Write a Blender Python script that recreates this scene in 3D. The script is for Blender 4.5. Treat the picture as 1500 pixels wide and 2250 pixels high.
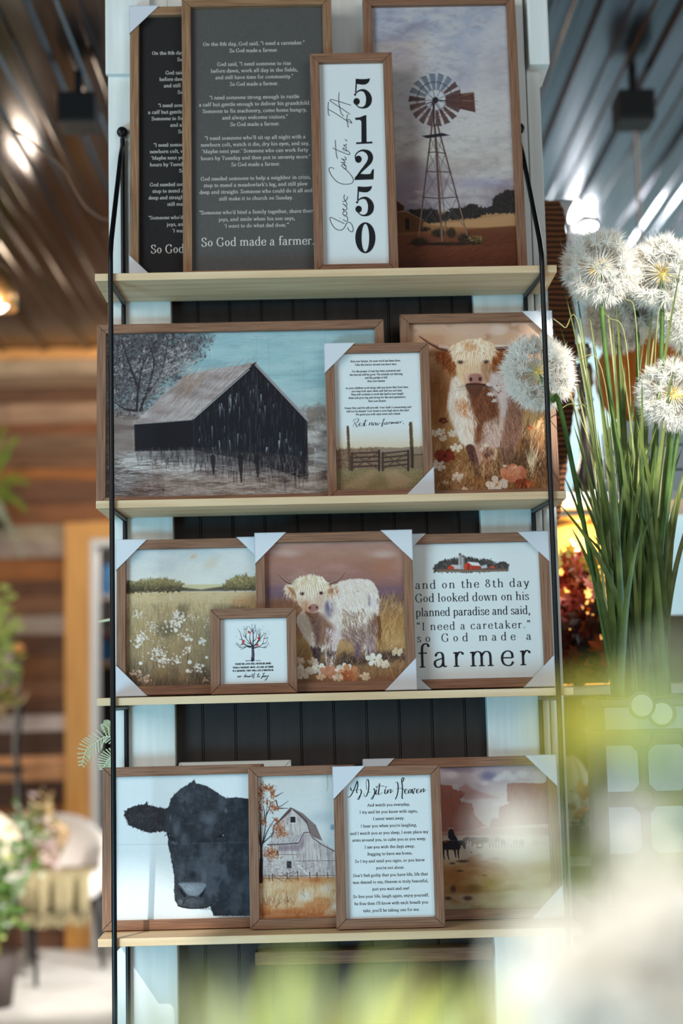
import bpy, bmesh, math, random
import numpy as np
from mathutils import Vector, Matrix

for o in list(bpy.data.objects):
    bpy.data.objects.remove(o, do_unlink=True)
scene = bpy.context.scene
C = scene.collection
PI = math.pi

# ------------------------------------------------------------------ camera
CAM = np.array([-0.022, -2.905, 1.400])
PITCH, YAW, ROLL, FPX = 0.1161, 0.0144, -0.0231, 3400.0
def _rot():
    cy, sy, cp, sp = math.cos(YAW), math.sin(YAW), math.cos(PITCH), math.sin(PITCH)
    fwd = np.array([sy*cp, cy*cp, sp]); right = np.array([cy, -sy, 0.0]); up = np.cross(right, fwd)
    R = math.cos(ROLL)*right + math.sin(ROLL)*up
    U = -math.sin(ROLL)*right + math.cos(ROLL)*up
    return R, U, fwd
RR, UU, FF = _rot()
cam_data = bpy.data.cameras.new('camera')
cam = bpy.data.objects.new('camera', cam_data); C.objects.link(cam)
M = Matrix(((RR[0], UU[0], -FF[0], CAM[0]), (RR[1], UU[1], -FF[1], CAM[1]), (RR[2], UU[2], -FF[2], CAM[2]), (0, 0, 0, 1)))
cam.matrix_world = M
cam_data.sensor_fit = 'VERTICAL'; cam_data.sensor_height = 36.0; cam_data.sensor_width = 24.0
cam_data.lens = FPX/2250*36.0
cam_data.clip_start = 0.02; cam_data.clip_end = 60
cam_data.dof.use_dof = True
cam_data.dof.focus_distance = 2.76
cam_data.dof.aperture_fstop = 2.0
cam_data.dof.aperture_blades = 0
scene.camera = cam

def ray(u, v):
    d = FF + RR*((u-750)/FPX) - UU*((v-1125)/FPX)
    return d
def at(u, v, Y):                      # photo pixel -> point on the vertical plane y = Y
    d = ray(u, v); return CAM + d*((Y-CAM[1])/d[1])
def on_z(u, v, Z):                    # photo pixel -> point at height Z
    d = ray(u, v); return CAM + d*((Z-CAM[2])/d[2])
def on_plane(u, v, p0, n):
    d = ray(u, v); return CAM + d*(np.dot(np.array(p0)-CAM, n)/np.dot(d, n))
def project(P):
    v = np.asarray(P, float)-CAM
    z = v@FF
    return np.array([750+FPX*(v@RR)/z, 1125-FPX*(v@UU)/z])

# ------------------------------------------------------------------ view, world, light
vs = scene.view_settings
scene.display_settings.display_device = 'sRGB'
vs.view_transform = 'Standard'; vs.look = 'None'; vs.gamma = 1.0; vs.use_curve_mapping = False
vs.exposure = 0.0
world = bpy.data.worlds.new('world'); scene.world = world; world.use_nodes = True
wb = world.node_tree.nodes['Background']
wb.inputs[0].default_value = (0.80, 0.90, 1.0, 1); wb.inputs[1].default_value = 0.10

def area(name, loc, target, size, power, col, size_y=None, spread=None):
    l = bpy.data.lights.new(name, 'AREA'); l.energy = power; l.color = col; l.size = size
    if size_y: l.shape = 'RECTANGLE'; l.size_y = size_y
    if spread: l.spread = spread
    o = bpy.data.objects.new(name, l); C.objects.link(o); o.location = loc
    d = Vector(target)-Vector(loc); o.rotation_euler = d.to_track_quat('-Z', 'Y').to_euler()
    return o
area('window_light', (-3.4, -3.6, 3.0), (0, 0, 1.55), 2.6, 105, (1.0, 0.97, 0.93), 2.2)
area('front_window_light', (2.2, -5.6, 2.6), (0, 0, 1.6), 2.6, 66, (0.90, 0.96, 1.0), 2.0)
area('low_skylight', (-2.2, -2.6, 0.45), (-.38, 0, .72), 1.0, 64, (0.28, 0.72, 1.0), .7)
area('back_room_light', (-2.2, 3.6, 3.3), (-1.6, 5.2, 0.6), 1.2, 26, (1.0, 0.88, 0.72), 1.2)
area('side_reflection_fill', (4.5, 2.6, 1.9), (0, 3.4, 2.4), 3.4, 120, (0.74, 0.88, 1.0), 2.4)  # unseen cool fill added so the steel ceiling reflects blue-grey
area('left_reflection_fill', (-4.3, 4.2, 1.9), (0, 4.6, 1.6), 1.4, 24, (1.0, 0.84, 0.66), 1.6)  # unseen warm fill, added for reflections in the ceiling ribs
def spot(name, loc, target, power, deg, col, blend=.15, soft=.03):
    l = bpy.data.lights.new(name, 'SPOT'); l.energy = power; l.spot_size = math.radians(deg); l.spot_blend = blend; l.color = col; l.shadow_soft_size = soft
    o = bpy.data.objects.new(name, l); C.objects.link(o); o.location = loc
    o.rotation_euler = (Vector(target)-Vector(loc)).to_track_quat('-Z', 'Y').to_euler()
spot('sun_patch_light', (-2.6, -4.2, 4.2), (-.36, -.12, .985), 900, 2.5, (1, .95, .86))
spot('sun_on_plants', (-1.8, -4.4, 4.0), (.085, -2.40, 1.30), 1800, 7.6, (1, .98, .95), .5)
for nm, lc, en, cl in (('store_room_fill', (-1.0, 6.75, 2.5), 30, (1, .93, .85)),):  # unseen point fill added so the jugs show
    l = bpy.data.lights.new(nm, 'POINT'); l.energy = en; l.color = cl; l.shadow_soft_size = .08; o = bpy.data.objects.new(nm, l); C.objects.link(o); o.location = lc
spot('sun_on_chair', (1.9, 1.6, 3.3), (-1.35, 4.75, .35), 2600, 17, (1, .96, .9), .6, .1)
spot('flower_fill_spot', (2.7, -4.2, 3.5), (.67, -.08, 2.01), 2300, 6.2, (1, .96, .88), .3)  # added spot with no real source, brightens the fluffy white heads
for k, (x, y, z, e, c) in enumerate(((-1.75, 4.6, 3.25, 16, (1, .78, .55)), (-2.6, 3.4, 3.2, 8, (1, .9, .8)), (-1.2, 3.2, 3.25, 4, (1, .8, .6)), (-.9, 5.6, 3.2, 8, (1, .75, .5)), (1.0, 5.3, 3.25, 22, (.9, .96, 1)), (1.25, 4.2, 3.3, 16, (.95, .97, 1)), (2.6, 4.2, 3.25, 24, (1, .9, .82)), (1.9, 2.4, 3.3, 18, (1, .92, .85)), (2.2, 5.4, 3.2, 18, (1, .85, .7)))):
    l = bpy.data.lights.new('ceiling_streak_fill', 'POINT'); l.energy = e; l.color = c; l.shadow_soft_size = .06  # unseen point lights added to make streaks on the ribbed steel
    o = bpy.data.objects.new('ceiling_streak_fill', l); C.objects.link(o); o.location = (x, y, z)

# ------------------------------------------------------------------ helpers
def tag(o, label=None, cat=None, group=None, kind=None):
    if label: o['label'] = label
    if cat: o['category'] = cat
    if group: o['group'] = group
    if kind: o['kind'] = kind
    return o
def thing(name, label, cat, loc=(0, 0, 0), rot=(0, 0, 0), group=None):
    o = bpy.data.objects.new(name, None); C.objects.link(o)
    o.location = loc; o.rotation_euler = rot; o.empty_display_size = 0.05
    return tag(o, label, cat, group)
class MB:
    """collects verts / faces / uvs into one mesh"""
    def __init__(s): s.v = []; s.f = []; s.uv = []; s.sm = []
    def face_pts(s, pts, uvs=None, smooth=False):
        i = len(s.v); s.v += [tuple(p) for p in pts]; s.f.append(tuple(range(i, i+len(pts))))
        s.uv.append(uvs or [(0, 0)]*len(pts)); s.sm.append(smooth)
    def grid(s, P, closed_u=False, smooth=True):        # P: rows of points
        n, m = len(P), len(P[0]); b = len(s.v)
        for r in P: s.v += [tuple(p) for p in r]
        for i in range(n-1):
            for j in range(m if closed_u else m-1):
                j2 = (j+1) % m
                s.f.append((b+i*m+j, b+i*m+j2, b+(i+1)*m+j2, b+(i+1)*m+j))
                s.uv.append([(j, i), (j+1, i), (j+1, i+1), (j, i+1)]); s.sm.append(smooth)
    def box(s, x0, x1, y0, y1, z0, z1, M=None):
        p = [(x0, y0, z0), (x1, y0, z0), (x1, y1, z0), (x0, y1, z0), (x0, y0, z1), (x1, y0, z1), (x1, y1, z1), (x0, y1, z1)]
        if M is not None: p = [tuple(M @ Vector(q)) for q in p]
        b = len(s.v); s.v += p
        dx, dy, dz = x1-x0, y1-y0, z1-z0
        long_ = max(dx, dy, dz)
        for q in [(0, 3, 2, 1), (4, 5, 6, 7), (0, 1, 5, 4), (1, 2, 6, 5), (2, 3, 7, 6), (3, 0, 4, 7)]:
            s.f.append(tuple(b+k for k in q)); s.sm.append(False)
            uv = []
            for k in q:
                P = [(x0, x1)[k in (1, 2, 5, 6)], (y0, y1)[k in (2, 3, 6, 7)], (z0, z1)[k > 3]]
                if long_ == dx: uv.append((P[0], P[1]*0.7+P[2]))
                elif long_ == dz: uv.append((P[2], P[0]+P[1]*0.7))
                else: uv.append((P[1], P[0]+P[2]*0.7))
            s.uv.append(uv)
    def tube(s, pts, r, n=8, caps=True):
        pts = [Vector(p) for p in pts]; rows = []
        rr = r if hasattr(r, '__len__') else [r]*len(pts)
        up = None
        for i, p in enumerate(pts):
            t = (pts[min(i+1, len(pts)-1)]-pts[max(i-1, 0)]).normalized()
            if up is None:
                up = Vector((0, 0, 1)) if abs(t.z) < 0.9 else Vector((1, 0, 0))
            a = t.cross(up); 
            if a.length < 1e-6: a = t.orthogonal()
            a.normalize(); b = a.cross(t).normalized(); up = b
            rows.append([p+(a*math.cos(2*PI*k/n)+b*math.sin(2*PI*k/n))*rr[i] for k in range(n)])
        s.grid(rows, True)
        if caps:
            s.face_pts(list(reversed(rows[0]))); s.face_pts(rows[-1])
    def lathe(s, prof, cx=0, cy=0, cz=0, n=24):
        s.grid([[(cx+r*math.cos(2*PI*k/n), cy+r*math.sin(2*PI*k/n), cz+z) for k in range(n)] for r, z in prof], True)
    def prism(s, poly, y0, y1):      # polygon in x,z extruded along y
        s.face_pts([(x, y0, z) for x, z in poly]); s.face_pts([(x, y1, z) for x, z in reversed(poly)])
        n = len(poly)
        for i in range(n):
            a, b = poly[i], poly[(i+1) % n]
            s.face_pts([(a[0], y0, a[1]), (a[0], y1, a[1]), (b[0], y1, b[1]), (b[0], y0, b[1])], [(a[1], 0), (a[1], .05), (b[1], .05), (b[1], 0)])
    def sphere(s, c, r, n=16, m=10, sc=(1, 1, 1)):
        rows = []
        for i in range(m+1):
            t = -PI/2+PI*i/m
            rows.append([(c[0]+r*sc[0]*math.cos(t)*math.cos(2*PI*k/n), c[1]+r*sc[1]*math.cos(t)*math.sin(2*PI*k/n), c[2]+r*sc[2]*math.sin(t)) for k in range(n)])
        s.grid(rows, True)
    def build(s, name, mat, parent=None, bevel=0, seg=2, loc=None):
        me = bpy.data.meshes.new(name)
        me.from_pydata([tuple(map(float, p)) for p in s.v], [], s.f)
        if s.uv:
            uvl = me.uv_layers.new(name='UVMap')
            flat = [c for f in s.uv for q in f for c in q]
            uvl.data.foreach_set('uv', np.array(flat, dtype=np.float32))
        me.polygons.foreach_set('use_smooth', np.array(s.sm, dtype=bool))
        me.materials.append(mat)
        o = bpy.data.objects.new(name, me); C.objects.link(o)
        if parent is not None: o.parent = parent
        if loc is not None: o.location = loc
        if bevel:
            bm = bmesh.new(); bm.from_mesh(me); bmesh.ops.remove_doubles(bm, verts=bm.verts, dist=1e-6); bm.to_mesh(me); bm.free()
            md = o.modifiers.new('bevel', 'BEVEL'); md.width = bevel; md.segments = seg; md.limit_method = 'ANGLE'; md.angle_limit = 0.6
        return o

# ------------------------------------------------------------------ materials
def srgb(*c):
    c = np.array(c, float)/255.0
    l = np.where(c <= 0.04045, c/12.92, ((c+0.055)/1.055)**2.4)
    return (float(l[0]), float(l[1]), float(l[2]), 1.0)
def mat(name, col, rough=0.6, metal=0.0, spec=0.5, trans=0.0, emit=None, estr=0.0, sss=0.0, coat=0.0, alpha=None):
    m = bpy.data.materials.new(name); m.use_nodes = True
    b = m.node_tree.nodes['Principled BSDF']
    b.inputs['Base Color'].default_value = col; b.inputs['Roughness'].default_value = rough
    b.inputs['Metallic'].default_value = metal; b.inputs['Specular IOR Level'].default_value = spec
    b.inputs['Transmission Weight'].default_value = trans; b.inputs['Coat Weight'].default_value = coat
    if emit: b.inputs['Emission Color'].default_value = emit; b.inputs['Emission Strength'].default_value = estr
    return m
def nodes(m): return m.node_tree.nodes, m.node_tree.links, m.node_tree.nodes['Principled BSDF']
def ramp(n, stops):
    r = n.new('ShaderNodeValToRGB'); e = r.color_ramp.elements
    while len(e) < len(stops): e.new(0.5)
    for q, (p, c) in zip(e, stops): q.position = p; q.color = c
    return r
def noise_mat(name, stops, scale=(10, 10, 10), nscale=1.0, detail=4, rough=0.6, coord='Object', bump=0.0, metal=0.0, spec=0.4, dist=0.0, rand=0.0, transl=0.0):
    m = mat(name, stops[0][1], rough, metal, spec); n, L, b = nodes(m)
    tc = n.new('ShaderNodeTexCoord'); mp = n.new('ShaderNodeMapping'); mp.inputs['Scale'].default_value = scale
    L.new(tc.outputs[coord], mp.inputs[0])
    if rand:
        oi = n.new('ShaderNodeObjectInfo'); cb = n.new('ShaderNodeCombineXYZ'); mu = n.new('ShaderNodeMath'); mu.operation = 'MULTIPLY'; mu.inputs[1].default_value = rand
        L.new(oi.outputs['Random'], mu.inputs[0]); L.new(mu.outputs[0], cb.inputs[0]); L.new(mu.outputs[0], cb.inputs[1]); L.new(cb.outputs[0], mp.inputs['Location'])
    nz = n.new('ShaderNodeTexNoise'); nz.inputs['Scale'].default_value = nscale; nz.inputs['Detail'].default_value = detail; nz.inputs['Distortion'].default_value = dist
    L.new(mp.outputs[0], nz.inputs['Vector'])
    r = ramp(n, stops); L.new(nz.outputs['Fac'], r.inputs[0]); L.new(r.outputs[0], b.inputs['Base Color'])
    if bump:
        bp = n.new('ShaderNodeBump'); bp.inputs['Strength'].default_value = bump; bp.inputs['Distance'].default_value = 0.002
        L.new(nz.outputs['Fac'], bp.inputs['Height']); L.new(bp.outputs[0], b.inputs['Normal'])
    if transl:
        tr = n.new('ShaderNodeBsdfTranslucent'); mx = n.new('ShaderNodeMixShader'); mx.inputs[0].default_value = transl
        L.new(r.outputs[0], tr.inputs[0]); L.new(b.outputs[0], mx.inputs[1]); L.new(tr.outputs[0], mx.inputs[2])
        L.new(mx.outputs[0], n['Material Output'].inputs[0])
    return m
def wood_mat(name, dark, mid, light, along=12.0, across=420.0, rough=0.55, rand=7.0, bump=0.25):
    return noise_mat(name, [(0.28, dark), (0.5, mid), (0.74, light)], (along, across, 1), 1.0, 5, rough, 'UV', bump, dist=0.6, rand=rand)
MAT = {}
MAT['walnut'] = wood_mat('walnut_frame', srgb(104, 70, 51), srgb(138, 98, 73), srgb(160, 118, 91))
MAT['oak'] = wood_mat('honey_frame', srgb(112, 80, 56), srgb(148, 110, 78), srgb(172, 134, 100))
MAT['pine'] = wood_mat('pine_shelf', srgb(205, 170, 128), srgb(224, 192, 150), srgb(236, 210, 172), 3, 60, 0.55, 3, 0.1)
MAT['white'] = noise_mat('white_paint', [(0.3, srgb(222, 224, 218)), (0.7, srgb(236, 238, 232))], (4, 60, 1), 1, 4, 0.5, 'UV', 0.25, rand=5)
MAT['bead'] = noise_mat('dark_beadboard', [(0.3, srgb(41, 33, 29)), (0.7, srgb(55, 45, 40))], (6, 40, 1), 1, 4, 0.55, 'UV', 0.15)
MAT['iron'] = mat('black_rod', srgb(26, 27, 29), 0.32, 0.6, 0.5)
MAT['foam'] = mat('white_foam_corner', srgb(224, 227, 232), 0.6, 0, 0.3)
n, L, b = nodes(MAT['foam']); b.inputs['Subsurface Weight'].default_value = 0.0
tr = n.new('ShaderNodeBsdfTransparent'); mx = n.new('ShaderNodeMixShader'); mx.inputs[0].default_value = 0.10
L.new(b.outputs[0], mx.inputs[1]); L.new(tr.outputs[0], mx.inputs[2]); L.new(mx.outputs[0], n['Material Output'].inputs[0])
def canvas_mat(name, col=None, attr=None, rough=0.55, spec=0.22, bump=0.12, mottle=0.06):
    m = mat(name, col or (0.8, 0.8, 0.8, 1), rough, 0, spec); n, L, b = nodes(m)
    tc = n.new('ShaderNodeTexCoord'); mp = n.new('ShaderNodeMapping'); L.new(tc.outputs['Object'], mp.inputs[0])
    mp.inputs['Scale'].default_value = (1, 1, 1)
    w1 = n.new('ShaderNodeTexNoise'); w1.inputs['Scale'].default_value = 1.0; w1.inputs['Detail'].default_value = 2
    m1 = n.new('ShaderNodeMapping'); m1.inputs['Scale'].default_value = (900, 1, 60); L.new(tc.outputs['Object'], m1.inputs[0]); L.new(m1.outputs[0], w1.inputs['Vector'])
    w2 = n.new('ShaderNodeTexNoise'); w2.inputs['Scale'].default_value = 1.0; w2.inputs['Detail'].default_value = 2
    m2 = n.new('ShaderNodeMapping'); m2.inputs['Scale'].default_value = (60, 1, 900); L.new(tc.outputs['Object'], m2.inputs[0]); L.new(m2.outputs[0], w2.inputs['Vector'])
    ad = n.new('ShaderNodeMath'); ad.operation = 'ADD'; L.new(w1.outputs['Fac'], ad.inputs[0]); L.new(w2.outputs['Fac'], ad.inputs[1])
    bp = n.new('ShaderNodeBump'); bp.inputs['Strength'].default_value = bump; bp.inputs['Distance'].default_value = 0.001
    L.new(ad.outputs[0], bp.inputs['Height']); L.new(bp.outputs[0], b.inputs['Normal'])
    mr = n.new('ShaderNodeMapRange'); mr.inputs['From Min'].default_value = 0.6; mr.inputs['From Max'].default_value = 1.4
    mr.inputs['To Min'].default_value = 1-mottle; mr.inputs['To Max'].default_value = 1+mottle; L.new(ad.outputs[0], mr.inputs['Value'])
    vm = n.new('ShaderNodeVectorMath'); vm.operation = 'SCALE'; L.new(mr.outputs[0], vm.inputs['Scale'])
    if attr:
        at_ = n.new('ShaderNodeAttribute'); at_.attribute_name = attr; L.new(at_.outputs['Color'], vm.inputs[0])
    else:
        vm.inputs[0].default_value = (col or (0.8, 0.8, 0.8, 1))[:3]
    L.new(vm.outputs[0], b.inputs['Base Color'])
    return m
MAT['paper'] = canvas_mat('white_canvas', srgb(226, 231, 229), mottle=0.03)
MAT['paper_sheen'] = canvas_mat('sheen_grey_canvas', srgb(84, 82, 79), rough=0.42, spec=0.5, mottle=0.22)  # black print; its reflected sheen is painted in as grey
MAT['paper_black'] = canvas_mat('black_canvas', srgb(38, 36, 36), rough=0.6, spec=0.2, mottle=0.2)
MAT['art'] = canvas_mat('painted_canvas', attr='paint', mottle=0.05, spec=0.12)
MAT['ink'] = mat('black_ink', srgb(24, 25, 28), 0.55, 0, 0.3)
MAT['ink_white'] = mat('white_ink', srgb(226, 220, 208), 0.6, 0, 0.3)
MAT['backing'] = mat('backing_board', srgb(150, 126, 98), 0.8)
# ------------------------------------------------------------------ the column the shelves hang on
def struct(name, mb, m, bevel=0.0, parent=None):
    o = mb.build(name, m, parent, bevel)
    if parent is None: o['kind'] = 'structure'
    return o
X0 = at(385, 1600, 0)[0]; X1 = at(1056, 1150, 0)[0]          # inner edges of the white stiles
XL = at(239, 480, 0)[0]; XG = at(1156, 220, 0)[0]; XR = at(1187, 300, 0.03)[0]
XH = at(231.5, 100, -0.012)[0]; ZH = at(240, 163, -0.012)[2]
mb = MB(); mb.box(XL, X0, 0, 0.10, 0, 3.0); struct('trim_1', mb, MAT['white'], 0.002)
mb = MB(); mb.box(X1, XG, 0, 0.10, 0, 3.0); struct('trim_2', mb, MAT['white'], 0.002)
mb = MB(); mb.box(XH, at(330, 100, -.012)[0], -0.014, 0.0, ZH, 3.0); struct('trim_3', mb, MAT['white'], 0.002)
mb = MB(); mb.box(XG+0.004, XR, 0.012, 0.10, 0, 3.0); struct('trim_4', mb, MAT['white'], 0.002)
zb = at(1180, 150, 0.0)[2]; xh2 = at(1203, 100, 0.0)[0]
mb = MB(); mb.box(XG+0.006, xh2, -0.02, 0.10, zb, 3.0); struct('trim_5', mb, MAT['white'], 0.003)
mb = MB(); mb.box(X0, X1, 0.0, 0.10, 2.20, 3.0); struct('trim_6', mb, MAT['white'], 0.002)
# dark tongue-and-groove panel
mb = MB(); x = X0-0.01; k = 0
while x < X1+0.01:
    w = min(0.0615, X1+0.01-x)
    mb.box(x, x+w-0.0045, 0.028, 0.05, 0, 2.2); mb.box(x+w-0.0045, x+w-0.0010, 0.030, 0.05, 0, 2.2); x += w
mb.box(X0-0.01, X1+0.01, 0.035, 0.06, 0, 2.2)
struct('wall_back', mb, MAT['bead'], 0.0008)
zr = at(900, 2098, 0.0)[2]
mb = MB(); mb.box(at(560, 2100, 0)[0], X1-0.005, -0.004, 0.028, zr-0.012, zr+0.012)
struct('trim_7', mb, wood_mat('brown_rail', srgb(96, 62, 44), srgb(120, 82, 60), srgb(140, 100, 76)), 0.002)

# ------------------------------------------------------------------ wire ladder shelf
D = 0.161; SH = [2.1652, 1.7496, 1.4000, 0.9867]; TH = 0.0139
R_ = 0.0046
unit = thing('wall_shelf', 'tall pine shelf with black wire rods hung on white boards', 'shelf', (0, 0, 0))
for z in SH:
    mb = MB(); mb.box(-0.42, 0.42, -D, -0.004, z-TH, z)
    mb.build('shelf_board', MAT['pine'], unit, 0.0012)
def rodset(sx, back_px, front_px, hook):
    yb, yf = -0.008, -D-R_-0.0005
    xb = at(*back_px, yb)[0]; xf = at(*front_px, yf)[0]
    hz = at(*hook, yb)[2]
    zbend = at(front_px[0], 545, yf)[2]
    mb = MB(); mb.tube([(xb, yb, 0.3), (xb, yb, hz-0.012)], R_); 
    mb.build('back_rod', MAT['iron'], unit)
    pts = [(xb, yb-R_*2, hz-0.034), (xb-0.001*sx, yb-0.014, hz-0.036)]
    a = Vector((xb, yb-0.014, hz-0.036)); b_ = Vector((xf, yf, zbend))
    pts += [a.lerp(b_, t) for t in (0.1, 0.5, 0.93)] + [Vector((xf, yf, zbend-0.012)), Vector((xf, yf, zbend-0.03)), Vector((xf, yf, 0.3))]
    mb = MB(); mb.tube(pts, R_, 10); mb.build('front_rod', MAT['iron'], unit)
    for z in SH:
        mb = MB(); mb.tube([(xf, yf+0.004, z-TH-R_), (xf*0.999+xb*.001, yf+0.012, z-TH-R_), (xb, yb-0.006, z-TH-R_), (xb, yb, z-TH-R_)], R_, 10)
        mb.build('shelf_bracket', MAT['iron'], unit)
    # screw head and hook eye on the white board
    mb = MB(); mb.lathe([(0, -.004), (.006, -.004), (.009, -.002), (.0095, 0)], 0, 0, 0, 20)
    mb.box(-.0035, .0035, -.0007, .0007, -.0046, -.0035); mb.box(-.0007, .0007, -.0035, .0035, -.0046, -.0035)
    s = mb.build('screw', MAT['iron'], unit); s.rotation_euler = (-PI/2, 0, 0); s.rotation_euler = (PI/2*-1, 0, 0); s.location = (xb, yb-0.006, hz)
    s.scale = (1, 1, 1)
    mb = MB(); mb.tube([(xb+0.0085*math.cos(t), yb-.001, hz+0.0085*math.sin(t)) for t in np.linspace(0, 2*PI, 17)], 0.0025, 6, False)
    mb.build('hook_eye', MAT['iron'], unit)
rodset(-1, (273, 900), (246, 1150), (269, 291))
rodset(1, (1163, 900), (1206.5, 1000), (1150, 283))

# ------------------------------------------------------------------ framed prints
FT = 0.022; RW = 0.0172; REC = 0.011; LEAN = {0: 0.066, 1: 0.07, 2: 0.07, 3: 0.07}
class Frame: pass
FR = {}
def wrap_corner(w, h, cx, cz, Lg=0.058):
    """folded white foam corner: front, back triangles and two edge strips"""
    sx = 1 if cx else -1; sz = 1 if cz else -1
    X = w/2*sx; Z = h if cz else 0.0; g = 0.0012; e = 0.0011
    P = lambda a, b: (X+sx*g-sx*a, Z+sz*g-sz*b)
    mb = MB(); tri = [P(0, 0), P(Lg, 0), P(0, Lg)]
    if sx*sz < 0: pass
    mb.prism(tri, -g-e, -g); mb.prism(tri, FT+g-e, FT+g)
    xa, xb = sorted((X+sx*g, X+sx*(g-e))); za, zb_ = sorted((Z+sz*g, Z+sz*g-sz*Lg))
    mb.box(xa, xb, -g-e, FT+g, za, zb_)
    xa, xb = sorted((X+sx*g, X+sx*g-sx*Lg)); za, zb_ = sorted((Z+sz*g, Z+sz*(g-e)))
    mb.box(xa, xb, -g-e, FT+g, za, zb_)
    return mb
def frame(key, shelf, layer, TL, TR, BR, BL, name, label, cat, corners='', wood='walnut', h=None, w=None, rw=RW, lean=None, group=None, depth=None):
    a = LEAN[shelf] if lean is None else lean
    z0 = SH[shelf]+FT*math.sin(a)+(0.0015 if 'b' in corners else 0.0004)
    yb = -{0: .0735, 1: .0590, 2: .0590, 3: .0590}[shelf] - layer*0.0270
    if depth is not None: yb = depth
    pl, pr = at(*BL, yb), at(*BR, yb)
    x0, x1 = pl[0], pr[0]
    nrm = np.array([0, -math.cos(a), math.sin(a)])
    p0 = (0, yb, z0)
    tm = on_plane((TL[0]+TR[0])/2, (TL[1]+TR[1])/2, p0, nrm)
    H = (tm[2]-z0)/math.cos(a) if h is None else h
    # centre and width averaged over top and bottom edges
    tl, tr = on_plane(*TL, p0, nrm), on_plane(*TR, p0, nrm)
    xc = (x0+x1+tl[0]+tr[0])/4; W = ((x1-x0)+(tr[0]-tl[0]))/2 if w is None else w
    f = Frame(); f.w, f.h = W, H
    f.o = thing(name, label, cat, (xc, yb, z0), (-a, 0, 0), group)
    f.M = Matrix.Translation((xc, yb, z0)) @ Matrix.Rotation(-a, 4, 'X')
    f.Mi = f.M.inverted()
    f.nrm = nrm
    mb = MB()
    hw = W/2; g = 0.0002
    seed = random.random()*9
    for (A, B, ia, ib, ax) in (((-hw, 0), (hw, 0), (hw-rw, rw), (-hw+rw, rw), 0), ((hw, H), (-hw, H), (-hw+rw, H-rw), (hw-rw, H-rw), 0),
                       ((-hw, H), (-hw, 0), (-hw+rw, rw), (-hw+rw, H-rw), 1), ((hw, 0), (hw, H), (hw-rw, H-rw), (hw-rw, rw), 1)):
        q = [A, B, ia, ib]
        cx_ = sum(p[0] for p in q)/4; cz_ = sum(p[1] for p in q)/4
        q = [(p[0]+(cx_-p[0])*0, p[1]) for p in q]
        # mitre gap: pull the ends in along the rail
        d = np.array(B)-np.array(A); d = d/np.linalg.norm(d)*0.00035
        q = [(A[0]+d[0], A[1]+d[1]), (B[0]-d[0], B[1]-d[1]), (ia[0]-d[0], ia[1]-d[1]), (ib[0]+d[0], ib[1]+d[1])]
        uvf = (lambda p: (p[0]+seed, p[1]+seed)) if ax == 0 else (lambda p: (p[1]+seed*1.7, p[0]+seed))
        F = [(p[0], 0.0, p[1]) for p in q]; K = [(p[0], FT, p[1]) for p in q]
        seed += 1.37
        bi = len(mb.v); mb.v += F+K
        for fc in ((0, 1, 2, 3), (7, 6, 5, 4), (0, 4, 5, 1), (1, 5, 6, 2), (2, 6, 7, 3), (3, 7, 4, 0)):
            mb.f.append(tuple(bi+k for k in fc)); mb.sm.append(False)
            uv = []
            for k in fc:
                p = q[k % 4]; u, v = uvf(p); uv.append((u, v+(0.02 if k > 3 else 0)))
            mb.uv.append(uv)
    f.frame = mb.build('frame', MAT[wood], f.o, 0.0009, 2)
    iw, ih = W-2*rw, H-2*rw
    f.iw, f.ih, f.rw = iw+0.004, ih+0.004, rw
    mb = MB(); mb.box(-hw+rw*.5, hw-rw*.5, REC+0.003, FT-0.003, rw*.5, H-rw*.5); mb.build('backing', MAT['backing'], f.o)
    for c in corners.split():
        wrap_corner(W, H, c[1] == 'r', c[0] == 't').build('corner_protector', MAT['foam'], f.o)['label'] = 'white foam corner protector'
    FR[key] = f
    return f
def loc2(f, u, v):                    # photo pixel -> frame coordinates (x, z) on its print
    p0 = f.M @ Vector((0, REC, 0)); P = on_plane(u, v, np.array(p0), f.nrm)
    q = f.Mi @ Vector(P); return q.x, q.z
def print_plain(f, m):
    mb = MB(); x, z0, z1 = f.iw/2, f.rw-0.002, f.rw-0.002+f.ih
    mb.box(-x, x, REC, REC+0.003, z0, z1)
    f.pr = mb.build('print', m, f.o); return f.pr
frame('black', 0, 0, (283, 17), (616, 8), (620, 618), (287, 626), 'framed_sign', 'black sign of white farmer verses, its right half hidden behind the sheened black sign', 'sign', 'tl bl', 'oak')
frame('sheened', 0, 1, (397, -3), (731, -10), (738, 612), (404, 620), 'framed_sign', 'charcoal black sign with sheen painted grey, of white verses ending So God made a farmer', 'sign', '', 'oak')
frame('zip', 0, 2, (681, 119), (863, 113), (873, 589), (690, 593), 'framed_sign', 'narrow white sign with big stacked digits 51250 on top shelf', 'sign', '', 'walnut')
frame('windmill', 0, 0, (797, -3), (1132, -15), (1158, 606), (812, 614), 'framed_print', 'tall framed painting of a farm windmill under cloudy sky', 'picture', '', 'walnut')
frame('barn', 1, 0, (210, 712), (843.5, 702.5), (853, 1090), (214, 1106), 'framed_print', 'wide framed painting of a black barn with tree and teal sky', 'picture', '')
frame('rest', 1, 1, (710.5, 758), (938.5, 750), (956.5, 1085), (722.5, 1091), 'framed_print', 'small white framed poem Rest now farmer above a field gate', 'picture', 'tl br')
frame('cowface', 1, 0, (878.5, 694), (1214, 681), (1227, 1084), (890, 1092), 'framed_print', 'framed painting of a shaggy horned cow facing forward with flowers in its mouth', 'picture', 'tr')
frame('meadow', 2, 0, (254, 1188), (586, 1180), (592, 1523), (257, 1530), 'framed_print', 'square framed painting of a pale meadow of white wildflowers', 'picture', 'tl tr bl')
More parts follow.
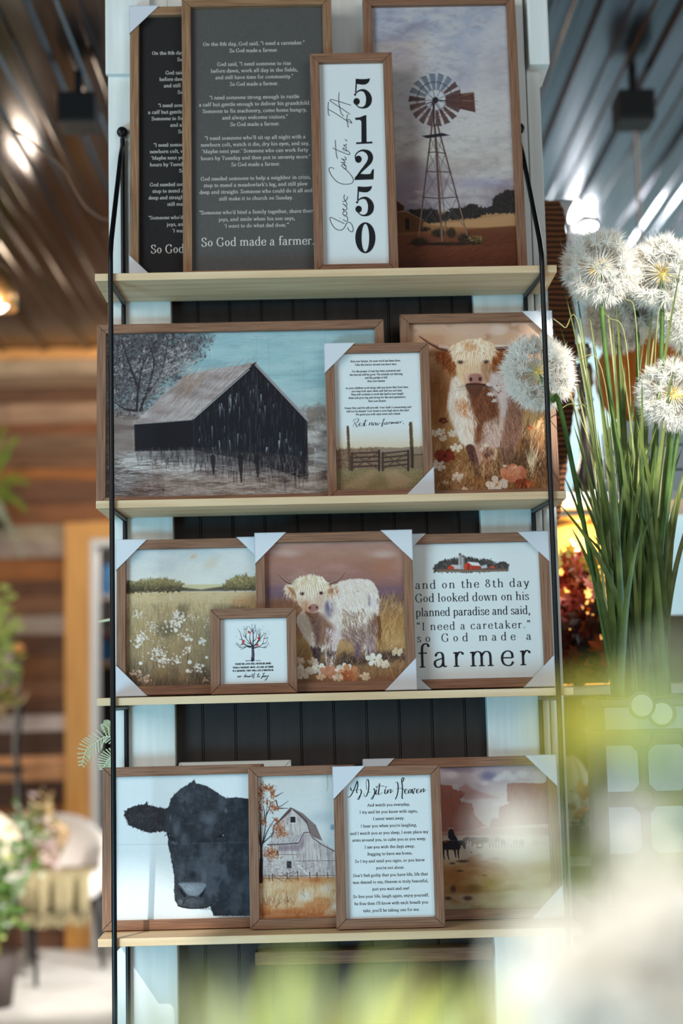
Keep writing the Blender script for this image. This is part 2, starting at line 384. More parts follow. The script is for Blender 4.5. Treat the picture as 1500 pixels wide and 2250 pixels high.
frame('highland', 2, 1, (558, 1172), (902, 1166), (916, 1511), (567, 1523), 'framed_print', 'square framed painting of a white shaggy cow standing sideways in a field', 'picture', 'tl tr br')
frame('tree', 2, 2, (461, 1339), (650, 1334), (653.5, 1523), (463, 1529), 'framed_print', 'small square framed print of a bare tree with red birds', 'picture', '', rw=0.0178)
frame('eighth', 2, 0, (868, 1176), (1204, 1167), (1217, 1508), (878, 1516), 'framed_sign', 'square white sign with red barns and the big word farmer', 'sign', 'tl tr bl br')
frame('blackcow', 3, 0.9, (222, 1685), (578, 1680), (585, 2029), (227, 2037), 'framed_print', 'framed print of a black cow head on white, left end of bottom shelf', 'picture', '')
frame('redbarn', 3, 1.85, (543.5, 1686), (778, 1679), (787, 2034), (550, 2041), 'framed_print', 'framed watercolour of a weathered white barn in orange autumn grass', 'picture', '')
frame('heaven', 3, 2.85, (729.5, 1685), (968, 1681), (976.5, 2043), (741, 2048), 'framed_sign', 'white framed poem headed As I sit in Heaven', 'sign', 'tl')
frame('western', 3, 0, (797, 1670), (1223, 1658), (1234, 2008), (808, 2022), 'framed_print', 'framed watercolour of a rider and cattle below red desert cliffs', 'picture', 'tl tr br')
h = frame('hidden', 3, 0, (392, 1676), (640, 1670), (645, 2022), (397, 2030), 'framed_print', 'pale frame behind the black cow print, only its top edge showing', 'picture', '', wood='white', depth=-0.0275, lean=0.004)
# ------------------------------------------------------------------ room: floor, plank wall, doorway, ceiling, pale far wall
YW = 6.08; ZC = 3.46
MAT['concrete'] = noise_mat('grey_concrete', [(0.3, srgb(186, 182, 177)), (0.7, srgb(226, 223, 218))], (1, 1, 1), 2.2, 6, 0.5, 'Object', 0.2)
mb = MB(); mb.box(-5, 5, -6.5, 8.5, -0.05, 0); struct('floor', mb, MAT['concrete'])
def steel():
    m = mat('corrugated_steel', srgb(96, 98, 104), 0.2, 1.0, 0.5); n, L, b = nodes(m)
    tc = n.new('ShaderNodeTexCoord'); mp = n.new('ShaderNodeMapping'); mp.inputs['Scale'].default_value = (3, .5, 3); L.new(tc.outputs['Object'], mp.inputs[0])
    nz = n.new('ShaderNodeTexNoise'); nz.inputs['Scale'].default_value = 1.4; nz.inputs['Detail'].default_value = 4; L.new(mp.outputs[0], nz.inputs['Vector'])
    mr = n.new('ShaderNodeMapRange'); mr.inputs['To Min'].default_value = .1; mr.inputs['To Max'].default_value = .3; L.new(nz.outputs['Fac'], mr.inputs['Value']); L.new(mr.outputs[0], b.inputs['Roughness'])
    r = ramp(n, [(0.35, srgb(62, 62, 68)), (0.65, srgb(98, 98, 106))]); L.new(nz.outputs['Fac'], r.inputs[0]); L.new(r.outputs[0], b.inputs['Base Color'])
    return m
MAT['steel'] = steel()
mb = MB(); prof = []; x = -4.4
while x < 4.6:                       # ribbed sheet: tall rib, two small ribs
    prof += [(x, 0), (x+.012, -.026), (x+.040, -.026), (x+.052, 0), (x+.105, 0), (x+.112, -.008), (x+.128, -.008), (x+.135, 0), (x+.175, 0), (x+.182, -.008), (x+.198, -.008), (x+.205, 0)]; x += .25
mb.grid([[(px, y, ZC+pz) for px, pz in prof] for y in (-2.0, YW+.02)], False, False)
mb.box(-4.4, 4.6, -2.0, YW+.02, ZC+.002, ZC+.05)
struct('ceiling', mb, MAT['steel'])
def plank_material():
    m = mat('reclaimed_planks', (.3, .2, .1, 1), 0.62, 0, 0.35); n, L, b = nodes(m)
    a = n.new('ShaderNodeAttribute'); a.attribute_name = 'board'
    tc = n.new('ShaderNodeTexCoord'); mp = n.new('ShaderNodeMapping'); mp.inputs['Scale'].default_value = (2.2, 1, 26); L.new(tc.outputs['Object'], mp.inputs[0])
    nz = n.new('ShaderNodeTexNoise'); nz.inputs['Scale'].default_value = 1.3; nz.inputs['Detail'].default_value = 6; nz.inputs['Distortion'].default_value = 1.0; L.new(mp.outputs[0], nz.inputs['Vector'])
    mr = n.new('ShaderNodeMapRange'); mr.inputs['From Min'].default_value = .3; mr.inputs['From Max'].default_value = .7; mr.inputs['To Min'].default_value = .62; mr.inputs['To Max'].default_value = 1.35; L.new(nz.outputs['Fac'], mr.inputs['Value'])
    vm = n.new('ShaderNodeVectorMath'); vm.operation = 'SCALE'; L.new(a.outputs['Color'], vm.inputs[0]); L.new(mr.outputs[0], vm.inputs['Scale']); L.new(vm.outputs[0], b.inputs['Base Color'])
    return m
bands = [(772, (206, 146, 84)), (790, (150, 128, 104)), (826, (112, 88, 68)), (851, (104, 68, 42)), (888, (142, 112, 88)), (931, (134, 80, 42)), (956, (124, 92, 66)), (995, (112, 76, 50)), (1030, (164, 100, 44)), (1056, (98, 62, 40)), (1110, (126, 78, 44)), (1155, (190, 168, 140)), (1190, (158, 136, 122)), (1226, (142, 84, 36)), (1275, (92, 56, 32)), (1312, (116, 78, 52)), (1352, (178, 158, 144)), (1394, (84, 54, 36)), (1440, (112, 72, 42)), (1500, (122, 82, 58)), (1534, (112, 72, 48)), (1570, (188, 168, 158)), (1606, (78, 50, 34)), (1660, (206, 146, 100)), (1690, (196, 138, 94)), (1716, (84, 52, 32)), (1770, (150, 92, 48)), (1800, (110, 70, 40)), (1850, (120, 84, 58)), (1900, (96, 60, 36)), (1960, (70, 46, 32)), (2030, (90, 58, 38)), (2088, None)]
XD = at(145, 1600, YW)[0]
zs = [at(100, v, YW)[2] for v, c in bands]; zs[0] = ZC-0.005; zs[-1] = 0.0
rng = random.Random(4)
mb = MB(); cols = []
for i in range(len(bands)-1):
    x0 = -4.4
    cuts = [x0]+sorted(rng.uniform(-3.6, -1.7) for k in range(2))+[XD+.03 if zs[i] < at(170, 1150, YW)[2]+.02 else .15]
    for a_, b_ in zip(cuts, cuts[1:]):
        d = rng.uniform(0, .012); n0 = len(mb.f)
        mb.box(a_+.001, b_-.001, YW-.012-d, YW+.03, zs[i+1]+.0015, zs[i]-.0015)
        kf = rng.uniform(.86, 1.1); c = srgb(*[min(255, max(0, q*kf)) for q in bands[i][1]]); cols += [c]*(len(mb.f)-n0)
MAT['plank'] = plank_material()
o = struct('wall_left', mb, MAT['plank'])
ca = o.data.color_attributes.new('board', 'FLOAT_COLOR', 'CORNER')
ca.data.foreach_set('color', np.repeat(np.array(cols, np.float32), 4, axis=0).ravel())
# doorway: honey timber casing, white jamb, dim store room with a stock shelf
MAT['casing'] = wood_mat('honey_casing', srgb(196, 134, 62), srgb(214, 152, 78), srgb(226, 170, 98), 2, 60, .5)
xa, xb_, xc = XD, at(200, 1600, YW)[0], at(213, 1600, YW)[0]; zt = at(170, 1150, YW)[2]; zh = at(170, 1186, YW)[2]
mb = MB(); mb.box(xa, xb_, YW-.045, YW+.03, 0, zt); mb.box(xb_, -.3, YW-.045, YW+.03, zh, zt); mb.box(-.45, -.3, YW-.045, YW+.03, 0, zh); struct('trim_8', mb, MAT['casing'], .004)
mb = MB(); mb.box(xb_, xc, YW-.03, YW+.16, 0, zh); mb.box(xc, -.45, YW-.03, YW+.16, zh-.035, zh); struct('trim_9', mb, mat('white_jamb', srgb(236, 234, 230), .5))
dark = mat('store_room_wall', srgb(70, 66, 66), .8)
mb = MB(); mb.box(-1.9, .2, 7.7, 7.75, 0, ZC); mb.box(-1.95, -1.9, YW+.05, 7.75, 0, ZC); mb.box(.2, .25, YW+.05, 7.75, 0, ZC); struct('wall_back_store', mb, dark)
mb = MB(); mb.box(-.3, 4.6, YW, YW+.05, 0, ZC-.004); struct('wall_right', mb, noise_mat('pale_blue_wall', [(.3, srgb(176, 212, 222)), (.7, srgb(196, 226, 232))], (1, 1, 1), 2, 2, .5, 'Object'))
mb = MB(); mb.box(-4.45, -4.4, -2, YW, 0, ZC); struct('wall_left_side', mb, MAT['plank'])
mb = MB(); mb.box(4.6, 4.65, -2, YW, 0, ZC); struct('wall_right_side', mb, mat('grey_side_wall', srgb(150, 160, 166), .6))
# ------------------------------------------------------------------ lettering: a drawn serif alphabet (strokes with thick and thin)
def crom(pts, per=6, closed=False):
    P = [np.array(p, float) for p in pts]
    if len(P) < 3 and not closed: return [tuple(p) for p in P]
    n = len(P); out = []
    rng = range(n) if closed else range(n-1)
    for i in rng:
        p0 = P[(i-1) % n] if (closed or i > 0) else 2*P[0]-P[1]
        p1 = P[i]; p2 = P[(i+1) % n]
        p3 = P[(i+2) % n] if (closed or i+2 < n) else 2*P[-1]-P[-2]
        for k in range(per):
            t = k/per
            out.append(tuple(0.5*((2*p1)+(-p0+p2)*t+(2*p0-5*p1+4*p2-p3)*t*t+(-p0+3*p1-3*p2+p3)*t**3)))
    out.append(tuple(P[0] if closed else P[-1]))
    return out
GL = {}
def G(ch, adv, *items): GL[ch] = (adv, items)
# S x y0 y1 serif-flags(b foot, t full top, l left flag top, r foot to the right only) ; C curve ; E ellipse ; D diagonal (T/t) ; L thin bar ; O dot
XH = .45
G('a', .46, ('C', (.1, .36), (.14, .42), (.21, .45), (.29, .42), (.32, .33), (.32, .2), (.325, .08), (.36, .015), (.43, .03)), ('C', (.32, .27), (.2, .24), (.09, .19), (.065, .1), (.11, .015), (.19, .0), (.27, .04), (.32, .12)), ('O', .105, .36, .042))
G('b', .51, ('S', .12, .02, .72, 'l'), ('C', (.12, .33), (.18, .42), (.27, .45), (.38, .40), (.44, .225), (.38, .05), (.27, 0), (.18, .02), (.12, .09)))
G('c', .44, ('C', (.38, .35), (.33, .43), (.25, .45), (.12, .38), (.07, .225), (.12, .06), (.24, 0), (.34, .03), (.41, .11)), ('O', .365, .36, .042))
G('d', .51, ('S', .39, 0, .72, 'lr'), ('C', (.39, .34), (.33, .43), (.24, .45), (.12, .4), (.07, .225), (.12, .05), (.23, 0), (.32, .02), (.39, .1)))
G('e', .45, ('L', (.08, .24), (.395, .24)), ('C', (.395, .24), (.37, .39), (.25, .45), (.12, .38), (.07, .225), (.12, .06), (.25, 0), (.35, .03), (.41, .12)))
G('f', .33, ('C', (.37, .66), (.32, .715), (.25, .72), (.18, .66), (.16, .52), (.16, .2), (.16, 0)), ('L', (.05, .44), (.31, .44)), ('B', .16, 0, 1), ('O', .36, .655, .042))
G('g', .48, ('E', .22, .3, .145, .15), ('C', (.12, .18), (.08, .1), (.14, .05), (.3, .04), (.41, -.03), (.39, -.15), (.22, -.21), (.07, -.17), (.05, -.07), (.13, .04)), ('L', (.33, .4), (.45, .44)))
G('h', .53, ('S', .12, 0, .72, 'bl'), ('C', (.12, .31), (.19, .41), (.28, .45), (.37, .41), (.4, .3), (.4, .15), (.4, 0)), ('B', .4, 0, 1))
G('i', .26, ('S', .13, 0, .45, 'bl'), ('O', .13, .63, .05))
G('j', .25, ('C', (.14, .45), (.14, .2), (.14, -.05), (.11, -.17), (.02, -.21)), ('L', (.05, .44), (.16, .44)), ('O', .14, .63, .05), ('O', .02, -.19, .035))
G('k', .5, ('S', .12, 0, .72, 'bl'), ('D', .37, .44, .13, .2, 't'), ('D', .21, .26, .43, 0, 'T'), ('B', .42, 0, 1), ('B', .38, .45, 1))
G('l', .26, ('S', .13, 0, .72, 'bl'))
G('m', .79, ('S', .12, 0, .45, 'bl'), ('C', (.12, .31), (.18, .41), (.26, .45), (.35, .41), (.38, .3), (.38, .15), (.38, 0)), ('B', .38, 0, 1), ('C', (.38, .31), (.45, .41), (.53, .45), (.62, .41), (.65, .3), (.65, .15), (.65, 0)), ('B', .65, 0, 1))
G('n', .53, ('S', .12, 0, .45, 'bl'), ('C', (.12, .31), (.19, .41), (.28, .45), (.37, .41), (.4, .3), (.4, .15), (.4, 0)), ('B', .4, 0, 1))
G('o', .49, ('E', .245, .225, .175, .225))
G('p', .51, ('S', .12, -.21, .45, 'bl'), ('C', (.12, .33), (.18, .42), (.27, .45), (.38, .40), (.44, .225), (.38, .05), (.27, 0), (.18, .02), (.12, .09)))
G('q', .51, ('S', .39, -.21, .45, 'b'), ('C', (.39, .34), (.33, .43), (.24, .45), (.12, .4), (.07, .225), (.12, .05), (.23, 0), (.32, .02), (.39, .1)))
G('r', .37, ('S', .12, 0, .45, 'bl'), ('C', (.12, .29), (.17, .39), (.24, .45), (.32, .42)), ('O', .32, .4, .045))
G('s', .38, ('C', (.31, .35), (.27, .43), (.19, .45), (.1, .41), (.08, .33), (.14, .27), (.26, .2), (.32, .13), (.29, .03), (.18, 0), (.1, .02), (.06, .11)))
G('t', .32, ('C', (.15, .58), (.15, .4), (.15, .1), (.19, .01), (.26, .01), (.32, .07)), ('L', (.03, .44), (.3, .44)))
G('u', .53, ('C', (.11, .45), (.11, .25), (.115, .1), (.16, .02), (.24, 0), (.33, .04), (.4, .13)), ('S', .4, 0, .45, 'lr'), ('L', (.03, .44), (.12, .44)))
G('v', .47, ('D', .07, .45, .24, 0, 'T'), ('D', .24, 0, .41, .45, 't'), ('B', .07, .45, 1), ('B', .41, .45, .8))
G('w', .67, ('D', .07, .45, .2, 0, 'T'), ('D', .2, 0, .34, .45, 't'), ('D', .34, .45, .47, 0, 'T'), ('D', .47, 0, .61, .45, 't'), ('B', .07, .45, 1), ('B', .34, .45, .8), ('B', .61, .45, .8))
G('x', .47, ('D', .08, .45, .4, 0, 'T'), ('D', .38, .45, .07, 0, 't'), ('B', .08, .45, 1), ('B', .4, 0, 1), ('B', .38, .45, .8), ('B', .07, 0, .8))
G('y', .47, ('D', .07, .45, .24, .02, 'T'), ('C', (.41, .45), (.3, .15), (.22, -.06), (.15, -.19), (.07, -.2)), ('B', .07, .45, 1), ('B', .41, .45, .8), ('O', .07, -.18, .035))
G('z', .42, ('L', (.06, .43), (.36, .43)), ('D', .35, .43, .07, .02, 'T'), ('L', (.06, .02), (.37, .02)))
def CAPS():
    G('A', .66, ('D', .34, .68, .08, 0, 't'), ('D', .32, .68, .58, 0, 'T'), ('L', (.17, .24), (.48, .24)), ('B', .08, 0, 1), ('B', .58, 0, 1))
    G('B', .57, ('S', .14, 0, .68, 'bt'), ('C', (.14, .67), (.33, .665), (.42, .52), (.34, .38), (.14, .36)), ('C', (.14, .36), (.38, .345), (.49, .19), (.39, .03), (.14, .012)))
    G('C', .62, ('C', (.54, .5), (.48, .64), (.34, .69), (.14, .58), (.07, .34), (.14, .1), (.34, -.01), (.48, .04), (.56, .18)), ('L', (.545, .48), (.545, .68)))
    G('D', .66, ('S', .14, 0, .68, 'bt'), ('C', (.14, .67), (.4, .66), (.57, .5), (.57, .18), (.4, .02), (.14, .012)))
    G('E', .56, ('S', .14, 0, .68, 'bt'), ('L', (.13, .665), (.49, .665)), ('L', (.13, .35), (.38, .35)), ('L', (.13, .015), (.52, .015)), ('L', (.49, .665), (.49, .55)), ('L', (.52, .015), (.52, .14)), ('L', (.38, .28), (.38, .42)))
    G('F', .53, ('S', .14, 0, .68, 'bt'), ('L', (.13, .665), (.49, .665)), ('L', (.13, .35), (.38, .35)), ('L', (.49, .665), (.49, .55)), ('L', (.38, .28), (.38, .42)))
    G('G', .67, ('C', (.54, .5), (.48, .64), (.34, .69), (.14, .58), (.07, .34), (.14, .1), (.34, -.01), (.48, .03), (.54, .09)), ('S', .54, .04, .29, 't'), ('L', (.545, .5), (.545, .68)))
    G('H', .69, ('S', .14, 0, .68, 'bt'), ('S', .55, 0, .68, 'bt'), ('L', (.14, .35), (.55, .35)))
    G('I', .29, ('S', .145, 0, .68, 'bt'))
    G('L', .54, ('S', .14, 0, .68, 'bt'), ('L', (.13, .015), (.5, .015)), ('L', (.5, .015), (.5, .15)))
    G('M', .82, ('D', .13, .68, .13, 0, 't'), ('D', .13, .68, .4, .02, 'T'), ('D', .4, .02, .68, .68, 't'), ('S', .68, 0, .68, 'bt'), ('B', .13, 0, 1), ('B', .12, .68, .8))
    G('N', .7, ('D', .13, .68, .13, 0, 't'), ('D', .13, .68, .57, 0, 'T'), ('D', .57, 0, .57, .68, 't'), ('B', .13, 0, 1), ('B', .57, .68, 1), ('B', .11, .68, .7))
    G('O', .69, ('E', .345, .34, .275, .345))
    G('P', .54, ('S', .14, 0, .68, 'bt'), ('C', (.14, .67), (.35, .665), (.46, .5), (.36, .33), (.14, .31)))
    G('R', .6, ('S', .14, 0, .68, 'bt'), ('C', (.14, .67), (.34, .665), (.44, .51), (.35, .36), (.14, .34)), ('D', .3, .35, .53, 0, 'T'), ('B', .54, 0, .8))
    G('S', .5, ('C', (.41, .52), (.36, .65), (.24, .69), (.11, .63), (.09, .5), (.18, .4), (.34, .31), (.43, .19), (.37, .04), (.22, -.01), (.1, .05), (.06, .19)), ('L', (.42, .5), (.42, .68)), ('L', (.065, 0), (.065, .2)))
    G('T', .6, ('S', .3, 0, .68, 'b'), ('L', (.05, .665), (.55, .665)), ('L', (.05, .665), (.05, .54)), ('L', (.55, .665), (.55, .54)))
    G('U', .66, ('C', (.13, .68), (.13, .4), (.14, .14), (.22, .02), (.34, -.01), (.46, .03), (.53, .16), (.54, .4), (.54, .68)), ('B', .13, .68, 1), ('B', .54, .68, .8))
    G('V', .64, ('D', .07, .68, .32, 0, 'T'), ('D', .32, 0, .57, .68, 't'), ('B', .07, .68, 1), ('B', .57, .68, .8))
    G('W', .9, ('D', .07, .68, .27, 0, 'T'), ('D', .27, 0, .46, .68, 't'), ('D', .45, .68, .64, 0, 'T'), ('D', .64, 0, .84, .68, 't'), ('B', .07, .68, 1), ('B', .46, .68, .8), ('B', .84, .68, .8))
    G('Y', .6, ('D', .06, .68, .3, .3, 'T'), ('D', .3, .3, .54, .68, 't'), ('S', .3, 0, .31, 'b'), ('B', .06, .68, 1), ('B', .54, .68, .8))
CAPS()
G('8', .5, ('E', .25, .52, .14, .15), ('E', .25, .185, .18, .185))
G('.', .22, ('O', .1, .045, .052)); G('!', .25, ('O', .12, .045, .052), ('C', (.12, .7), (.12, .4), (.12, .2)))
G(',', .22, ('O', .1, .045, .052), ('C', (.14, .05), (.14, -.05), (.06, -.13)))
G("'", .18, ('C', (.09, .7), (.09, .6), (.085, .52))); G('"', .3, ('C', (.09, .7), (.09, .6), (.085, .52)), ('C', (.21, .7), (.21, .6), (.205, .52)))
G('“', .36, ('O', .1, .55, .048), ('C', (.06, .56), (.06, .63), (.13, .7)), ('O', .25, .55, .048), ('C', (.21, .56), (.21, .63), (.28, .7)))
G('”', .36, ('O', .1, .65, .048), ('C', (.14, .66), (.14, .58), (.07, .5)), ('O', .25, .65, .048), ('C', (.29, .66), (.29, .58), (.22, .5)))
G(' ', .25)
class Ink:
    """lettering gathered into one flat mesh on a print, in the frame's own x,z"""
    def __init__(s, f, lift=0.0004): s.f = f; s.v = []; s.fc = []; s.y = REC-lift
    def ribbon(s, pts, widths):
        n = len(pts)
        if n < 2: return
        b = len(s.v)
        for i in range(n):
            p = np.array(pts[i], float); t = np.array(pts[min(i+1, n-1)], float)-np.array(pts[max(i-1, 0)], float)
            L_ = math.hypot(*t) or 1e-9; nx, nz = -t[1]/L_, t[0]/L_; w = widths[i]/2
            s.v.append((p[0]+nx*w, s.y, p[1]+nz*w)); s.v.append((p[0]-nx*w, s.y, p[1]-nz*w))
        for i in range(n-1): s.fc.append((b+2*i, b+2*i+1, b+2*i+3, b+2*i+2))
    def dot(s, x, z, r, n=10):
        b = len(s.v)
        for k in range(n): s.v.append((x+r*math.cos(2*PI*k/n), s.y, z+r*math.sin(2*PI*k/n)))
        s.fc.append(tuple(range(b, b+n)))
    def glyph(s, ch, ox, oz, S, thick, thin, serif, per=5, q=1.0):
        adv, items = GL.get(ch, GL['.'])
        T = lambda p: (ox+p[0]*S*q, oz+p[1]*S)
        def wid(P):
            W = []
            for i in range(len(P)):
                a = P[max(i-1, 0)]; b = P[min(i+1, len(P)-1)]; d = math.hypot(b[0]-a[0], b[1]-a[1]) or 1e-9
                W.append((thin+(thick-thin)*(abs(b[1]-a[1])/d)**1.6)*S)
            return W
        for it in items:
            k = it[0]
            if k == 'S':
                _, x, y0, y1, fl = it
                s.ribbon([T((x, y0)), T((x, y1))], [thick*S]*2)
                if 'b' in fl: s.bar(T((x-serif-thick/2, y0+thin/2)), T((x+serif+thick/2, y0+thin/2)), thin*S)
                if 'r' in fl: s.bar(T((x, y0+thin/2)), T((x+serif+thick/2, y0+thin/2)), thin*S)
                if 't' in fl: s.bar(T((x-serif-thick/2, y1-thin/2)), T((x+serif+thick/2, y1-thin/2)), thin*S)
                if 'l' in fl: s.bar(T((x-serif-thick/2, y1-thin*.9)), T((x+thick/2, y1-thin/2)), thin*S*1.2)
            elif k == 'B':
                _, x, y, qq = it; yy = y+thin/2 if y <= 0.01 else y-thin/2
                s.bar(T((x-(serif+thick/2)*qq, yy)), T((x+(serif+thick/2)*qq, yy)), thin*S)
            elif k == 'C':
                P = [T(p) for p in crom(it[1:], per)]; s.ribbon(P, wid(P))
            elif k == 'E':
                _, cx, cy, rx, ry = it; n = 26
                P = [T((cx+(rx-thick*.3)*math.cos(2*PI*i/n), cy+(ry-thin*.5)*math.sin(2*PI*i/n))) for i in range(n+1)]
                W = [(thin+(thick-thin)*abs(math.cos(2*PI*i/n))**1.6)*S for i in range(n+1)]
                s.ribbon(P, W)
            elif k == 'D':
                _, xa, ya, xb, yb, kk = it; s.ribbon([T((xa, ya)), T((xb, yb))], [(thick if kk == 'T' else thin)*S]*2)
            elif k == 'L': s.ribbon([T(it[1]), T(it[2])], [thin*S*1.15]*2)
            elif k == 'O': s.dot(*T((it[1], it[2])), it[3]*S*(0.6+thick*4))
        return adv
    def bar(s, a, b, w): s.ribbon([a, b], [w, w])
    def line(s, text, xl, xr, yl, yr, xh_px, thick=.085, thin=.032, serif=.045, per=5):
        """one line of text fitted between two photo points on its baseline"""
        a = loc2(s.f, xl, yl); b = loc2(s.f, xr, yr)
        up = loc2(s.f, (xl+xr)/2, (yl+yr)/2-xh_px); mid = loc2(s.f, (xl+xr)/2, (yl+yr)/2)
        S = (up[1]-mid[1])/XH_(); z = (a[1]+b[1])/2
        nat = sum(GL.get(c, GL['.'])[0] for c in text)*S
        n_ = max(1, len(text)-1); q = min(1.0, ((b[0]-a[0])-n_*.012*S)/nat)
        extra = ((b[0]-a[0])-nat*q)/n_
        x = a[0]
        for c in text:
            x += s.glyph(c, x, z, S, thick, thin, serif, per, q)*S*q+extra
    def script(s, pts, org, sc, w0, w1, closed=False, per=6):
        """a hand-drawn stroke traced in a magnified view of the photo"""
        P = [(org[0]+p[0]/sc, org[1]+p[1]/sc) for p in crom(pts, per, closed)]
        Q = [loc2(s.f, *p) for p in P]; W = []
        k = 1/1225.0
        for i in range(len(Q)):
            a = Q[max(i-1, 0)]; b = Q[min(i+1, len(Q)-1)]; d = math.hypot(b[0]-a[0], b[1]-a[1]) or 1e-9
            dn = max(0.0, (a[1]-b[1])/d) if s.pressure == 'down' else 0.5
            W.append((w0+(w1-w0)*dn**1.3)*k)
        s.ribbon(Q, W)
    pressure = 'down'
    def poly(s, pts, org=(0, 0), sc=1.0):
        b = len(s.v)
        for p in pts:
            x, z = loc2(s.f, org[0]+p[0]/sc, org[1]+p[1]/sc); s.v.append((x, s.y, z))
        s.fc.append(tuple(range(b, b+len(pts))))
    def build(s, m, name='lettering'):
        me = bpy.data.meshes.new(name); me.from_pydata([tuple(map(float, q)) for q in s.v], [], s.fc); me.materials.append(m)
        o = bpy.data.objects.new(name, me); C.objects.link(o); o.parent = s.f.o
        return o
def XH_(): return XH

# ---- the two verse signs
VERSE = [("On the 8th day, God said, \"I need a caretaker.\"", 446, 669, 101, 98), ("So God made a farmer.", 504, 611, 115, 114),
    ("God said, \"I need someone to rise", 477, 639, 145, 143), ("before dawn, work all day in the fields,", 463, 654, 159, 158), ("and still have time for community.\"", 473, 644, 173.5, 172.5), ("So God made a farmer.", 505, 612, 188.5, 187.5),
    ("\"I need someone strong enough to rustle", 460, 657, 218, 216.5), ("a calf but gentle enough to deliver his grandchild.", 437, 682, 233, 231), ("Someone to fix machinery, come home hungry,", 445, 674, 247.5, 246), ("and always welcome visitors.\"", 488, 632, 262, 261), ("So God made a farmer.", 506, 615, 277, 276),
    ("\"I need someone who'll sit up all night with a", 450, 671, 307, 305), ("newborn colt, watch it die, dry his eyes, and say,", 441, 680, 321.5, 319.5), ("'Maybe next year.' Someone who can work forty", 444, 677, 336, 334), ("hours by Tuesday and then put in seventy more.\"", 441, 682, 351, 349), ("So God made a farmer.", 508, 616, 365.5, 364),
    ("God needed someone to help a neighbor in crisis,", 441, 683, 396, 394), ("stop to mend a meadowlark's leg, and still plow", 447, 676, 410.5, 408.5), ("deep and straight. Someone who could do it all and", 438, 686, 425.5, 423), ("still make it to church on Sunday.", 481, 644, 440, 438.5),
    ("\"Someone who'd bind a family together, share their", 438, 688, 470.5, 468), ("joys, and smile when his son says,", 480, 648, 485.5, 484), ("'I want to do what dad does.'\"", 493, 635, 500, 498.5)]
f = FR['sheened']; print_plain(f, MAT['paper_sheen']); ink = Ink(f)
for t, xl, xr, yl, yr in VERSE: ink.line(t, xl, xr, yl, yr, 5.2, .088, .04, .05, 3)
ink.line("So God made a farmer.", 442, 691, 541, 538, 12.2, .085, .035, .05)
ink.build(MAT['ink_white'])
f = FR['black']; print_plain(f, MAT['paper_black']); ink = Ink(f)
for t, xl, xr, yl, yr in VERSE:
    k = .957; o = lambda x: 331+(x-442)*k
    n_ = max(4, int(len(t)))
    ink.line(t, o(xl)-1, o(xr)-1, 120.5+(yl-101)*k*1.021, 120.5+(yr-101)*k*1.021, 5.0, .088, .04, .05, 3)
ink.line("So God made a farmer.", 331, 569, 556, 553, 12.0, .085, .035, .05)
ink.build(MAT['ink_white'])

# ---- stacked digits and hand-written town name
f = FR['zip']; print_plain(f, MAT['paper']); ink = Ink(f)
ZO = (690, 130); ZS = 4.789
def zpoly(ps): ink.poly(ps, ZO, ZS)
def zring(cx, cy, rx, ry, ix, iy, n=36, sk=0.0):
    for i in range(n):
        a, b = 2*PI*i/n, 2*PI*(i+1)/n
        zpoly([(cx+rx*math.cos(a), cy+ry*math.sin(a)), (cx+rx*math.cos(b), cy+ry*math.sin(b)), (cx+ix*math.cos(b), cy+iy*math.sin(b)), (cx+ix*math.cos(a), cy+iy*math.sin(a))])
def zstroke(pts, ws):
    P = crom(pts, 8); n = len(P)
    Wk = np.interp(np.linspace(0, len(ws)-1, n), range(len(ws)), ws)
    Q = [loc2(f, ZO[0]+p[0]/ZS, ZO[1]+p[1]/ZS) for p in P]
    ink.ribbon(Q, list(Wk/ZS/1225))
def five(dx, dy):
    T = lambda ps: [(x+dx, y+dy) for x, y in ps]
    zpoly(T([(436, 207), (500, 211), (548, 209), (586, 202), (584, 222), (568, 250), (540, 268), (500, 270), (452, 262), (440, 240)]))
    zstroke(T([(444, 212), (441, 280), (436, 352)]), [17, 15, 14])
    zstroke(T([(430, 372), (452, 345), (490, 328), (530, 334), (562, 370), (576, 415), (570, 462), (548, 496), (510, 512), (470, 506), (438, 478)]), [10, 14, 22, 36, 56, 66, 62, 42, 20, 13, 10])
    q = T([(430, 374)])[0]; zring(q[0], q[1], 12, 12, 0, 0, 16)
    q = T([(446, 446)])[0]; zring(q[0], q[1], 34, 36, 0, 0, 24)
five(0, 0); five(21, 1133)
zpoly([(430, 618), (482, 612), (516, 596), (548, 588), (551, 880), (497, 882), (496, 660), (484, 640), (432, 640)])
zpoly([(441, 876), (612, 868), (612, 887), (441, 895)])
zstroke([(452, 1070), (432, 1040), (440, 1000), (476, 970), (520, 962), (570, 985), (592, 1030), (580, 1080), (540, 1130), (490, 1185), (440, 1250)], [10, 10, 12, 16, 26, 52, 58, 54, 40, 26, 18])
zring(465, 1054, 35, 38, 0, 0, 24)
zpoly([(422, 1273), (432, 1240), (470, 1205), (540, 1212), (590, 1208), (612, 1160), (628, 1158), (624, 1266)])
for i in range(40):
    a, b = 2*PI*i/40, 2*PI*(i+1)/40
    zpoly([(538+106*math.cos(a), 1880+163*math.sin(a)), (538+106*math.cos(b), 1880+163*math.sin(b)), (538+40*math.cos(b), 1880+146*math.sin(b)), (538+40*math.cos(a), 1880+146*math.sin(a))])
ink.pressure = 'even'
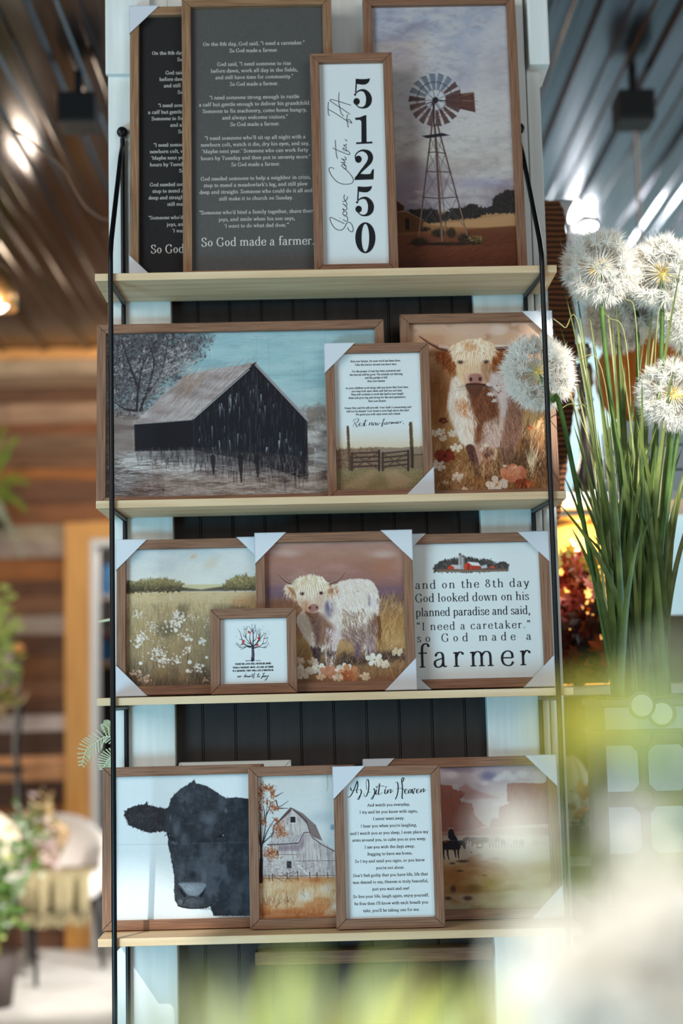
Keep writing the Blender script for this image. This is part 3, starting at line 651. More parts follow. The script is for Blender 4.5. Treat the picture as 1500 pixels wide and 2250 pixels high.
for st in ([(320, 1732), (240, 1695), (185, 1668), (165, 1675), (185, 1735), (225, 1785), (280, 1800), (318, 1772), (338, 1732), (365, 1716), (395, 1740), (410, 1790), (398, 1818), (365, 1800), (350, 1770)],
           [(300, 1688), (340, 1708), (352, 1690), (345, 1660), (315, 1648), (300, 1622), (318, 1602), (342, 1615), (340, 1640), (318, 1640)], [(268, 1676), (273, 1672)],
           [(318, 1604), (300, 1575), (330, 1590), (345, 1570), (320, 1535), (300, 1520), (335, 1545), (345, 1525), (325, 1490), (312, 1462), (318, 1425)], [(295, 1500), (330, 1490), (350, 1462), (345, 1445)],
           [(205, 1157), (200, 1146), (168, 1142), (155, 1165), (185, 1230), (240, 1290), (310, 1316), (380, 1312), (410, 1285), (400, 1240), (352, 1180), (318, 1150), (292, 1128), (294, 1112), (318, 1115), (334, 1138), (330, 1160), (305, 1142)],
           [(334, 1125), (300, 1090), (280, 1086), (325, 1090), (300, 1055), (285, 1048), (330, 1062), (334, 1045), (318, 1025)], [(193, 935), (240, 958), (310, 985), (360, 1005), (374, 990), (355, 965)], [(221, 852), (226, 920), (232, 1000), (246, 1050)],
           [(355, 968), (320, 960), (302, 945), (308, 935), (335, 950), (346, 970)], [(345, 935), (318, 912), (308, 905), (335, 905), (340, 890)], [(342, 868), (338, 855), (322, 845)],
           [(150, 450), (146, 510), (148, 570), (160, 598)], [(147, 528), (230, 575), (320, 635), (398, 676)], [(350, 582), (342, 640), (352, 680), (358, 720)], [(398, 676), (375, 640), (340, 640)],
           [(376, 580), (280, 515), (190, 455), (166, 435), (180, 425), (240, 440), (320, 465), (388, 487)], [(262, 350), (258, 430), (268, 510), (284, 570), (312, 602)]):
    ink.script(st, ZO, ZS, 1.5, 1.5)
ink.build(MAT['ink'])

# ---- square sign
f = FR['eighth']; print_plain(f, MAT['paper']); ink = Ink(f)
EO = (640, 1120); ES = 2.344
e = lambda x, y: (EO[0]+x/ES, EO[1]+y/ES)
for t, xl, xr, yl, yr, xh in (("and on the 8th day", 637, 1225, 406, 398, 28), ("God looked down on his", 637, 1224, 475, 466, 28), ("planned paradise and said,", 640, 1230, 548, 539, 28), ("“I need a caretaker.”", 645, 1232, 620, 610, 26), ("so God made a", 646, 1236, 682, 670, 27), ("farmer", 648, 1236, 814, 800, 76)):
    a = e(xl, yl); b_ = e(xr, yr); ink.line(t, a[0], b_[0], a[1], b_[1], xh/ES, .085 if xh < 50 else .075, .034, .05)
ink.build(MAT['ink'])

# ---- small poem and the hand-lettered line under it
f = FR['rest']; ink = Ink(f)
RO = (710, 750); RS = 6.0
for t, xl, xr, yl, yr in (("Rest now farmer, for your work has been done.", 358, 1020, 284, 258), ("Take the tractor around one more turn.", 415, 968, 330, 305), ("For the prayer of rain has been answered and", 377, 1015, 415, 392), ("the harvest will be good. The animals are thriving", 348, 1045, 462, 434), ("and the garden is full.", 547, 850, 498, 484), ("Rest now farmer.", 582, 822, 540, 530),
    ("As your children work along side you know that from here", 292, 1117, 640, 605), ("you may look upon them and feel you are near.", 372, 1045, 678, 652), ("They will continue to work the land as you taught", 362, 1058, 722, 694), ("them and grow big and strong for the next generation.", 333, 1090, 768, 736), ("Rest now farmer.", 593, 832, 803, 794),
    ("Praise Him and He will provide. Your faith is unwavering and", 281, 1158, 903, 868), ("will not be denied. Your home is now high above the land.", 305, 1134, 945, 912), ("We greet you with open arms and a hand.", 427, 1018, 984, 958)):
    ink.line(t, RO[0]+xl/RS, RO[0]+xr/RS, RO[1]+yl/RS, RO[1]+yr/RS, 2.8, .12, .06, .05, 3)
for st in ([(388, 1130), (405, 1090), (420, 1030)], [(390, 1065), (400, 1035), (440, 1018), (465, 1030), (450, 1065), (415, 1085)], [(415, 1085), (435, 1105), (440, 1130), (455, 1125)],
           [(455, 1105), (490, 1095), (496, 1075), (478, 1078), (470, 1105), (485, 1120), (510, 1105)], [(510, 1105), (530, 1078), (535, 1100), (525, 1118), (508, 1112)], [(560, 1030), (548, 1070), (542, 1108), (556, 1115), (575, 1100)], [(520, 1058), (560, 1050), (585, 1046)],
           [(600, 1112), (612, 1070), (604, 1108), (630, 1070), (642, 1075), (638, 1108), (655, 1100)], [(675, 1072), (658, 1088), (660, 1106), (680, 1104), (688, 1085), (678, 1072), (692, 1080)], [(698, 1072), (692, 1100), (706, 1105), (718, 1078), (714, 1100), (728, 1104), (738, 1075), (748, 1080)],
           [(800, 1040), (810, 1022), (795, 1030), (780, 1080), (768, 1122), (778, 1118), (790, 1085)], [(760, 1085), (800, 1080)], [(838, 1068), (815, 1075), (808, 1096), (826, 1096), (842, 1068), (838, 1094), (852, 1094)], [(858, 1068), (868, 1066), (862, 1090)], [(866, 1080), (880, 1064), (896, 1068), (890, 1092)],
           [(905, 1090), (912, 1064), (906, 1088), (928, 1064), (932, 1086), (955, 1062), (958, 1086), (970, 1080)], [(972, 1080), (995, 1070), (990, 1056), (975, 1066), (978, 1086), (1000, 1078)], [(1008, 1085), (1016, 1058), (1012, 1078), (1030, 1056), (1042, 1060)]):
    ink.script(st, RO, RS, .6, 1.7)
x_, z_ = loc2(f, RO[0]+1058/RS, RO[1]+1086/RS); ink.dot(x_, z_, .0009)
ink.build(MAT['ink'])

# ---- heaven poem
f = FR['heaven']; print_plain(f, MAT['paper']); ink = Ink(f)
HO = (720, 1680); HS = 5.769
for t, xl, xr, yl, yr in (("And watch you everyday,", 498, 1040, 530, 522), ("I try and let you know with signs,", 402, 1138, 620, 607), ("I never went away.", 573, 970, 702, 697), ("I hear you when you're laughing,", 418, 1130, 797, 783), ("and I watch you as you sleep, I even place my", 282, 1272, 890, 870), ("arms around you, to calm you as you weep.", 310, 1248, 975, 957), ("I see you wish the days away,", 466, 1100, 1062, 1053), ("Begging to have me home,", 500, 1070, 1150, 1140),
    ("So I try and send you signs, so you know", 343, 1228, 1243, 1226), ("you're not alone.", 610, 970, 1326, 1320), ("Don't feel guilty that you have life, life that", 320, 1266, 1425, 1404), ("was denied to me, Heaven is truly beautiful,", 317, 1272, 1510, 1492), ("just you wait and see!", 562, 1032, 1594, 1585), ("So live your life, laugh again, enjoy yourself,", 320, 1280, 1690, 1672), ("be free then I'll know with each breath you", 335, 1270, 1780, 1762), ("take, you'll be taking one for me.", 445, 1163, 1868, 1854)):
    ink.line(t, HO[0]+xl/HS, HO[0]+xr/HS, HO[1]+yl/HS, HO[1]+yr/HS, 4.2, .10, .062, .06, 4)
for st in ([(372, 208), (330, 320), (290, 395), (262, 416), (250, 400)], [(372, 208), (380, 260), (364, 330), (370, 362)], [(288, 290), (300, 330), (345, 322), (395, 318)], [(412, 312), (425, 345), (408, 400), (388, 442), (372, 438), (395, 405), (432, 358)],
           [(492, 320), (484, 240), (494, 190), (510, 195), (520, 260), (508, 350), (482, 404), (460, 398), (460, 362)], [(505, 352), (540, 350)],
           [(582, 300), (595, 340), (580, 400), (560, 438), (545, 430), (566, 405), (608, 360)], [(618, 318), (606, 365), (618, 380), (640, 350)], [(655, 238), (648, 310), (640, 365), (652, 382), (690, 350)], [(600, 282), (650, 268), (715, 275)],
           [(728, 310), (720, 358), (735, 372), (750, 345)], [(752, 372), (762, 318), (755, 362), (785, 315), (798, 322), (792, 362), (830, 325)],
           [(858, 235), (868, 222), (885, 235), (890, 300), (880, 380), (855, 440)], [(948, 165), (935, 195), (945, 300), (940, 400), (945, 436)], [(945, 165), (962, 172), (955, 205), (935, 225)], [(868, 305), (920, 300), (965, 318)],
           [(962, 345), (1000, 330), (998, 310), (978, 318), (975, 355), (995, 368), (1020, 345)], [(1052, 312), (1028, 325), (1022, 355), (1040, 362), (1058, 315), (1055, 355), (1072, 348)], [(1072, 310), (1082, 372), (1098, 320), (1092, 300), (1110, 310)], [(1115, 345), (1148, 330), (1145, 310), (1128, 318), (1124, 352), (1142, 362), (1165, 340)], [(1170, 362), (1182, 312), (1176, 352), (1206, 305), (1216, 315), (1210, 350), (1250, 315)]):
    ink.script(st, HO, HS, .8, 2.3)
for px in ((622, 290), (735, 285)):
    x_, z_ = loc2(f, HO[0]+px[0]/HS, HO[1]+px[1]/HS); ink.dot(x_, z_, .0012)
ink.build(MAT['ink'])

# ---- small tree print lettering
f = FR['tree']; print_plain(f, MAT['paper']); ink = Ink(f)
TO = (470, 1345); TS = 8.571
for t, xl, xr, yl, yr in (("THOSE WE LOVE WILL NEVER BE MORE", 395, 1075, 997, 980), ("THAN A THOUGHT AWAY. AS LONG AS THERE", 352, 1120, 1063, 1046), ("IS A MEMORY, THEY WILL LIVE FOREVER IN", 352, 1118, 1124, 1107)):
    ink.line(t, TO[0]+xl/TS, TO[0]+xr/TS, TO[1]+yl/TS, TO[1]+yr/TS, 2.5, .17, .08, .06, 3)
for st in ([(450, 1205), (444, 1228), (462, 1225), (472, 1200), (455, 1205)], [(475, 1200), (470, 1225), (488, 1224), (496, 1200), (492, 1225), (510, 1200), (524, 1204)],
           [(600, 1160), (580, 1195), (560, 1230), (585, 1200), (598, 1200), (592, 1226), (612, 1215)], [(612, 1215), (634, 1208), (625, 1198), (612, 1215), (622, 1226), (645, 1212)], [(668, 1198), (645, 1210), (648, 1226), (668, 1205), (664, 1226), (682, 1205)], [(684, 1225), (690, 1198), (704, 1202)], [(730, 1170), (715, 1215), (726, 1225)], [(690, 1186), (730, 1160), (740, 1158)], [(770, 1140), (750, 1190), (735, 1235), (750, 1240), (768, 1215)], [(740, 1200), (765, 1205)],
           [(840, 1150), (825, 1190), (815, 1225), (830, 1222)], [(800, 1178), (860, 1165)], [(850, 1200), (838, 1222), (856, 1222), (862, 1200), (850, 1200)],
           [(915, 1195), (905, 1225), (890, 1248), (880, 1240), (915, 1215)], [(945, 1140), (925, 1195), (918, 1225), (935, 1220)], [(900, 1168), (960, 1150)], [(960, 1195), (940, 1210), (945, 1226), (965, 1198), (962, 1222), (978, 1212)], [(985, 1192), (980, 1215), (1000, 1210), (1025, 1185)], [(1025, 1185), (1000, 1240), (970, 1285), (955, 1280), (990, 1240)]):
    ink.script(st, TO, TS, .6, 1.3)
ink.build(MAT['ink'])
# ------------------------------------------------------------------ painted pictures (colours worked out per vertex of a fine grid)
class Paint:
    def __init__(s, f, org, sc, base, res=1.0, seed=1):
        s.f = f; s.W = max(8, int(f.iw*1225*res)); s.H = max(8, int(f.ih*1225*res)); s.res = res
        s.rng = np.random.default_rng(seed)
        s.a = np.zeros((s.H, s.W, 3)); s.a[:] = base
        x, z0, z1 = f.iw/2, f.rw-0.002, f.rw-0.002+f.ih
        src = [project(np.array(f.M @ Vector(p))) for p in ((-x, REC, z1), (x, REC, z1), (x, REC, z0), (-x, REC, z0))]
        dst = [(0, 0), (s.W-1, 0), (s.W-1, s.H-1), (0, s.H-1)]
        A = []; B = []
        for (u, v), (X, Y) in zip(src, dst):
            u = (u-org[0])*sc; v = (v-org[1])*sc
            A += [[u, v, 1, 0, 0, 0, -X*u, -X*v], [0, 0, 0, u, v, 1, -Y*u, -Y*v]]; B += [X, Y]
        s.h = np.append(np.linalg.solve(np.array(A), np.array(B)), 1).reshape(3, 3)
        s.k = res/sc                                    # traced units -> grid cells
        hi = np.linalg.inv(s.h)
        X, Y = np.meshgrid(np.arange(s.W), np.arange(s.H))
        q = np.stack([X, Y, np.ones_like(X)], -1) @ hi.T
        s.X, s.Y = q[..., 0]/q[..., 2], q[..., 1]/q[..., 2]      # traced coordinates of each grid cell
    def T(s, pts):
        p = np.asarray(pts, float).reshape(-1, 2); q = np.c_[p, np.ones(len(p))] @ s.h.T
        return q[:, :2]/q[:, 2:]
    def noise(s, sx, sy, seed=0, octv=4):
        """smooth noise 0..1, feature size sx by sy in traced units"""
        r = np.random.default_rng(seed+77); out = 0; amp = 1.0; tot = 0
        sx *= s.k; sy *= s.k
        for o in range(octv):
            gx, gy = int(s.W/sx)+3, int(s.H/sy)+3; g = r.random((gy, gx))
            x = np.arange(s.W)/sx; y = np.arange(s.H)/sy
            xi, yi = x.astype(int), y.astype(int); fx, fy = x-xi, y-yi; fx = fx*fx*(3-2*fx); fy = fy*fy*(3-2*fy)
            t = g[yi][:, xi]*(1-fx)+g[yi][:, xi+1]*fx; b = g[yi+1][:, xi]*(1-fx)+g[yi+1][:, xi+1]*fx
            out = out+amp*(t*(1-fy)[:, None]+b*fy[:, None]); tot += amp; amp *= .55; sx = max(sx/2, 1.0); sy = max(sy/2, 1.0)
        out = out/tot
        return np.clip((out-.5)*1.9+.5, 0, 1)
    def mix(s, m, col):
        s.a += (np.asarray(col, float)-s.a)*m[..., None] if np.ndim(col) == 1 or np.shape(col) == (3,) else (col-s.a)*m[..., None]
    def vgrad(s, stops):
        ys = [q[0] for q in stops]; return np.stack([np.interp(s.Y, ys, [q[1][c] for q in stops]) for c in range(3)], -1)
    def band(s, y0, y1, soft=10):
        return np.clip((s.Y-y0)/soft+.5, 0, 1)*np.clip((y1-s.Y)/soft+.5, 0, 1)
    def mask(s, pts, soft=1.0, rough=0.0, smooth=False, rseed=0):
        soft = max(0.8, soft*s.k)
        if smooth: pts = crom(pts, 5, True)[:-1]
        if rough:
            P = np.asarray(pts, float); out = []; r = np.random.default_rng(rseed+3)
            for i in range(len(P)):
                a, b = P[i], P[(i+1) % len(P)]; n = max(1, int(np.hypot(*(b-a))*s.k/2))
                for k in range(n): out.append(a+(b-a)*k/n+r.normal(0, rough, 2))
            pts = out
        p = s.T(pts); m = np.zeros((s.H, s.W))
        x0, y0 = np.floor(p.min(0)-soft-1).astype(int); x1, y1 = np.ceil(p.max(0)+soft+2).astype(int)
        x0, y0 = max(x0, 0), max(y0, 0); x1, y1 = min(x1, s.W), min(y1, s.H)
        if x1 <= x0 or y1 <= y0: return m
        X, Y = np.meshgrid(np.arange(x0, x1), np.arange(y0, y1))
        ins = np.zeros(X.shape, bool); dist = np.full(X.shape, 1e9)
        n = len(p)
        for i in range(n):
            ax, ay = p[i]; bx, by = p[(i+1) % n]
            if ay != by:
                c = ((ay > Y) != (by > Y)); ins ^= c & (X < (bx-ax)*(Y-ay)/(by-ay)+ax)
            L2 = (bx-ax)**2+(by-ay)**2 or 1e-9
            t = np.clip(((X-ax)*(bx-ax)+(Y-ay)*(by-ay))/L2, 0, 1)
            dist = np.minimum(dist, (X-ax-t*(bx-ax))**2+(Y-ay-t*(by-ay))**2)
        sd = np.sqrt(dist)*np.where(ins, 1, -1)
        m[y0:y1, x0:x1] = np.clip(sd/soft*.5+.5, 0, 1)
        return m
    def poly(s, pts, col, alpha=1.0, soft=1.0, **k):
        m = s.mask(pts, soft, **k)*alpha; s.mix(m, col); return m
    def seg(s, a, b, w0, w1, col, alpha=1.0):
        """one tapered brush mark, ends and widths in grid cells"""
        w = max(w0, w1)/2+1.5
        x0, x1 = int(max(0, min(a[0], b[0])-w)), int(min(s.W, max(a[0], b[0])+w+1)); y0, y1 = int(max(0, min(a[1], b[1])-w)), int(min(s.H, max(a[1], b[1])+w+1))
        if x1 <= x0 or y1 <= y0: return
        X = np.arange(x0, x1)[None, :]-a[0]; Y = np.arange(y0, y1)[:, None]-a[1]
        dx, dy = b[0]-a[0], b[1]-a[1]; L2 = dx*dx+dy*dy+1e-9
        t = np.clip((X*dx+Y*dy)/L2, 0, 1); d = np.sqrt((X-t*dx)**2+(Y-t*dy)**2)
        m = np.clip((w0+(w1-w0)*t)/2-d+.5, 0, 1)*alpha
        s.a[y0:y1, x0:x1] += (np.asarray(col, float)-s.a[y0:y1, x0:x1])*m[..., None]
    def line(s, pts, w, col, alpha=1.0, w1=None, curve=False):
        if curve: pts = crom(pts, 5)
        p = s.T(pts); n = len(p)-1; w *= s.k; w1 = w if w1 is None else w1*s.k
        for i in range(n): s.seg(p[i], p[i+1], w+(w1-w)*i/n, w+(w1-w)*(i+1)/n, col, alpha)
    def blob(s, x, y, rx, ry, col, alpha=1.0, soft=.5, ang=0.0):
        dx, dy = s.X-x, s.Y-y; c, q = math.cos(ang), math.sin(ang)
        r = np.sqrt(((dx*c+dy*q)/rx)**2+((dy*c-dx*q)/ry)**2)
        m = np.clip((1-r)/soft, 0, 1); m = m*m*(3-2*m)*alpha; s.mix(m, col)
    def inside(s, m, n):
        """n random cells weighted by a mask"""
        w = m.ravel(); c = np.cumsum(w); 
        if c[-1] <= 0: return np.zeros((0, 2))
        i = np.searchsorted(c, s.rng.random(n)*c[-1]); i = np.clip(i, 0, w.size-1)
        return np.c_[i % s.W, i//s.W].astype(float)
    def dabs(s, m, n, length, w, ang, cols, alpha=.8, jit=.3, taper=.3, vary=8):
        """n short brush marks inside a mask; ang in radians from the +x axis, or a function of traced x,y"""
        P = s.inside(m, n); cols = np.asarray(cols, float).reshape(-1, 3); L = length*s.k; W = w*s.k
        for p in P:
            th = ang(s.X[int(p[1]), int(p[0])], s.Y[int(p[1]), int(p[0])]) if callable(ang) else ang
            th += s.rng.normal(0, jit); l = L*s.rng.uniform(.5, 1.3)
            c = cols[s.rng.integers(len(cols))]+s.rng.normal(0, vary)
            q = (p[0]+math.cos(th)*l, p[1]+math.sin(th)*l)
            s.seg(p, q, W*s.rng.uniform(.6, 1.2), W*taper, np.clip(c, 0, 255), alpha)
    def flower(s, x, y, r, col, centre=(200, 160, 90), n=6, flat=.7):
        for k in range(n):
            t = 2*PI*k/n+s.rng.random()*.5; rr = r*s.rng.uniform(.75, 1.1)
            p = s.T([(x, y), (x+math.cos(t)*rr, y+math.sin(t)*rr*flat)])
            s.seg(p[0], p[1], r*.35*s.k, r*.75*s.k, np.clip(np.asarray(col, float)+s.rng.normal(0, 9), 0, 255), .95)
        s.blob(x, y, r*.28, r*.22, centre, .9)
    def build(s, m=None):
        f = s.f; W, H = s.W, s.H
        x = np.linspace(-f.iw/2, f.iw/2, W); z = np.linspace(f.rw-0.002+f.ih, f.rw-0.002, H)
        co = np.empty((H, W, 3), np.float32); co[..., 0] = x[None]; co[..., 1] = REC; co[..., 2] = z[:, None]
        i = np.arange(W*H).reshape(H, W); q = np.stack([i[:-1, :-1], i[1:, :-1], i[1:, 1:], i[:-1, 1:]], -1).reshape(-1, 4)
        me = bpy.data.meshes.new('print'); me.vertices.add(W*H); me.vertices.foreach_set('co', co.ravel())
        me.loops.add(q.size); me.loops.foreach_set('vertex_index', q.ravel().astype(np.int32))
        me.polygons.add(len(q)); me.polygons.foreach_set('loop_start', np.arange(0, q.size, 4, dtype=np.int32))
        me.update(calc_edges=True)
        ca = me.color_attributes.new('paint', 'BYTE_COLOR', 'POINT')
        rgba = np.ones((H*W, 4), np.float32); rgba[:, :3] = np.clip(s.a, 0, 255).reshape(-1, 3)/255.0
        ca.data.foreach_set('color_srgb', rgba.ravel())
        me.materials.append(m or MAT['art'])
        o = bpy.data.objects.new('print', me); C.objects.link(o); o.parent = f.o
        return o
A_ = np.array
# ---- windmill
def paint_windmill():
    p = Paint(FR['windmill'], (860, 130), 4.89, (190, 185, 185), seed=3)
    p.a = p.vgrad([(-650, (176, 178, 192)), (-200, (186, 186, 198)), (250, (190, 184, 190)), (700, (204, 194, 190)), (1100, (196, 182, 172)), (1350, (160, 140, 142)), (1600, (150, 132, 138)), (1750, (170, 140, 120))])
    n1, n2, n3 = p.noise(500, 300, 1), p.noise(300, 120, 2), p.noise(70, 30, 3, 3)
    sky = p.band(-2000, 1640, 60)
    p.mix(np.clip((n1-.5)*3, 0, 1)*.55*sky, (222, 214, 206)); p.mix(np.clip((.46-n1)*3, 0, 1)*.5*sky, (140, 128, 142))
    p.mix(np.clip((n2-.6)*3, 0, 1)*.4*sky, (226, 218, 206)); p.mix((n3-.5).clip(0, 1)*.35*sky, (120, 108, 112))
    p.poly([(900, 200), (1000, -300), (1300, -450), (1330, 250), (1280, 700), (1000, 950), (820, 560)], (224, 214, 206), .45, 60, smooth=True)
    p.dabs(p.mask([(700, 250), (1300, 200), (1300, 1050), (650, 1050)], 30), 260, 60, 5, -.6, [(236, 228, 218), (160, 150, 156)], .3, .4)
    p.blob(250, 1130, 330, 110, (150, 130, 128), .6, .9); p.blob(1000, 1330, 500, 90, (158, 150, 176), .55, .9)
    p.blob(420, 1000, 230, 280, (226, 214, 200), .5, .9)
    # land
    p.mix(p.band(1640, 4000, 20), p.vgrad([(1640, (178, 138, 98)), (1800, (168, 116, 74)), (1900, (120, 70, 46)), (2100, (110, 62, 42)), (2250, (84, 48, 36))]))
    p.poly([(700, 1750), (1330, 1660), (1330, 1790), (1000, 1810), (600, 1800), (360, 1770)], (196, 148, 102), .9, 6)
    p.poly([(800, 1830), (1340, 1790), (1340, 1990), (1000, 2020), (780, 1920)], (104, 58, 38), .8, 14)
    p.dabs(p.band(1930, 2400, 30), 420, 130, 6, -.35, [(84, 46, 32), (140, 84, 54), (160, 100, 64), (70, 40, 32)], .35, .12)
    dk = [(48, 42, 40), (62, 54, 48), (38, 34, 34)]
    t1 = p.poly([(140, 1620), (300, 1610), (480, 1615), (510, 1690), (640, 1600), (760, 1600), (870, 1545), (1000, 1600), (1080, 1570), (1100, 1490), (1220, 1410), (1330, 1400), (1335, 1650), (1040, 1660), (860, 1710), (620, 1730), (400, 1760), (330, 1740)], (52, 46, 43), 1, 4, rough=8)
    p.dabs(t1, 500, 22, 10, -1.2, dk+[(78, 68, 56)], .7, .8)
    p.poly([(55, 1640), (150, 1640), (340, 1730), (335, 1850), (60, 1870)], (104, 66, 42), 1, 2); p.poly([(55, 1520), (135, 1580), (135, 1625), (55, 1640)], (70, 42, 32), 1, 2)
    p.line([(55, 1640), (150, 1636), (345, 1730)], 8, (150, 116, 84)); p.line([(55, 1520), (137, 1580)], 6, (150, 116, 90)); p.poly([(145, 1710), (188, 1712), (190, 1838), (150, 1830)], (40, 30, 28), 1, 2)
    for k in range(9): p.line([(75+k*30, 1660+k*9), (77+k*30, 1860)], 3, (76, 46, 32), .6)
    for (x, y, rx, ry) in ((300, 1965, 120, 60), (360, 1830, 60, 30), (500, 1870, 90, 60), (640, 1870, 70, 70), (780, 1930, 90, 70), (890, 1960, 110, 50), (620, 1985, 330, 25)):
        p.blob(x, y, rx, ry, (46, 36, 30), .9, .6); m = np.clip(1-((p.X-x)/rx)**2-((p.Y-y)/ry)**2, 0, 1)
        p.dabs(m, 70, 24, 5, -1.5, [(60, 50, 36), (100, 84, 52), (40, 30, 26)], .8, .7)
    p.dabs(p.mask([(820, 1890), (960, 1900), (980, 1970), (830, 1960)], 3), 90, 12, 7, -1.5, [(166, 146, 84), (120, 104, 60)], .9, .8)
    p.blob(400, 1985, 330, 22, (52, 32, 26), .7, .6)
    # tower
    rust, dkr = (96, 72, 64), (58, 48, 48)
    def lerp(a, b, t): return (a[0]+(b[0]-a[0])*t, a[1]+(b[1]-a[1])*t)
    La, Lb, Ma, Mb, Ra, Rb = (435, 700), (290, 1905), (462, 700), (542, 1950), (497, 720), (812, 1890)
    Ba, Bb = (470, 760), (590, 1850)
    lv = [.12, .25, .42, .65, .93]
    for i in range(4):
        for (a0, a1, b0, b1) in ((La, Lb, Ma, Mb), (Ma, Mb, Ra, Rb), (La, Lb, Ba, Bb), (Ba, Bb, Ra, Rb)):
            p.line([lerp(a0, a1, lv[i]), lerp(b0, b1, lv[i+1])], 5, (104, 92, 90), .75); p.line([lerp(b0, b1, lv[i]), lerp(a0, a1, lv[i+1])], 5, (104, 92, 90), .75)
    for t in (.25, .42, .65):
        p.line([lerp(La, Lb, t), lerp(Ma, Mb, t-.012)], 13, rust); p.line([lerp(Ma, Mb, t-.012), lerp(Ra, Rb, t)], 13, rust)
        for q in (lerp(La, Lb, t), lerp(Ma, Mb, t-.012), lerp(Ra, Rb, t)): p.blob(q[0], q[1], 15, 14, dkr, 1, .5)
    p.line([Ba, Bb], 9, (88, 70, 66), .8)
    p.line([La, Lb], 17, rust, w1=13); p.line([Ra, Rb], 17, (92, 70, 64), w1=15); p.line([Ma, Mb], 22, (104, 72, 62), w1=26)
    p.line([lerp(La, Lb, .75), Lb], 8, (186, 150, 116), .8); p.line([lerp(Ra, Rb, .75), Rb], 8, (186, 146, 110), .8); p.line([lerp(Ma, Mb, .85), Mb], 9, (190, 156, 120), .7)
    p.poly([(322, 825), (545, 793), (628, 818), (380, 850)], (48, 46, 50), 1, 2)
    # vane and wheel
    p.poly([(580, 402), (740, 372), (884, 353), (900, 572), (650, 512), (580, 470)], (100, 66, 58), 1, 2)
    p.line([(600, 432), (890, 452)], 7, (156, 128, 112)); p.line([(760, 392), (882, 360)], 7, (160, 132, 110)); p.line([(660, 500), (893, 562)], 6, (70, 44, 42))
    p.dabs(p.mask([(740, 380), (884, 356), (898, 568), (700, 515)], 2), 60, 50, 5, .05, [(80, 50, 46), (126, 88, 76)], .6, .1)
    cx, cy = 470, 438
    p.blob(cx, cy, 112, 112, (214, 214, 218), .5, .2)
    for k in range(18):
        t = 2*PI*k/18+.03; ux, uy = math.cos(t), math.sin(t); vx, vy = -uy, ux
        ri, ro = 118, 275
        up = uy < -.25 and ux < .55
        c = (122, 132, 144) if up else ((98, 72, 68) if uy < .3 or ux > 0 else (108, 82, 76))
        q = [(cx+ux*ri+vx*13, cy+uy*ri+vy*13), (cx+ux*ro+vx*33, cy+uy*ro*1.0+vy*33), (cx+ux*(ro+10)-vx*26, cy+uy*(ro+10)-vy*26), (cx+ux*ri-vx*13, cy+uy*ri-vy*13)]
        p.poly(q, c, .96, 1.2, rough=2.0); p.line([q[0], q[1]], 5, A_(c)*.6, .8); p.line([q[1], q[2]], 7, A_(c)*.55, .8)
    for k in range(48):
        a, b = 2*PI*k/48, 2*PI*(k+1)/48
        p.line([(cx-5+192*math.cos(a), cy+192*math.sin(a)), (cx-5+192*math.cos(b), cy+192*math.sin(b))], 8, (70, 66, 70) if math.sin(a) < .3 else (128, 98, 84))
        p.line([(cx+113*math.cos(a), cy+113*math.sin(a)), (cx+113*math.cos(b), cy+113*math.sin(b))], 5, (90, 86, 90))
    for k in range(9):
        t = 2*PI*k/9+.3; p.line([(cx, cy), (cx+115*math.cos(t), cy+115*math.sin(t))], 6, (84, 78, 80))
    p.blob(470, 440, 40, 40, (44, 42, 46), 1, .4); p.line([(470, 440), (590, 448)], 16, (58, 50, 52)); p.line([(470, 445), (375, 480)], 12, (64, 54, 54)); p.line([(450, 460), (455, 720)], 28, (70, 52, 50), w1=16); p.line([(470, 470), (555, 600)], 9, (60, 50, 50)); p.line([(440, 470), (385, 590)], 9, (60, 50, 50))
    p.a = p.a*.94; p.build()
paint_windmill()
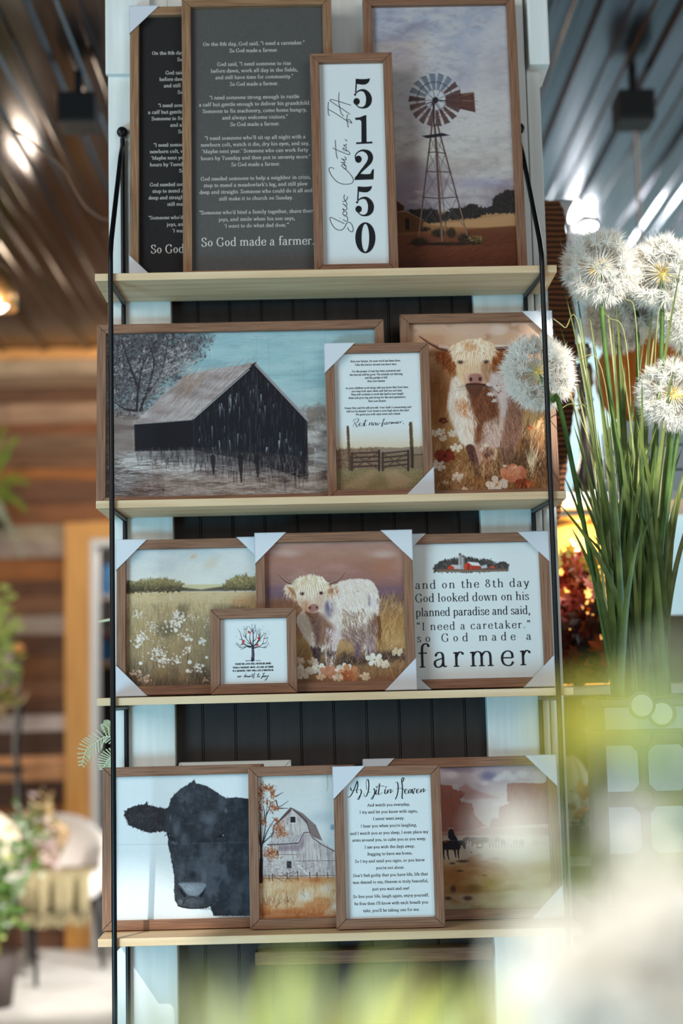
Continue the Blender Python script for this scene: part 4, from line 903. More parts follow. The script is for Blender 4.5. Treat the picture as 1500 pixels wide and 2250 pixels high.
# ---- black barn
def paint_barn():
    p = Paint(FR['barn'], (190, 640), 2.6316, (150, 178, 182), seed=5)
    p.a = p.vgrad([(200, (150, 182, 188)), (500, (158, 190, 192)), (700, (170, 190, 186))])
    n = p.noise(260, 40, 1); p.mix(np.clip((n-.5)*2.6, 0, 1)*.35, (190, 208, 206)); p.mix(np.clip((.45-n)*2.6, 0, 1)*.4, (122, 150, 158))
    p.dabs(p.band(230, 700, 30), 260, 60, 3, .0, [(206, 220, 218), (104, 122, 130), (130, 160, 168)], .45, .12)
    # ground
    g = p.band(690, 2000, 60); gn = p.noise(150, 28, 4)
    p.mix(g, (158, 146, 138)); p.mix(g*np.clip((gn-.5)*3, 0, 1)*.7, (206, 202, 196)); p.mix(g*np.clip((.5-gn)*3, 0, 1)*.75, (96, 82, 78))
    p.poly([(1250, 680), (1340, 655), (1400, 670), (1700, 660), (1700, 760), (1280, 760)], (128, 112, 102), .8, 10, rough=9)
    p.dabs(p.mask([(1285, 700), (1700, 690), (1700, 1180), (1290, 1180)], 5), 260, 40, 6, 1.4, [(190, 184, 172), (150, 168, 168), (130, 116, 106), (206, 206, 198)], .5, .3)
    p.poly([(100, 1020), (430, 1010), (460, 1200), (100, 1210)], (92, 78, 74), .6, 30); p.poly([(100, 700), (280, 690), (285, 930), (100, 960)], (120, 100, 92), .7, 25)
    p.dabs(p.band(930, 1300, 30), 900, 70, 4, .0, [(214, 212, 208), (86, 72, 70), (166, 150, 142), (120, 104, 98), (60, 52, 52)], .55, .1)
    p.dabs(p.mask([(160, 975), (600, 960), (620, 1040), (170, 1050)], 10), 200, 70, 5, -.02, [(226, 220, 216), (206, 198, 190)], .7, .06)
    p.dabs(p.mask([(350, 1060), (1250, 1050), (1280, 1190), (350, 1190)], 14), 320, 60, 5, .0, [(200, 192, 186), (176, 158, 148), (214, 210, 208), (150, 130, 122)], .6, .14)
    # tree
    tm = p.mask([(110, 230), (720, 230), (690, 300), (650, 380), (560, 440), (540, 500), (430, 560), (400, 640), (280, 700), (110, 700)], 25, rough=12)
    tn = p.noise(60, 60, 8); p.mix(tm*.75*np.clip(.45+tn, 0, 1), (86, 78, 80))
    p.mix(p.mask([(110, 230), (450, 230), (420, 420), (300, 560), (110, 560)], 50)*.45, (54, 48, 52))
    p.dabs(tm, 2200, 16, 9, -1.0, [(58, 50, 54), (84, 76, 78), (46, 40, 44), (112, 104, 104)], .5, .9)
    p.dabs(tm*np.clip((tn-.45)*4, 0, 1), 520, 14, 7, -1.2, [(180, 178, 178), (160, 154, 152), (200, 198, 196)], .55, .8)
    p.dabs(p.mask([(440, 330), (600, 340), (600, 470), (440, 480)], 20), 90, 30, 7, -.4, [(214, 212, 210), (190, 186, 184)], .5, .5)
    for l in ([(290, 690), (300, 560), (330, 420), (420, 260)], [(300, 560), (240, 400), (200, 280)], [(310, 690), (345, 600), (430, 480), (470, 300)], [(290, 690), (220, 680), (160, 640)], [(345, 600), (390, 420), (360, 300)]):
        p.line(l, 16, (50, 44, 46), .9, 4, True)
    p.dabs(p.mask([(280, 440), (600, 420), (600, 580), (330, 600)], 14), 80, 90, 3, -.25, [(206, 200, 194), (176, 164, 156)], .7, .15)
    # barn
    rf = p.poly([(268, 770), (560, 492), (650, 466), (978, 412), (612, 742)], (170, 154, 150), 1, 2.5, rough=2)
    rn = p.noise(120, 40, 11); p.mix(rf*np.clip((rn-.5)*3, 0, 1)*.55, (200, 190, 186)); p.mix(rf*np.clip((.45-rn)*3, 0, 1)*.5, (126, 106, 100))
    p.dabs(rf, 420, 80, 5, -.78, [(206, 198, 194), (140, 120, 112), (176, 160, 154), (150, 128, 116)], .4, .12)
    p.dabs(p.mask([(560, 500), (700, 470), (650, 560), (500, 640)], 8), 60, 60, 7, -.8, [(150, 118, 98), (164, 136, 118)], .5, .2)
    blk = (34, 32, 36)
    p.poly([(275, 768), (614, 742), (616, 918), (280, 925)], blk, 1, 1.5)
    p.poly([(972, 420), (1275, 748), (1280, 1000), (1275, 1090), (1050, 1020), (850, 960), (614, 918), (612, 742)], blk, 1, 2)
    bm = p.mask([(972, 430), (1270, 750), (1275, 990), (620, 920), (620, 750)], 2)
    p.dabs(bm, 260, 70, 4, 1.57, [(78, 80, 88), (60, 60, 66)], .6, .03)
    for k in range(70):
        x = p.rng.normal(900, 130) if k < 48 else p.rng.uniform(650, 1250); y = p.rng.uniform(500, 690) if k < 40 else p.rng.uniform(780, 950); l = p.rng.uniform(20, 75)
        if y < 742-(1.08*abs(x-960))*.0 and abs(x-972) < (y-430)*.92 or y > 760: p.line([(x, y), (x+p.rng.normal(0, 3), y+l)], p.rng.uniform(3, 11), (190, 194, 200) if p.rng.random() < .6 else (120, 122, 130), p.rng.uniform(.25, .8), 1)
    low = p.mask([(280, 915), (620, 905), (1280, 960), (1280, 1100), (1000, 1090), (700, 1010), (300, 960)], 10)
    p.mix(low*(.35+.65*np.clip((980-p.Y+.12*(p.X-800))/90, 0, 1)), (58, 52, 54)); p.dabs(low, 260, 60, 12, 1.57, [(40, 37, 41), (56, 50, 54), (84, 74, 72)], .4, .08)
    p.dabs(low, 260, 40, 7, 1.57, [(170, 162, 158), (140, 126, 120), (110, 98, 94)], .35, .1); p.dabs(p.mask([(160, 990), (700, 985), (1280, 1070), (1280, 1180), (160, 1180)], 20), 700, 46, 7, .0, [(206, 196, 190), (170, 154, 146), (120, 104, 100), (150, 134, 128)], .4, .15)
    for x in (890, 985, 1250, 730): p.line([(x, 960), (x+5, p.rng.uniform(1050, 1110))], 34, (38, 34, 38), .85, 8)
    p.line([(972, 418), (1278, 745)], 17, (150, 142, 144)); p.line([(966, 426), (1268, 750)], 6, (30, 28, 30)); p.line([(612, 742), (972, 418)], 6, (40, 36, 38)); p.line([(618, 738), (940, 452)], 4, (206, 206, 204))
    p.poly([(945, 430), (982, 408), (970, 432)], (40, 36, 36), 1, 2)
    p.line([(275, 768), (440, 757), (612, 743)], 5, (186, 180, 176), .7)
    p.dabs(p.band(230, 1200, 10), 120, 240, 2, 1.57, [(220, 224, 224), (60, 60, 66)], .2, .0)
    p.build()
paint_barn()
# ---- gate photograph under the poem
def paint_gate():
    p = Paint(FR['rest'], (710, 750), 6.0, (226, 231, 229), seed=7)
    p.a = p.vgrad([(1100, (226, 231, 229)), (1250, (224, 218, 206)), (1400, (220, 200, 172))])
    hill = p.mask([(150, 1425), (400, 1420), (770, 1392), (1000, 1405), (1310, 1378), (1310, 1480), (150, 1480)], 5, rough=5); p.mix(hill, (150, 128, 108))
    p.mix(p.band(1475, 1720, 12), (132, 108, 86)); c = p.mask([(150, 1420), (720, 1410), (740, 1690), (150, 1700)], 8, rough=8); p.mix(c*.9, (128, 98, 78))
    p.dabs(c, 900, 34, 5, -1.5, [(96, 70, 56), (170, 136, 108), (116, 86, 66), (190, 160, 130)], .6, .5)
    p.dabs(p.mask([(760, 1470), (1310, 1440), (1310, 1680), (760, 1690)], 8), 400, 30, 5, -.2, [(120, 100, 76), (160, 138, 106), (138, 116, 84)], .6, .4)
    p.mix(p.band(1680, 2300, 30), (142, 124, 88))
    p.dabs(p.band(1690, 2000, 20), 1500, 26, 5, -1.4, [(110, 96, 66), (160, 142, 100), (126, 112, 74), (176, 158, 118), (84, 72, 52)], .6, .5)
    p.poly([(560, 1730), (640, 1700), (840, 1740), (560, 1930), (240, 1930)], (176, 144, 112), .65, 30); p.poly([(860, 1700), (960, 1690), (1180, 1830), (1100, 1920), (860, 1920), (800, 1780)], (180, 148, 116), .65, 30)
    p.poly([(690, 1720), (790, 1720), (860, 1930), (560, 1930)], (134, 118, 80), .6, 30); p.dabs(p.mask([(560, 1760), (860, 1760), (900, 1930), (480, 1930)], 20), 200, 24, 5, -1.4, [(112, 98, 64), (150, 132, 92)], .6, .5)
    dk = (72, 56, 50)
    for (x0, x1, yl, yr) in ((372, 736, (1478, 1460), (1690, 1690)), (776, 1120, (1448, 1430), (1690, 1670))):
        for t in (0, .26, .53, .8): p.line([(x0, 1478+t*220), (x1, 1462+t*220-(18 if x0 > 700 else 0))], 24 if t else 22, dk, .95)
        p.line([(x0+20, 1680), (x1-10, 1470)], 13, (84, 64, 54)); p.line([(x0+20, 1490), (x1-10, 1680)], 13, (84, 64, 54))
        p.line([(x0+8, 1470), (x0+8, 1700)], 28, dk); p.line([(x1, 1440), (x1, 1700)], 28, (62, 48, 44))
    p.poly([(305, 1120), (338, 1112), (352, 1400), (378, 1700), (335, 1705), (318, 1400)], (84, 62, 48), 1, 2, rough=2); p.line([(322, 1130), (345, 1690)], 8, (140, 108, 82), .6)
    p.poly([(1130, 1068), (1172, 1060), (1190, 1400), (1196, 1665), (1150, 1668), (1142, 1400)], (92, 72, 48), 1, 2, rough=2); p.line([(1164, 1075), (1180, 1380)], 12, (156, 126, 76), .6); p.line([(1170, 1400), (1176, 1660)], 30, (56, 44, 42), .8)
    p.line([(1196, 1500), (1310, 1492)], 10, dk); p.line([(200, 1570), (330, 1570)], 8, dk)
    p.build()
paint_gate()
# ---- cow facing forward
def paint_cowface():
    p = Paint(FR['cowface'], (900, 700), 4.41, (190, 150, 120), seed=9)
    p.a = p.vgrad([(0, (206, 168, 144)), (250, (204, 164, 136)), (500, (168, 118, 80)), (800, (142, 88, 46)), (1100, (166, 116, 66)), (1400, (150, 100, 58)), (1700, (128, 82, 48))])
    n = p.noise(240, 160, 1); p.mix(np.clip((n-.5)*3, 0, 1)*.45, (206, 164, 126)); p.mix(np.clip((.45-n)*3, 0, 1)*.5, (128, 76, 38))
    p.blob(1180, 1000, 250, 260, (212, 168, 110), .7, .8); p.blob(860, 110, 120, 70, (224, 200, 184), .7, .6); p.blob(550, 110, 330, 100, (212, 174, 150), .6, .8)
    p.blob(260, 760, 220, 400, (136, 80, 36), .6, .8)
    p.dabs(p.band(600, 1300, 60), 500, 120, 6, -1.45, [(190, 140, 80), (120, 70, 34), (214, 170, 112), (160, 104, 56)], .4, .18)
    p.mix(p.mask([(900, 1330), (1340, 1270), (1340, 1560), (760, 1560), (760, 1400)], 60)*.75, (86, 54, 40))
    p.dabs(p.band(1250, 1750, 60), 1300, 70, 7, -1.4, [(206, 160, 98), (120, 76, 42), (170, 120, 70), (84, 52, 34), (226, 184, 122)], .55, .5)
    p.dabs(p.mask([(1080, 1080), (1330, 1060), (1330, 1450), (1080, 1450)], 20), 220, 160, 9, -1.2, [(92, 60, 44), (74, 48, 38), (226, 190, 134), (124, 84, 56)], .6, .2)
    # body
    body = [(430, 560), (380, 700), (362, 860), (410, 980), (430, 1080), (500, 1200), (560, 1260), (600, 1320), (640, 1500), (700, 1380), (690, 1500), (720, 1530), (760, 1500), (800, 1300), (860, 1240), (900, 1330), (1000, 1320), (1060, 1150), (1090, 1000), (1110, 850), (1060, 720), (980, 600), (880, 530), (780, 460)]
    bm = p.poly(body, (190, 142, 118), 1, 4, smooth=True, rough=4)
    down = lambda x, y: 1.57+(x-620)*-.0006
    p.poly([(520, 640), (720, 640), (840, 760), (850, 960), (740, 1180), (640, 1180), (610, 900)], (118, 66, 42), .95, 30, smooth=True)
    p.poly([(740, 520), (880, 540), (1000, 640), (960, 760), (940, 900), (880, 980), (860, 800), (740, 620)], (226, 200, 190), .9, 26, smooth=True)
    p.poly([(960, 700), (1090, 760), (1090, 1000), (1020, 1300), (920, 1320), (880, 1100), (940, 900)], (150, 100, 78), .85, 26, smooth=True)
    p.poly([(430, 560), (540, 620), (560, 760), (640, 1000), (620, 1130), (600, 1240), (520, 1220), (430, 1060), (370, 880), (385, 700)], (236, 214, 194), .95, 16, smooth=True)
    p.poly([(450, 800), (540, 790), (560, 930), (520, 960), (460, 900)], (192, 108, 52), .9, 22, smooth=True)
    p.poly([(730, 1000), (900, 960), (910, 1050), (860, 1230), (740, 1260), (690, 1250), (700, 1120)], (206, 170, 150), .9, 22, smooth=True)
    p.dabs(p.mask([(420, 570), (560, 640), (620, 1000), (620, 1230), (500, 1200), (370, 880)], 10), 500, 60, 7, down, [(246, 230, 214), (230, 200, 174), (214, 172, 136), (250, 240, 226)], .6, .35)
    p.dabs(p.mask([(540, 700), (840, 720), (860, 980), (700, 1180), (640, 1180)], 20), 500, 60, 7, down, [(96, 52, 34), (140, 84, 54), (170, 106, 66), (80, 44, 32)], .5, .3)
    p.dabs(p.mask([(780, 520), (1000, 640), (900, 980), (860, 780)], 12), 320, 60, 7, down, [(240, 222, 214), (206, 176, 166), (222, 196, 188)], .6, .3)
    p.dabs(p.mask([(950, 700), (1090, 780), (1060, 1150), (920, 1250)], 14), 320, 80, 7, down, [(170, 120, 94), (120, 74, 54), (200, 156, 134), (104, 62, 46)], .5, .25)
    p.dabs(p.mask([(720, 1000), (910, 970), (860, 1230), (700, 1230)], 10), 240, 50, 7, down, [(224, 194, 176), (176, 130, 110), (236, 212, 196)], .6, .3)
    p.dabs(p.mask([(580, 860), (650, 960), (630, 1120), (560, 1060)], 8), 60, 60, 8, 1.4, [(240, 220, 200), (196, 128, 84)], .7, .4)
    # legs
    p.poly([(545, 1240), (620, 1240), (680, 1480), (670, 1520), (630, 1500), (580, 1360)], (92, 52, 42), 1, 8, smooth=True)
    p.poly([(690, 1260), (760, 1240), (820, 1300), (800, 1380), (790, 1500), (760, 1530), (690, 1500), (700, 1370)], (176, 116, 82), 1, 8, smooth=True)
    p.blob(755, 1305, 58, 56, (86, 50, 38), .95, .4); p.poly([(730, 1510), (745, 1510), (740, 1560), (722, 1555)], (60, 40, 38), 1, 3)
    p.poly([(670, 1270), (730, 1215), (760, 1230), (700, 1300)], (236, 214, 196), .9, 8); p.poly([(820, 1260), (850, 1270), (830, 1370), (800, 1360)], (228, 196, 166), .8, 8)
    p.poly([(880, 1250), (990, 1250), (1000, 1330), (890, 1400)], (124, 80, 62), .9, 10)
    # horns and ears
    for pts in ([(395, 310), (300, 290), (210, 250), (140, 205), (90, 172)], [(825, 295), (920, 290), (1000, 258), (1060, 205), (1118, 158)]):
        p.line(pts, 44, (92, 58, 48), 1, 6, True); p.line([(a, b-8) for a, b in pts], 16, (160, 124, 104), .7, 3, True)
    p.line([(290, 270), (370, 280)], 30, (226, 204, 186), .7); p.line([(830, 265), (960, 258)], 28, (232, 214, 198), .75, 6)
    for pts, ang in (([(400, 320), (270, 325), (258, 375), (300, 420), (400, 520), (470, 470), (430, 380)], 1.9), ([(815, 320), (960, 325), (950, 380), (860, 450), (800, 480), (790, 380)], 1.2)):
        m = p.poly(pts, (142, 72, 32), 1, 10, smooth=True, rough=4); p.dabs(m, 260, 60, 7, ang, [(176, 96, 44), (96, 44, 22), (200, 122, 66), (120, 58, 26)], .7, .4)
    # head
    hd = p.poly([(420, 330), (440, 250), (540, 215), (680, 205), (800, 240), (810, 340), (780, 480), (750, 600), (740, 650), (640, 680), (540, 650), (500, 560), (450, 460)], (226, 188, 150), 1, 6, smooth=True)
    p.poly([(450, 470), (540, 500), (570, 620), (520, 650), (460, 560)], (230, 196, 152), .9, 16, smooth=True); p.poly([(700, 440), (790, 450), (760, 620), (720, 650), (700, 560)], (176, 120, 84), .8, 16, smooth=True)
    p.dabs(hd, 500, 50, 6, 1.5, [(240, 214, 182), (206, 160, 118), (232, 200, 160)], .5, .4)
    p.poly([(520, 560), (560, 530), (680, 530), (730, 570), (735, 640), (640, 670), (540, 640)], (212, 166, 140), .95, 8, smooth=True)
    p.poly([(565, 560), (620, 535), (690, 545), (705, 600), (660, 640), (590, 630)], (172, 118, 104), 1, 6, smooth=True); p.blob(592, 588, 18, 24, (60, 34, 34), 1, .5); p.blob(680, 585, 20, 24, (70, 40, 38), 1, .5)
    p.poly([(545, 635), (640, 625), (740, 640), (700, 680), (640, 770), (560, 700)], (100, 58, 42), .95, 8, smooth=True); p.line([(550, 638), (640, 632), (730, 642)], 12, (58, 32, 30))
    fr = lambda x, y: 1.57+(x-620)*-.0032
    fm = p.mask([(400, 270), (540, 205), (680, 195), (810, 245), (815, 350), (760, 400), (640, 420), (500, 400), (410, 420)], 10)
    p.mix(fm*.8, (240, 214, 184)); p.dabs(fm*np.clip((345-p.Y)/60, 0, 1), 900, 62, 9, fr, [(252, 238, 220), (240, 216, 186), (214, 168, 124), (250, 232, 208), (228, 190, 150)], .7, .3)
    p.dabs(p.mask([(540, 215), (640, 210), (640, 300), (540, 300)], 10), 60, 60, 7, fr, [(196, 130, 76), (206, 150, 100)], .6, .3)
    for k in range(46):
        x = p.rng.uniform(420, 800); yy = p.rng.uniform(395, 470) if 530 < x < 700 else p.rng.uniform(380, 410); p.line([(620+(x-620)*.8, 330), (x, 370), (x+p.rng.normal(0, 14), yy)], 8, (250, 232, 206) if p.rng.random() < .65 else (206, 150, 104), .75, 2, True)
    for (ex, ey) in ((490, 424), (738, 420)):
        p.blob(ex, ey, 48, 34, (120, 74, 52), .75, .9); p.blob(ex, ey, 22, 15, (34, 22, 22), 1, .5); p.line([(ex-26, ey-8), (ex, ey-17), (ex+26, ey-6)], 7, (70, 42, 34), .9, curve=True); p.blob(ex+5, ey-3, 4, 4, (190, 180, 180), .7, .6)
        for k in range(13): x = ex-48+k*8; p.line([(x+(620-x)*.12, ey-75), (x, ey-40), (x+p.rng.normal(0, 8), ey-14+p.rng.uniform(-8, 16))], 8, (250, 232, 206) if k % 3 else (214, 164, 120), .8, 2, True)
    for k in range(16): x = 560+k*8; p.line([(620+(x-620)*.7, 380), (x, 430), (x+p.rng.normal(0, 10), p.rng.uniform(450, 500))], 8, (248, 228, 200) if k % 3 else (206, 154, 108), .6, 2, True)
    p.dabs(p.mask([(480, 440), (560, 460), (570, 560), (500, 560)], 10), 50, 40, 6, 1.7, [(206, 152, 104), (240, 214, 180)], .5, .3); p.dabs(p.mask([(690, 440), (790, 440), (740, 590), (700, 560)], 10), 60, 40, 6, 1.4, [(150, 96, 66), (196, 146, 112)], .5, .3)
    p.dabs(p.mask([(545, 1230), (625, 1230), (690, 1500), (620, 1490)], 6), 150, 44, 8, 1.5, [(70, 40, 34), (120, 72, 54), (150, 100, 78), (56, 32, 28)], .6, .3)
    p.dabs(p.mask([(690, 1220), (830, 1270), (800, 1490), (690, 1490)], 6), 220, 44, 8, 1.5, [(206, 146, 108), (140, 88, 62), (230, 186, 152), (96, 56, 42)], .55, .35)
    p.dabs(p.mask([(870, 1180), (1020, 1180), (1010, 1380), (880, 1400)], 12), 170, 56, 8, 1.5, [(156, 110, 88), (92, 58, 46), (190, 146, 120)], .5, .3)
    p.dabs(p.mask([(520, 1430), (900, 1430), (900, 1560), (520, 1560)], 14), 260, 60, 6, -1.45, [(206, 160, 98), (110, 68, 40), (226, 190, 130), (84, 52, 34)], .6, .4)
    p.dabs(p.mask([(900, 1330), (1340, 1280), (1340, 1480), (900, 1480)], 40), 260, 90, 8, -1.3, [(70, 44, 34), (96, 62, 44), (50, 34, 28), (150, 104, 64)], .5, .3)
    # sprig
    for k in range(9): p.line([(640, 640), (450+k*16, 670+p.rng.normal(0, 20))], 3, (84, 60, 44), .8)
    for k in range(8): p.line([(700, 645), (760+k*16, 660+p.rng.normal(20, 40))], 4, (84, 60, 44), .8)
    for (x, y) in ((770, 640), (800, 735), (835, 655), (775, 730), (820, 795), (850, 670)): p.flower(x, y, 22, (236, 216, 206), n=5)
    for (x, y) in ((880, 705), (860, 720), (845, 650)): p.blob(x, y, 12, 10, (150, 70, 56), .9)
    # flowers
    for (x, y, r, c) in ((240, 1110, 42, (226, 204, 180)), (300, 1100, 40, (232, 212, 190)), (320, 1160, 34, (230, 210, 190)), (410, 1110, 38, (228, 206, 184)), (450, 1250, 44, (230, 206, 180)), (275, 1420, 58, (232, 214, 196)), (460, 1535, 48, (234, 216, 196)), (845, 1610, 88, (240, 226, 212)), (918, 1428, 16, (236, 214, 190)), (530, 1650, 24, (226, 204, 176)), (350, 1590, 26, (206, 176, 140))): p.flower(x, y, r, c)
    p.flower(340, 1330, 78, (128, 46, 28), (70, 26, 20), 9, .55); p.flower(1010, 1500, 100, (214, 130, 96), (170, 84, 56), 11, .6); p.flower(1010, 1470, 56, (226, 150, 116), (190, 104, 72), 9, .6); p.flower(1090, 1600, 60, (140, 60, 36), (96, 40, 26), 9, .6); p.flower(1165, 1600, 34, (190, 96, 58), n=7); p.flower(1165, 1060, 28, (176, 92, 56), n=6); p.flower(325, 990, 34, (96, 44, 26), n=7)
    p.dabs(p.mask([(1150, 1380), (1220, 1350), (1200, 1540), (1140, 1540)], 6), 30, 150, 9, -1.35, [(240, 214, 176), (226, 194, 146)], .8, .15)
    p.dabs(p.band(1450, 1750, 40), 350, 60, 5, -1.3, [(226, 184, 122), (100, 62, 38), (190, 142, 86)], .6, .5)
    p.build()
paint_cowface()
# ---- meadow
def paint_meadow():
    p = Paint(FR['meadow'], (250, 1180), 4.6875, (210, 208, 200), seed=11)
    p.a = p.vgrad([(100, (196, 204, 206)), (300, (214, 214, 208)), (480, (222, 218, 208))])
    n = p.noise(400, 180, 1); p.mix(np.clip((n-.5)*3, 0, 1)*.4, (230, 226, 216)); p.mix(np.clip((.45-n)*3, 0, 1)*.35, (176, 186, 190))
    p.blob(820, 200, 60, 34, (214, 176, 132), .7, .9, -.5); p.blob(1000, 270, 160, 90, (206, 192, 170), .6, .9, -.6); p.dabs(p.band(100, 480, 30), 150, 80, 8, -.3, [(232, 228, 220), (190, 196, 198), (214, 204, 186)], .3, .4)
    p.mix(p.band(560, 3000, 20), p.vgrad([(560, (210, 186, 146)), (700, (204, 178, 136)), (900, (168, 144, 108)), (1200, (158, 132, 98)), (1400, (132, 110, 84)), (1540, (96, 82, 66))]))
    p.poly([(710, 490), (1150, 485), (1150, 530), (720, 540)], (206, 194, 152), 1, 6); p.poly([(700, 520), (900, 540), (1150, 505), (1460, 500), (1460, 550), (780, 558), (690, 556)], (92, 82, 68), .95, 8)
    for pts in ([(100, 455), (200, 460), (300, 445), (480, 432), (560, 430), (650, 445), (715, 480), (700, 520), (760, 545), (560, 560), (100, 575)], [(1120, 500), (1180, 440), (1280, 405), (1360, 395), (1420, 425), (1470, 400), (1700, 430), (1700, 545), (1130, 545)]):
        m = p.poly(pts, (128, 116, 80), 1, 6, rough=10); p.mix(m*np.clip((p.Y-490)/50, 0, 1)*.85, (64, 56, 46))
        p.dabs(m, 600, 20, 6, -1.4, [(150, 134, 90), (176, 158, 108), (96, 84, 58), (70, 62, 48)], .6, .8)
        p.dabs(m*np.clip((500-p.Y)/50, 0, 1), 220, 16, 5, -1.4, [(190, 170, 118), (160, 142, 96)], .7, .8)
    p.mix(p.mask([(100, 440), (160, 450), (160, 580), (100, 590)], 8)*.6, (52, 46, 40))
    p.dabs(p.band(580, 780, 30), 300, 70, 7, -.03, [(220, 192, 144), (186, 150, 98), (206, 172, 122), (170, 130, 80)], .4, .15)
    g = p.band(700, 1700, 60); gn = p.noise(200, 240, 6); p.mix(g*np.clip((gn-.55)*3, 0, 1)*.45, (196, 166, 116)); p.mix(g*np.clip((.42-gn)*3, 0, 1)*.6, (92, 80, 60))
    p.blob(540, 960, 170, 120, (88, 82, 64), .6, .8); p.blob(200, 1400, 200, 150, (84, 66, 52), .5, .8); p.blob(880, 1420, 160, 140, (78, 72, 64), .5, .8)
    p.dabs(g, 3200, 70, 4, -1.55, [(206, 184, 146), (150, 124, 86), (110, 96, 72), (180, 152, 110), (84, 76, 62), (222, 204, 172), (134, 110, 74)], .45, .18)
    p.blob(500, 1380, 110, 120, (190, 156, 96), .4, .9)
    W = [(244, 234, 222), (232, 220, 206), (226, 206, 190)]
    for (cx, cy, rx, ry, k, r) in ((255, 800, 55, 35, 26, 9), (600, 620, 40, 40, 18, 6), (655, 800, 50, 50, 46, 13), (630, 900, 90, 50, 34, 17), (380, 920, 70, 60, 40, 9), (290, 1030, 55, 50, 30, 13), (260, 1080, 70, 50, 22, 15), (740, 1020, 70, 40, 20, 13), (905, 1080, 35, 35, 6, 16), (765, 1160, 40, 40, 14, 14), (470, 1190, 70, 60, 50, 13), (600, 1250, 120, 50, 26, 16), (520, 1300, 60, 50, 14, 17), (860, 1350, 60, 45, 36, 14), (220, 1400, 60, 50, 12, 18), (330, 1460, 50, 50, 16, 17), (780, 830, 130, 50, 40, 7), (950, 900, 30, 40, 8, 11), (940, 1480, 40, 40, 16, 12), (450, 1090, 120, 110, 50, 5)):
        for i in range(k):
            x, y = p.rng.normal(cx, rx*.55), p.rng.normal(cy, ry*.55); rr = r*p.rng.uniform(.5, 1.1)
            p.blob(x, y, rr*p.rng.uniform(.8, 1.5), rr*p.rng.uniform(.6, 1.1), np.clip(A_(W[p.rng.integers(3)])+p.rng.normal(0, 8) if cy < 1390 else A_((206, 170, 142))+p.rng.normal(0, 12), 0, 255), .85, .4, p.rng.random()*3) if rr > 6 else p.line([(x, y), (x+rr, y)], rr*1.4, W[p.rng.integers(3)], .75)
    for (x, y, r) in ((797, 1057, 19), (747, 1055, 20), (530, 868, 14), (275, 1300, 22), (780, 1288, 26), (655, 1290, 20), (955, 1240, 18), (240, 1130, 20), (640, 960, 24), (760, 1378, 24), (885, 1095, 15), (940, 1070, 15), (470, 1275, 22), (725, 855, 16), (925, 1108, 12)): p.blob(x, y, r*1.1, r, (240, 230, 216), .95, .35)
    p.line([(300, 1100), (298, 1290)], 5, (220, 196, 150), .8); p.line([(770, 1200), (755, 1290)], 7, (70, 62, 56), .7)
    p.build()
paint_meadow()
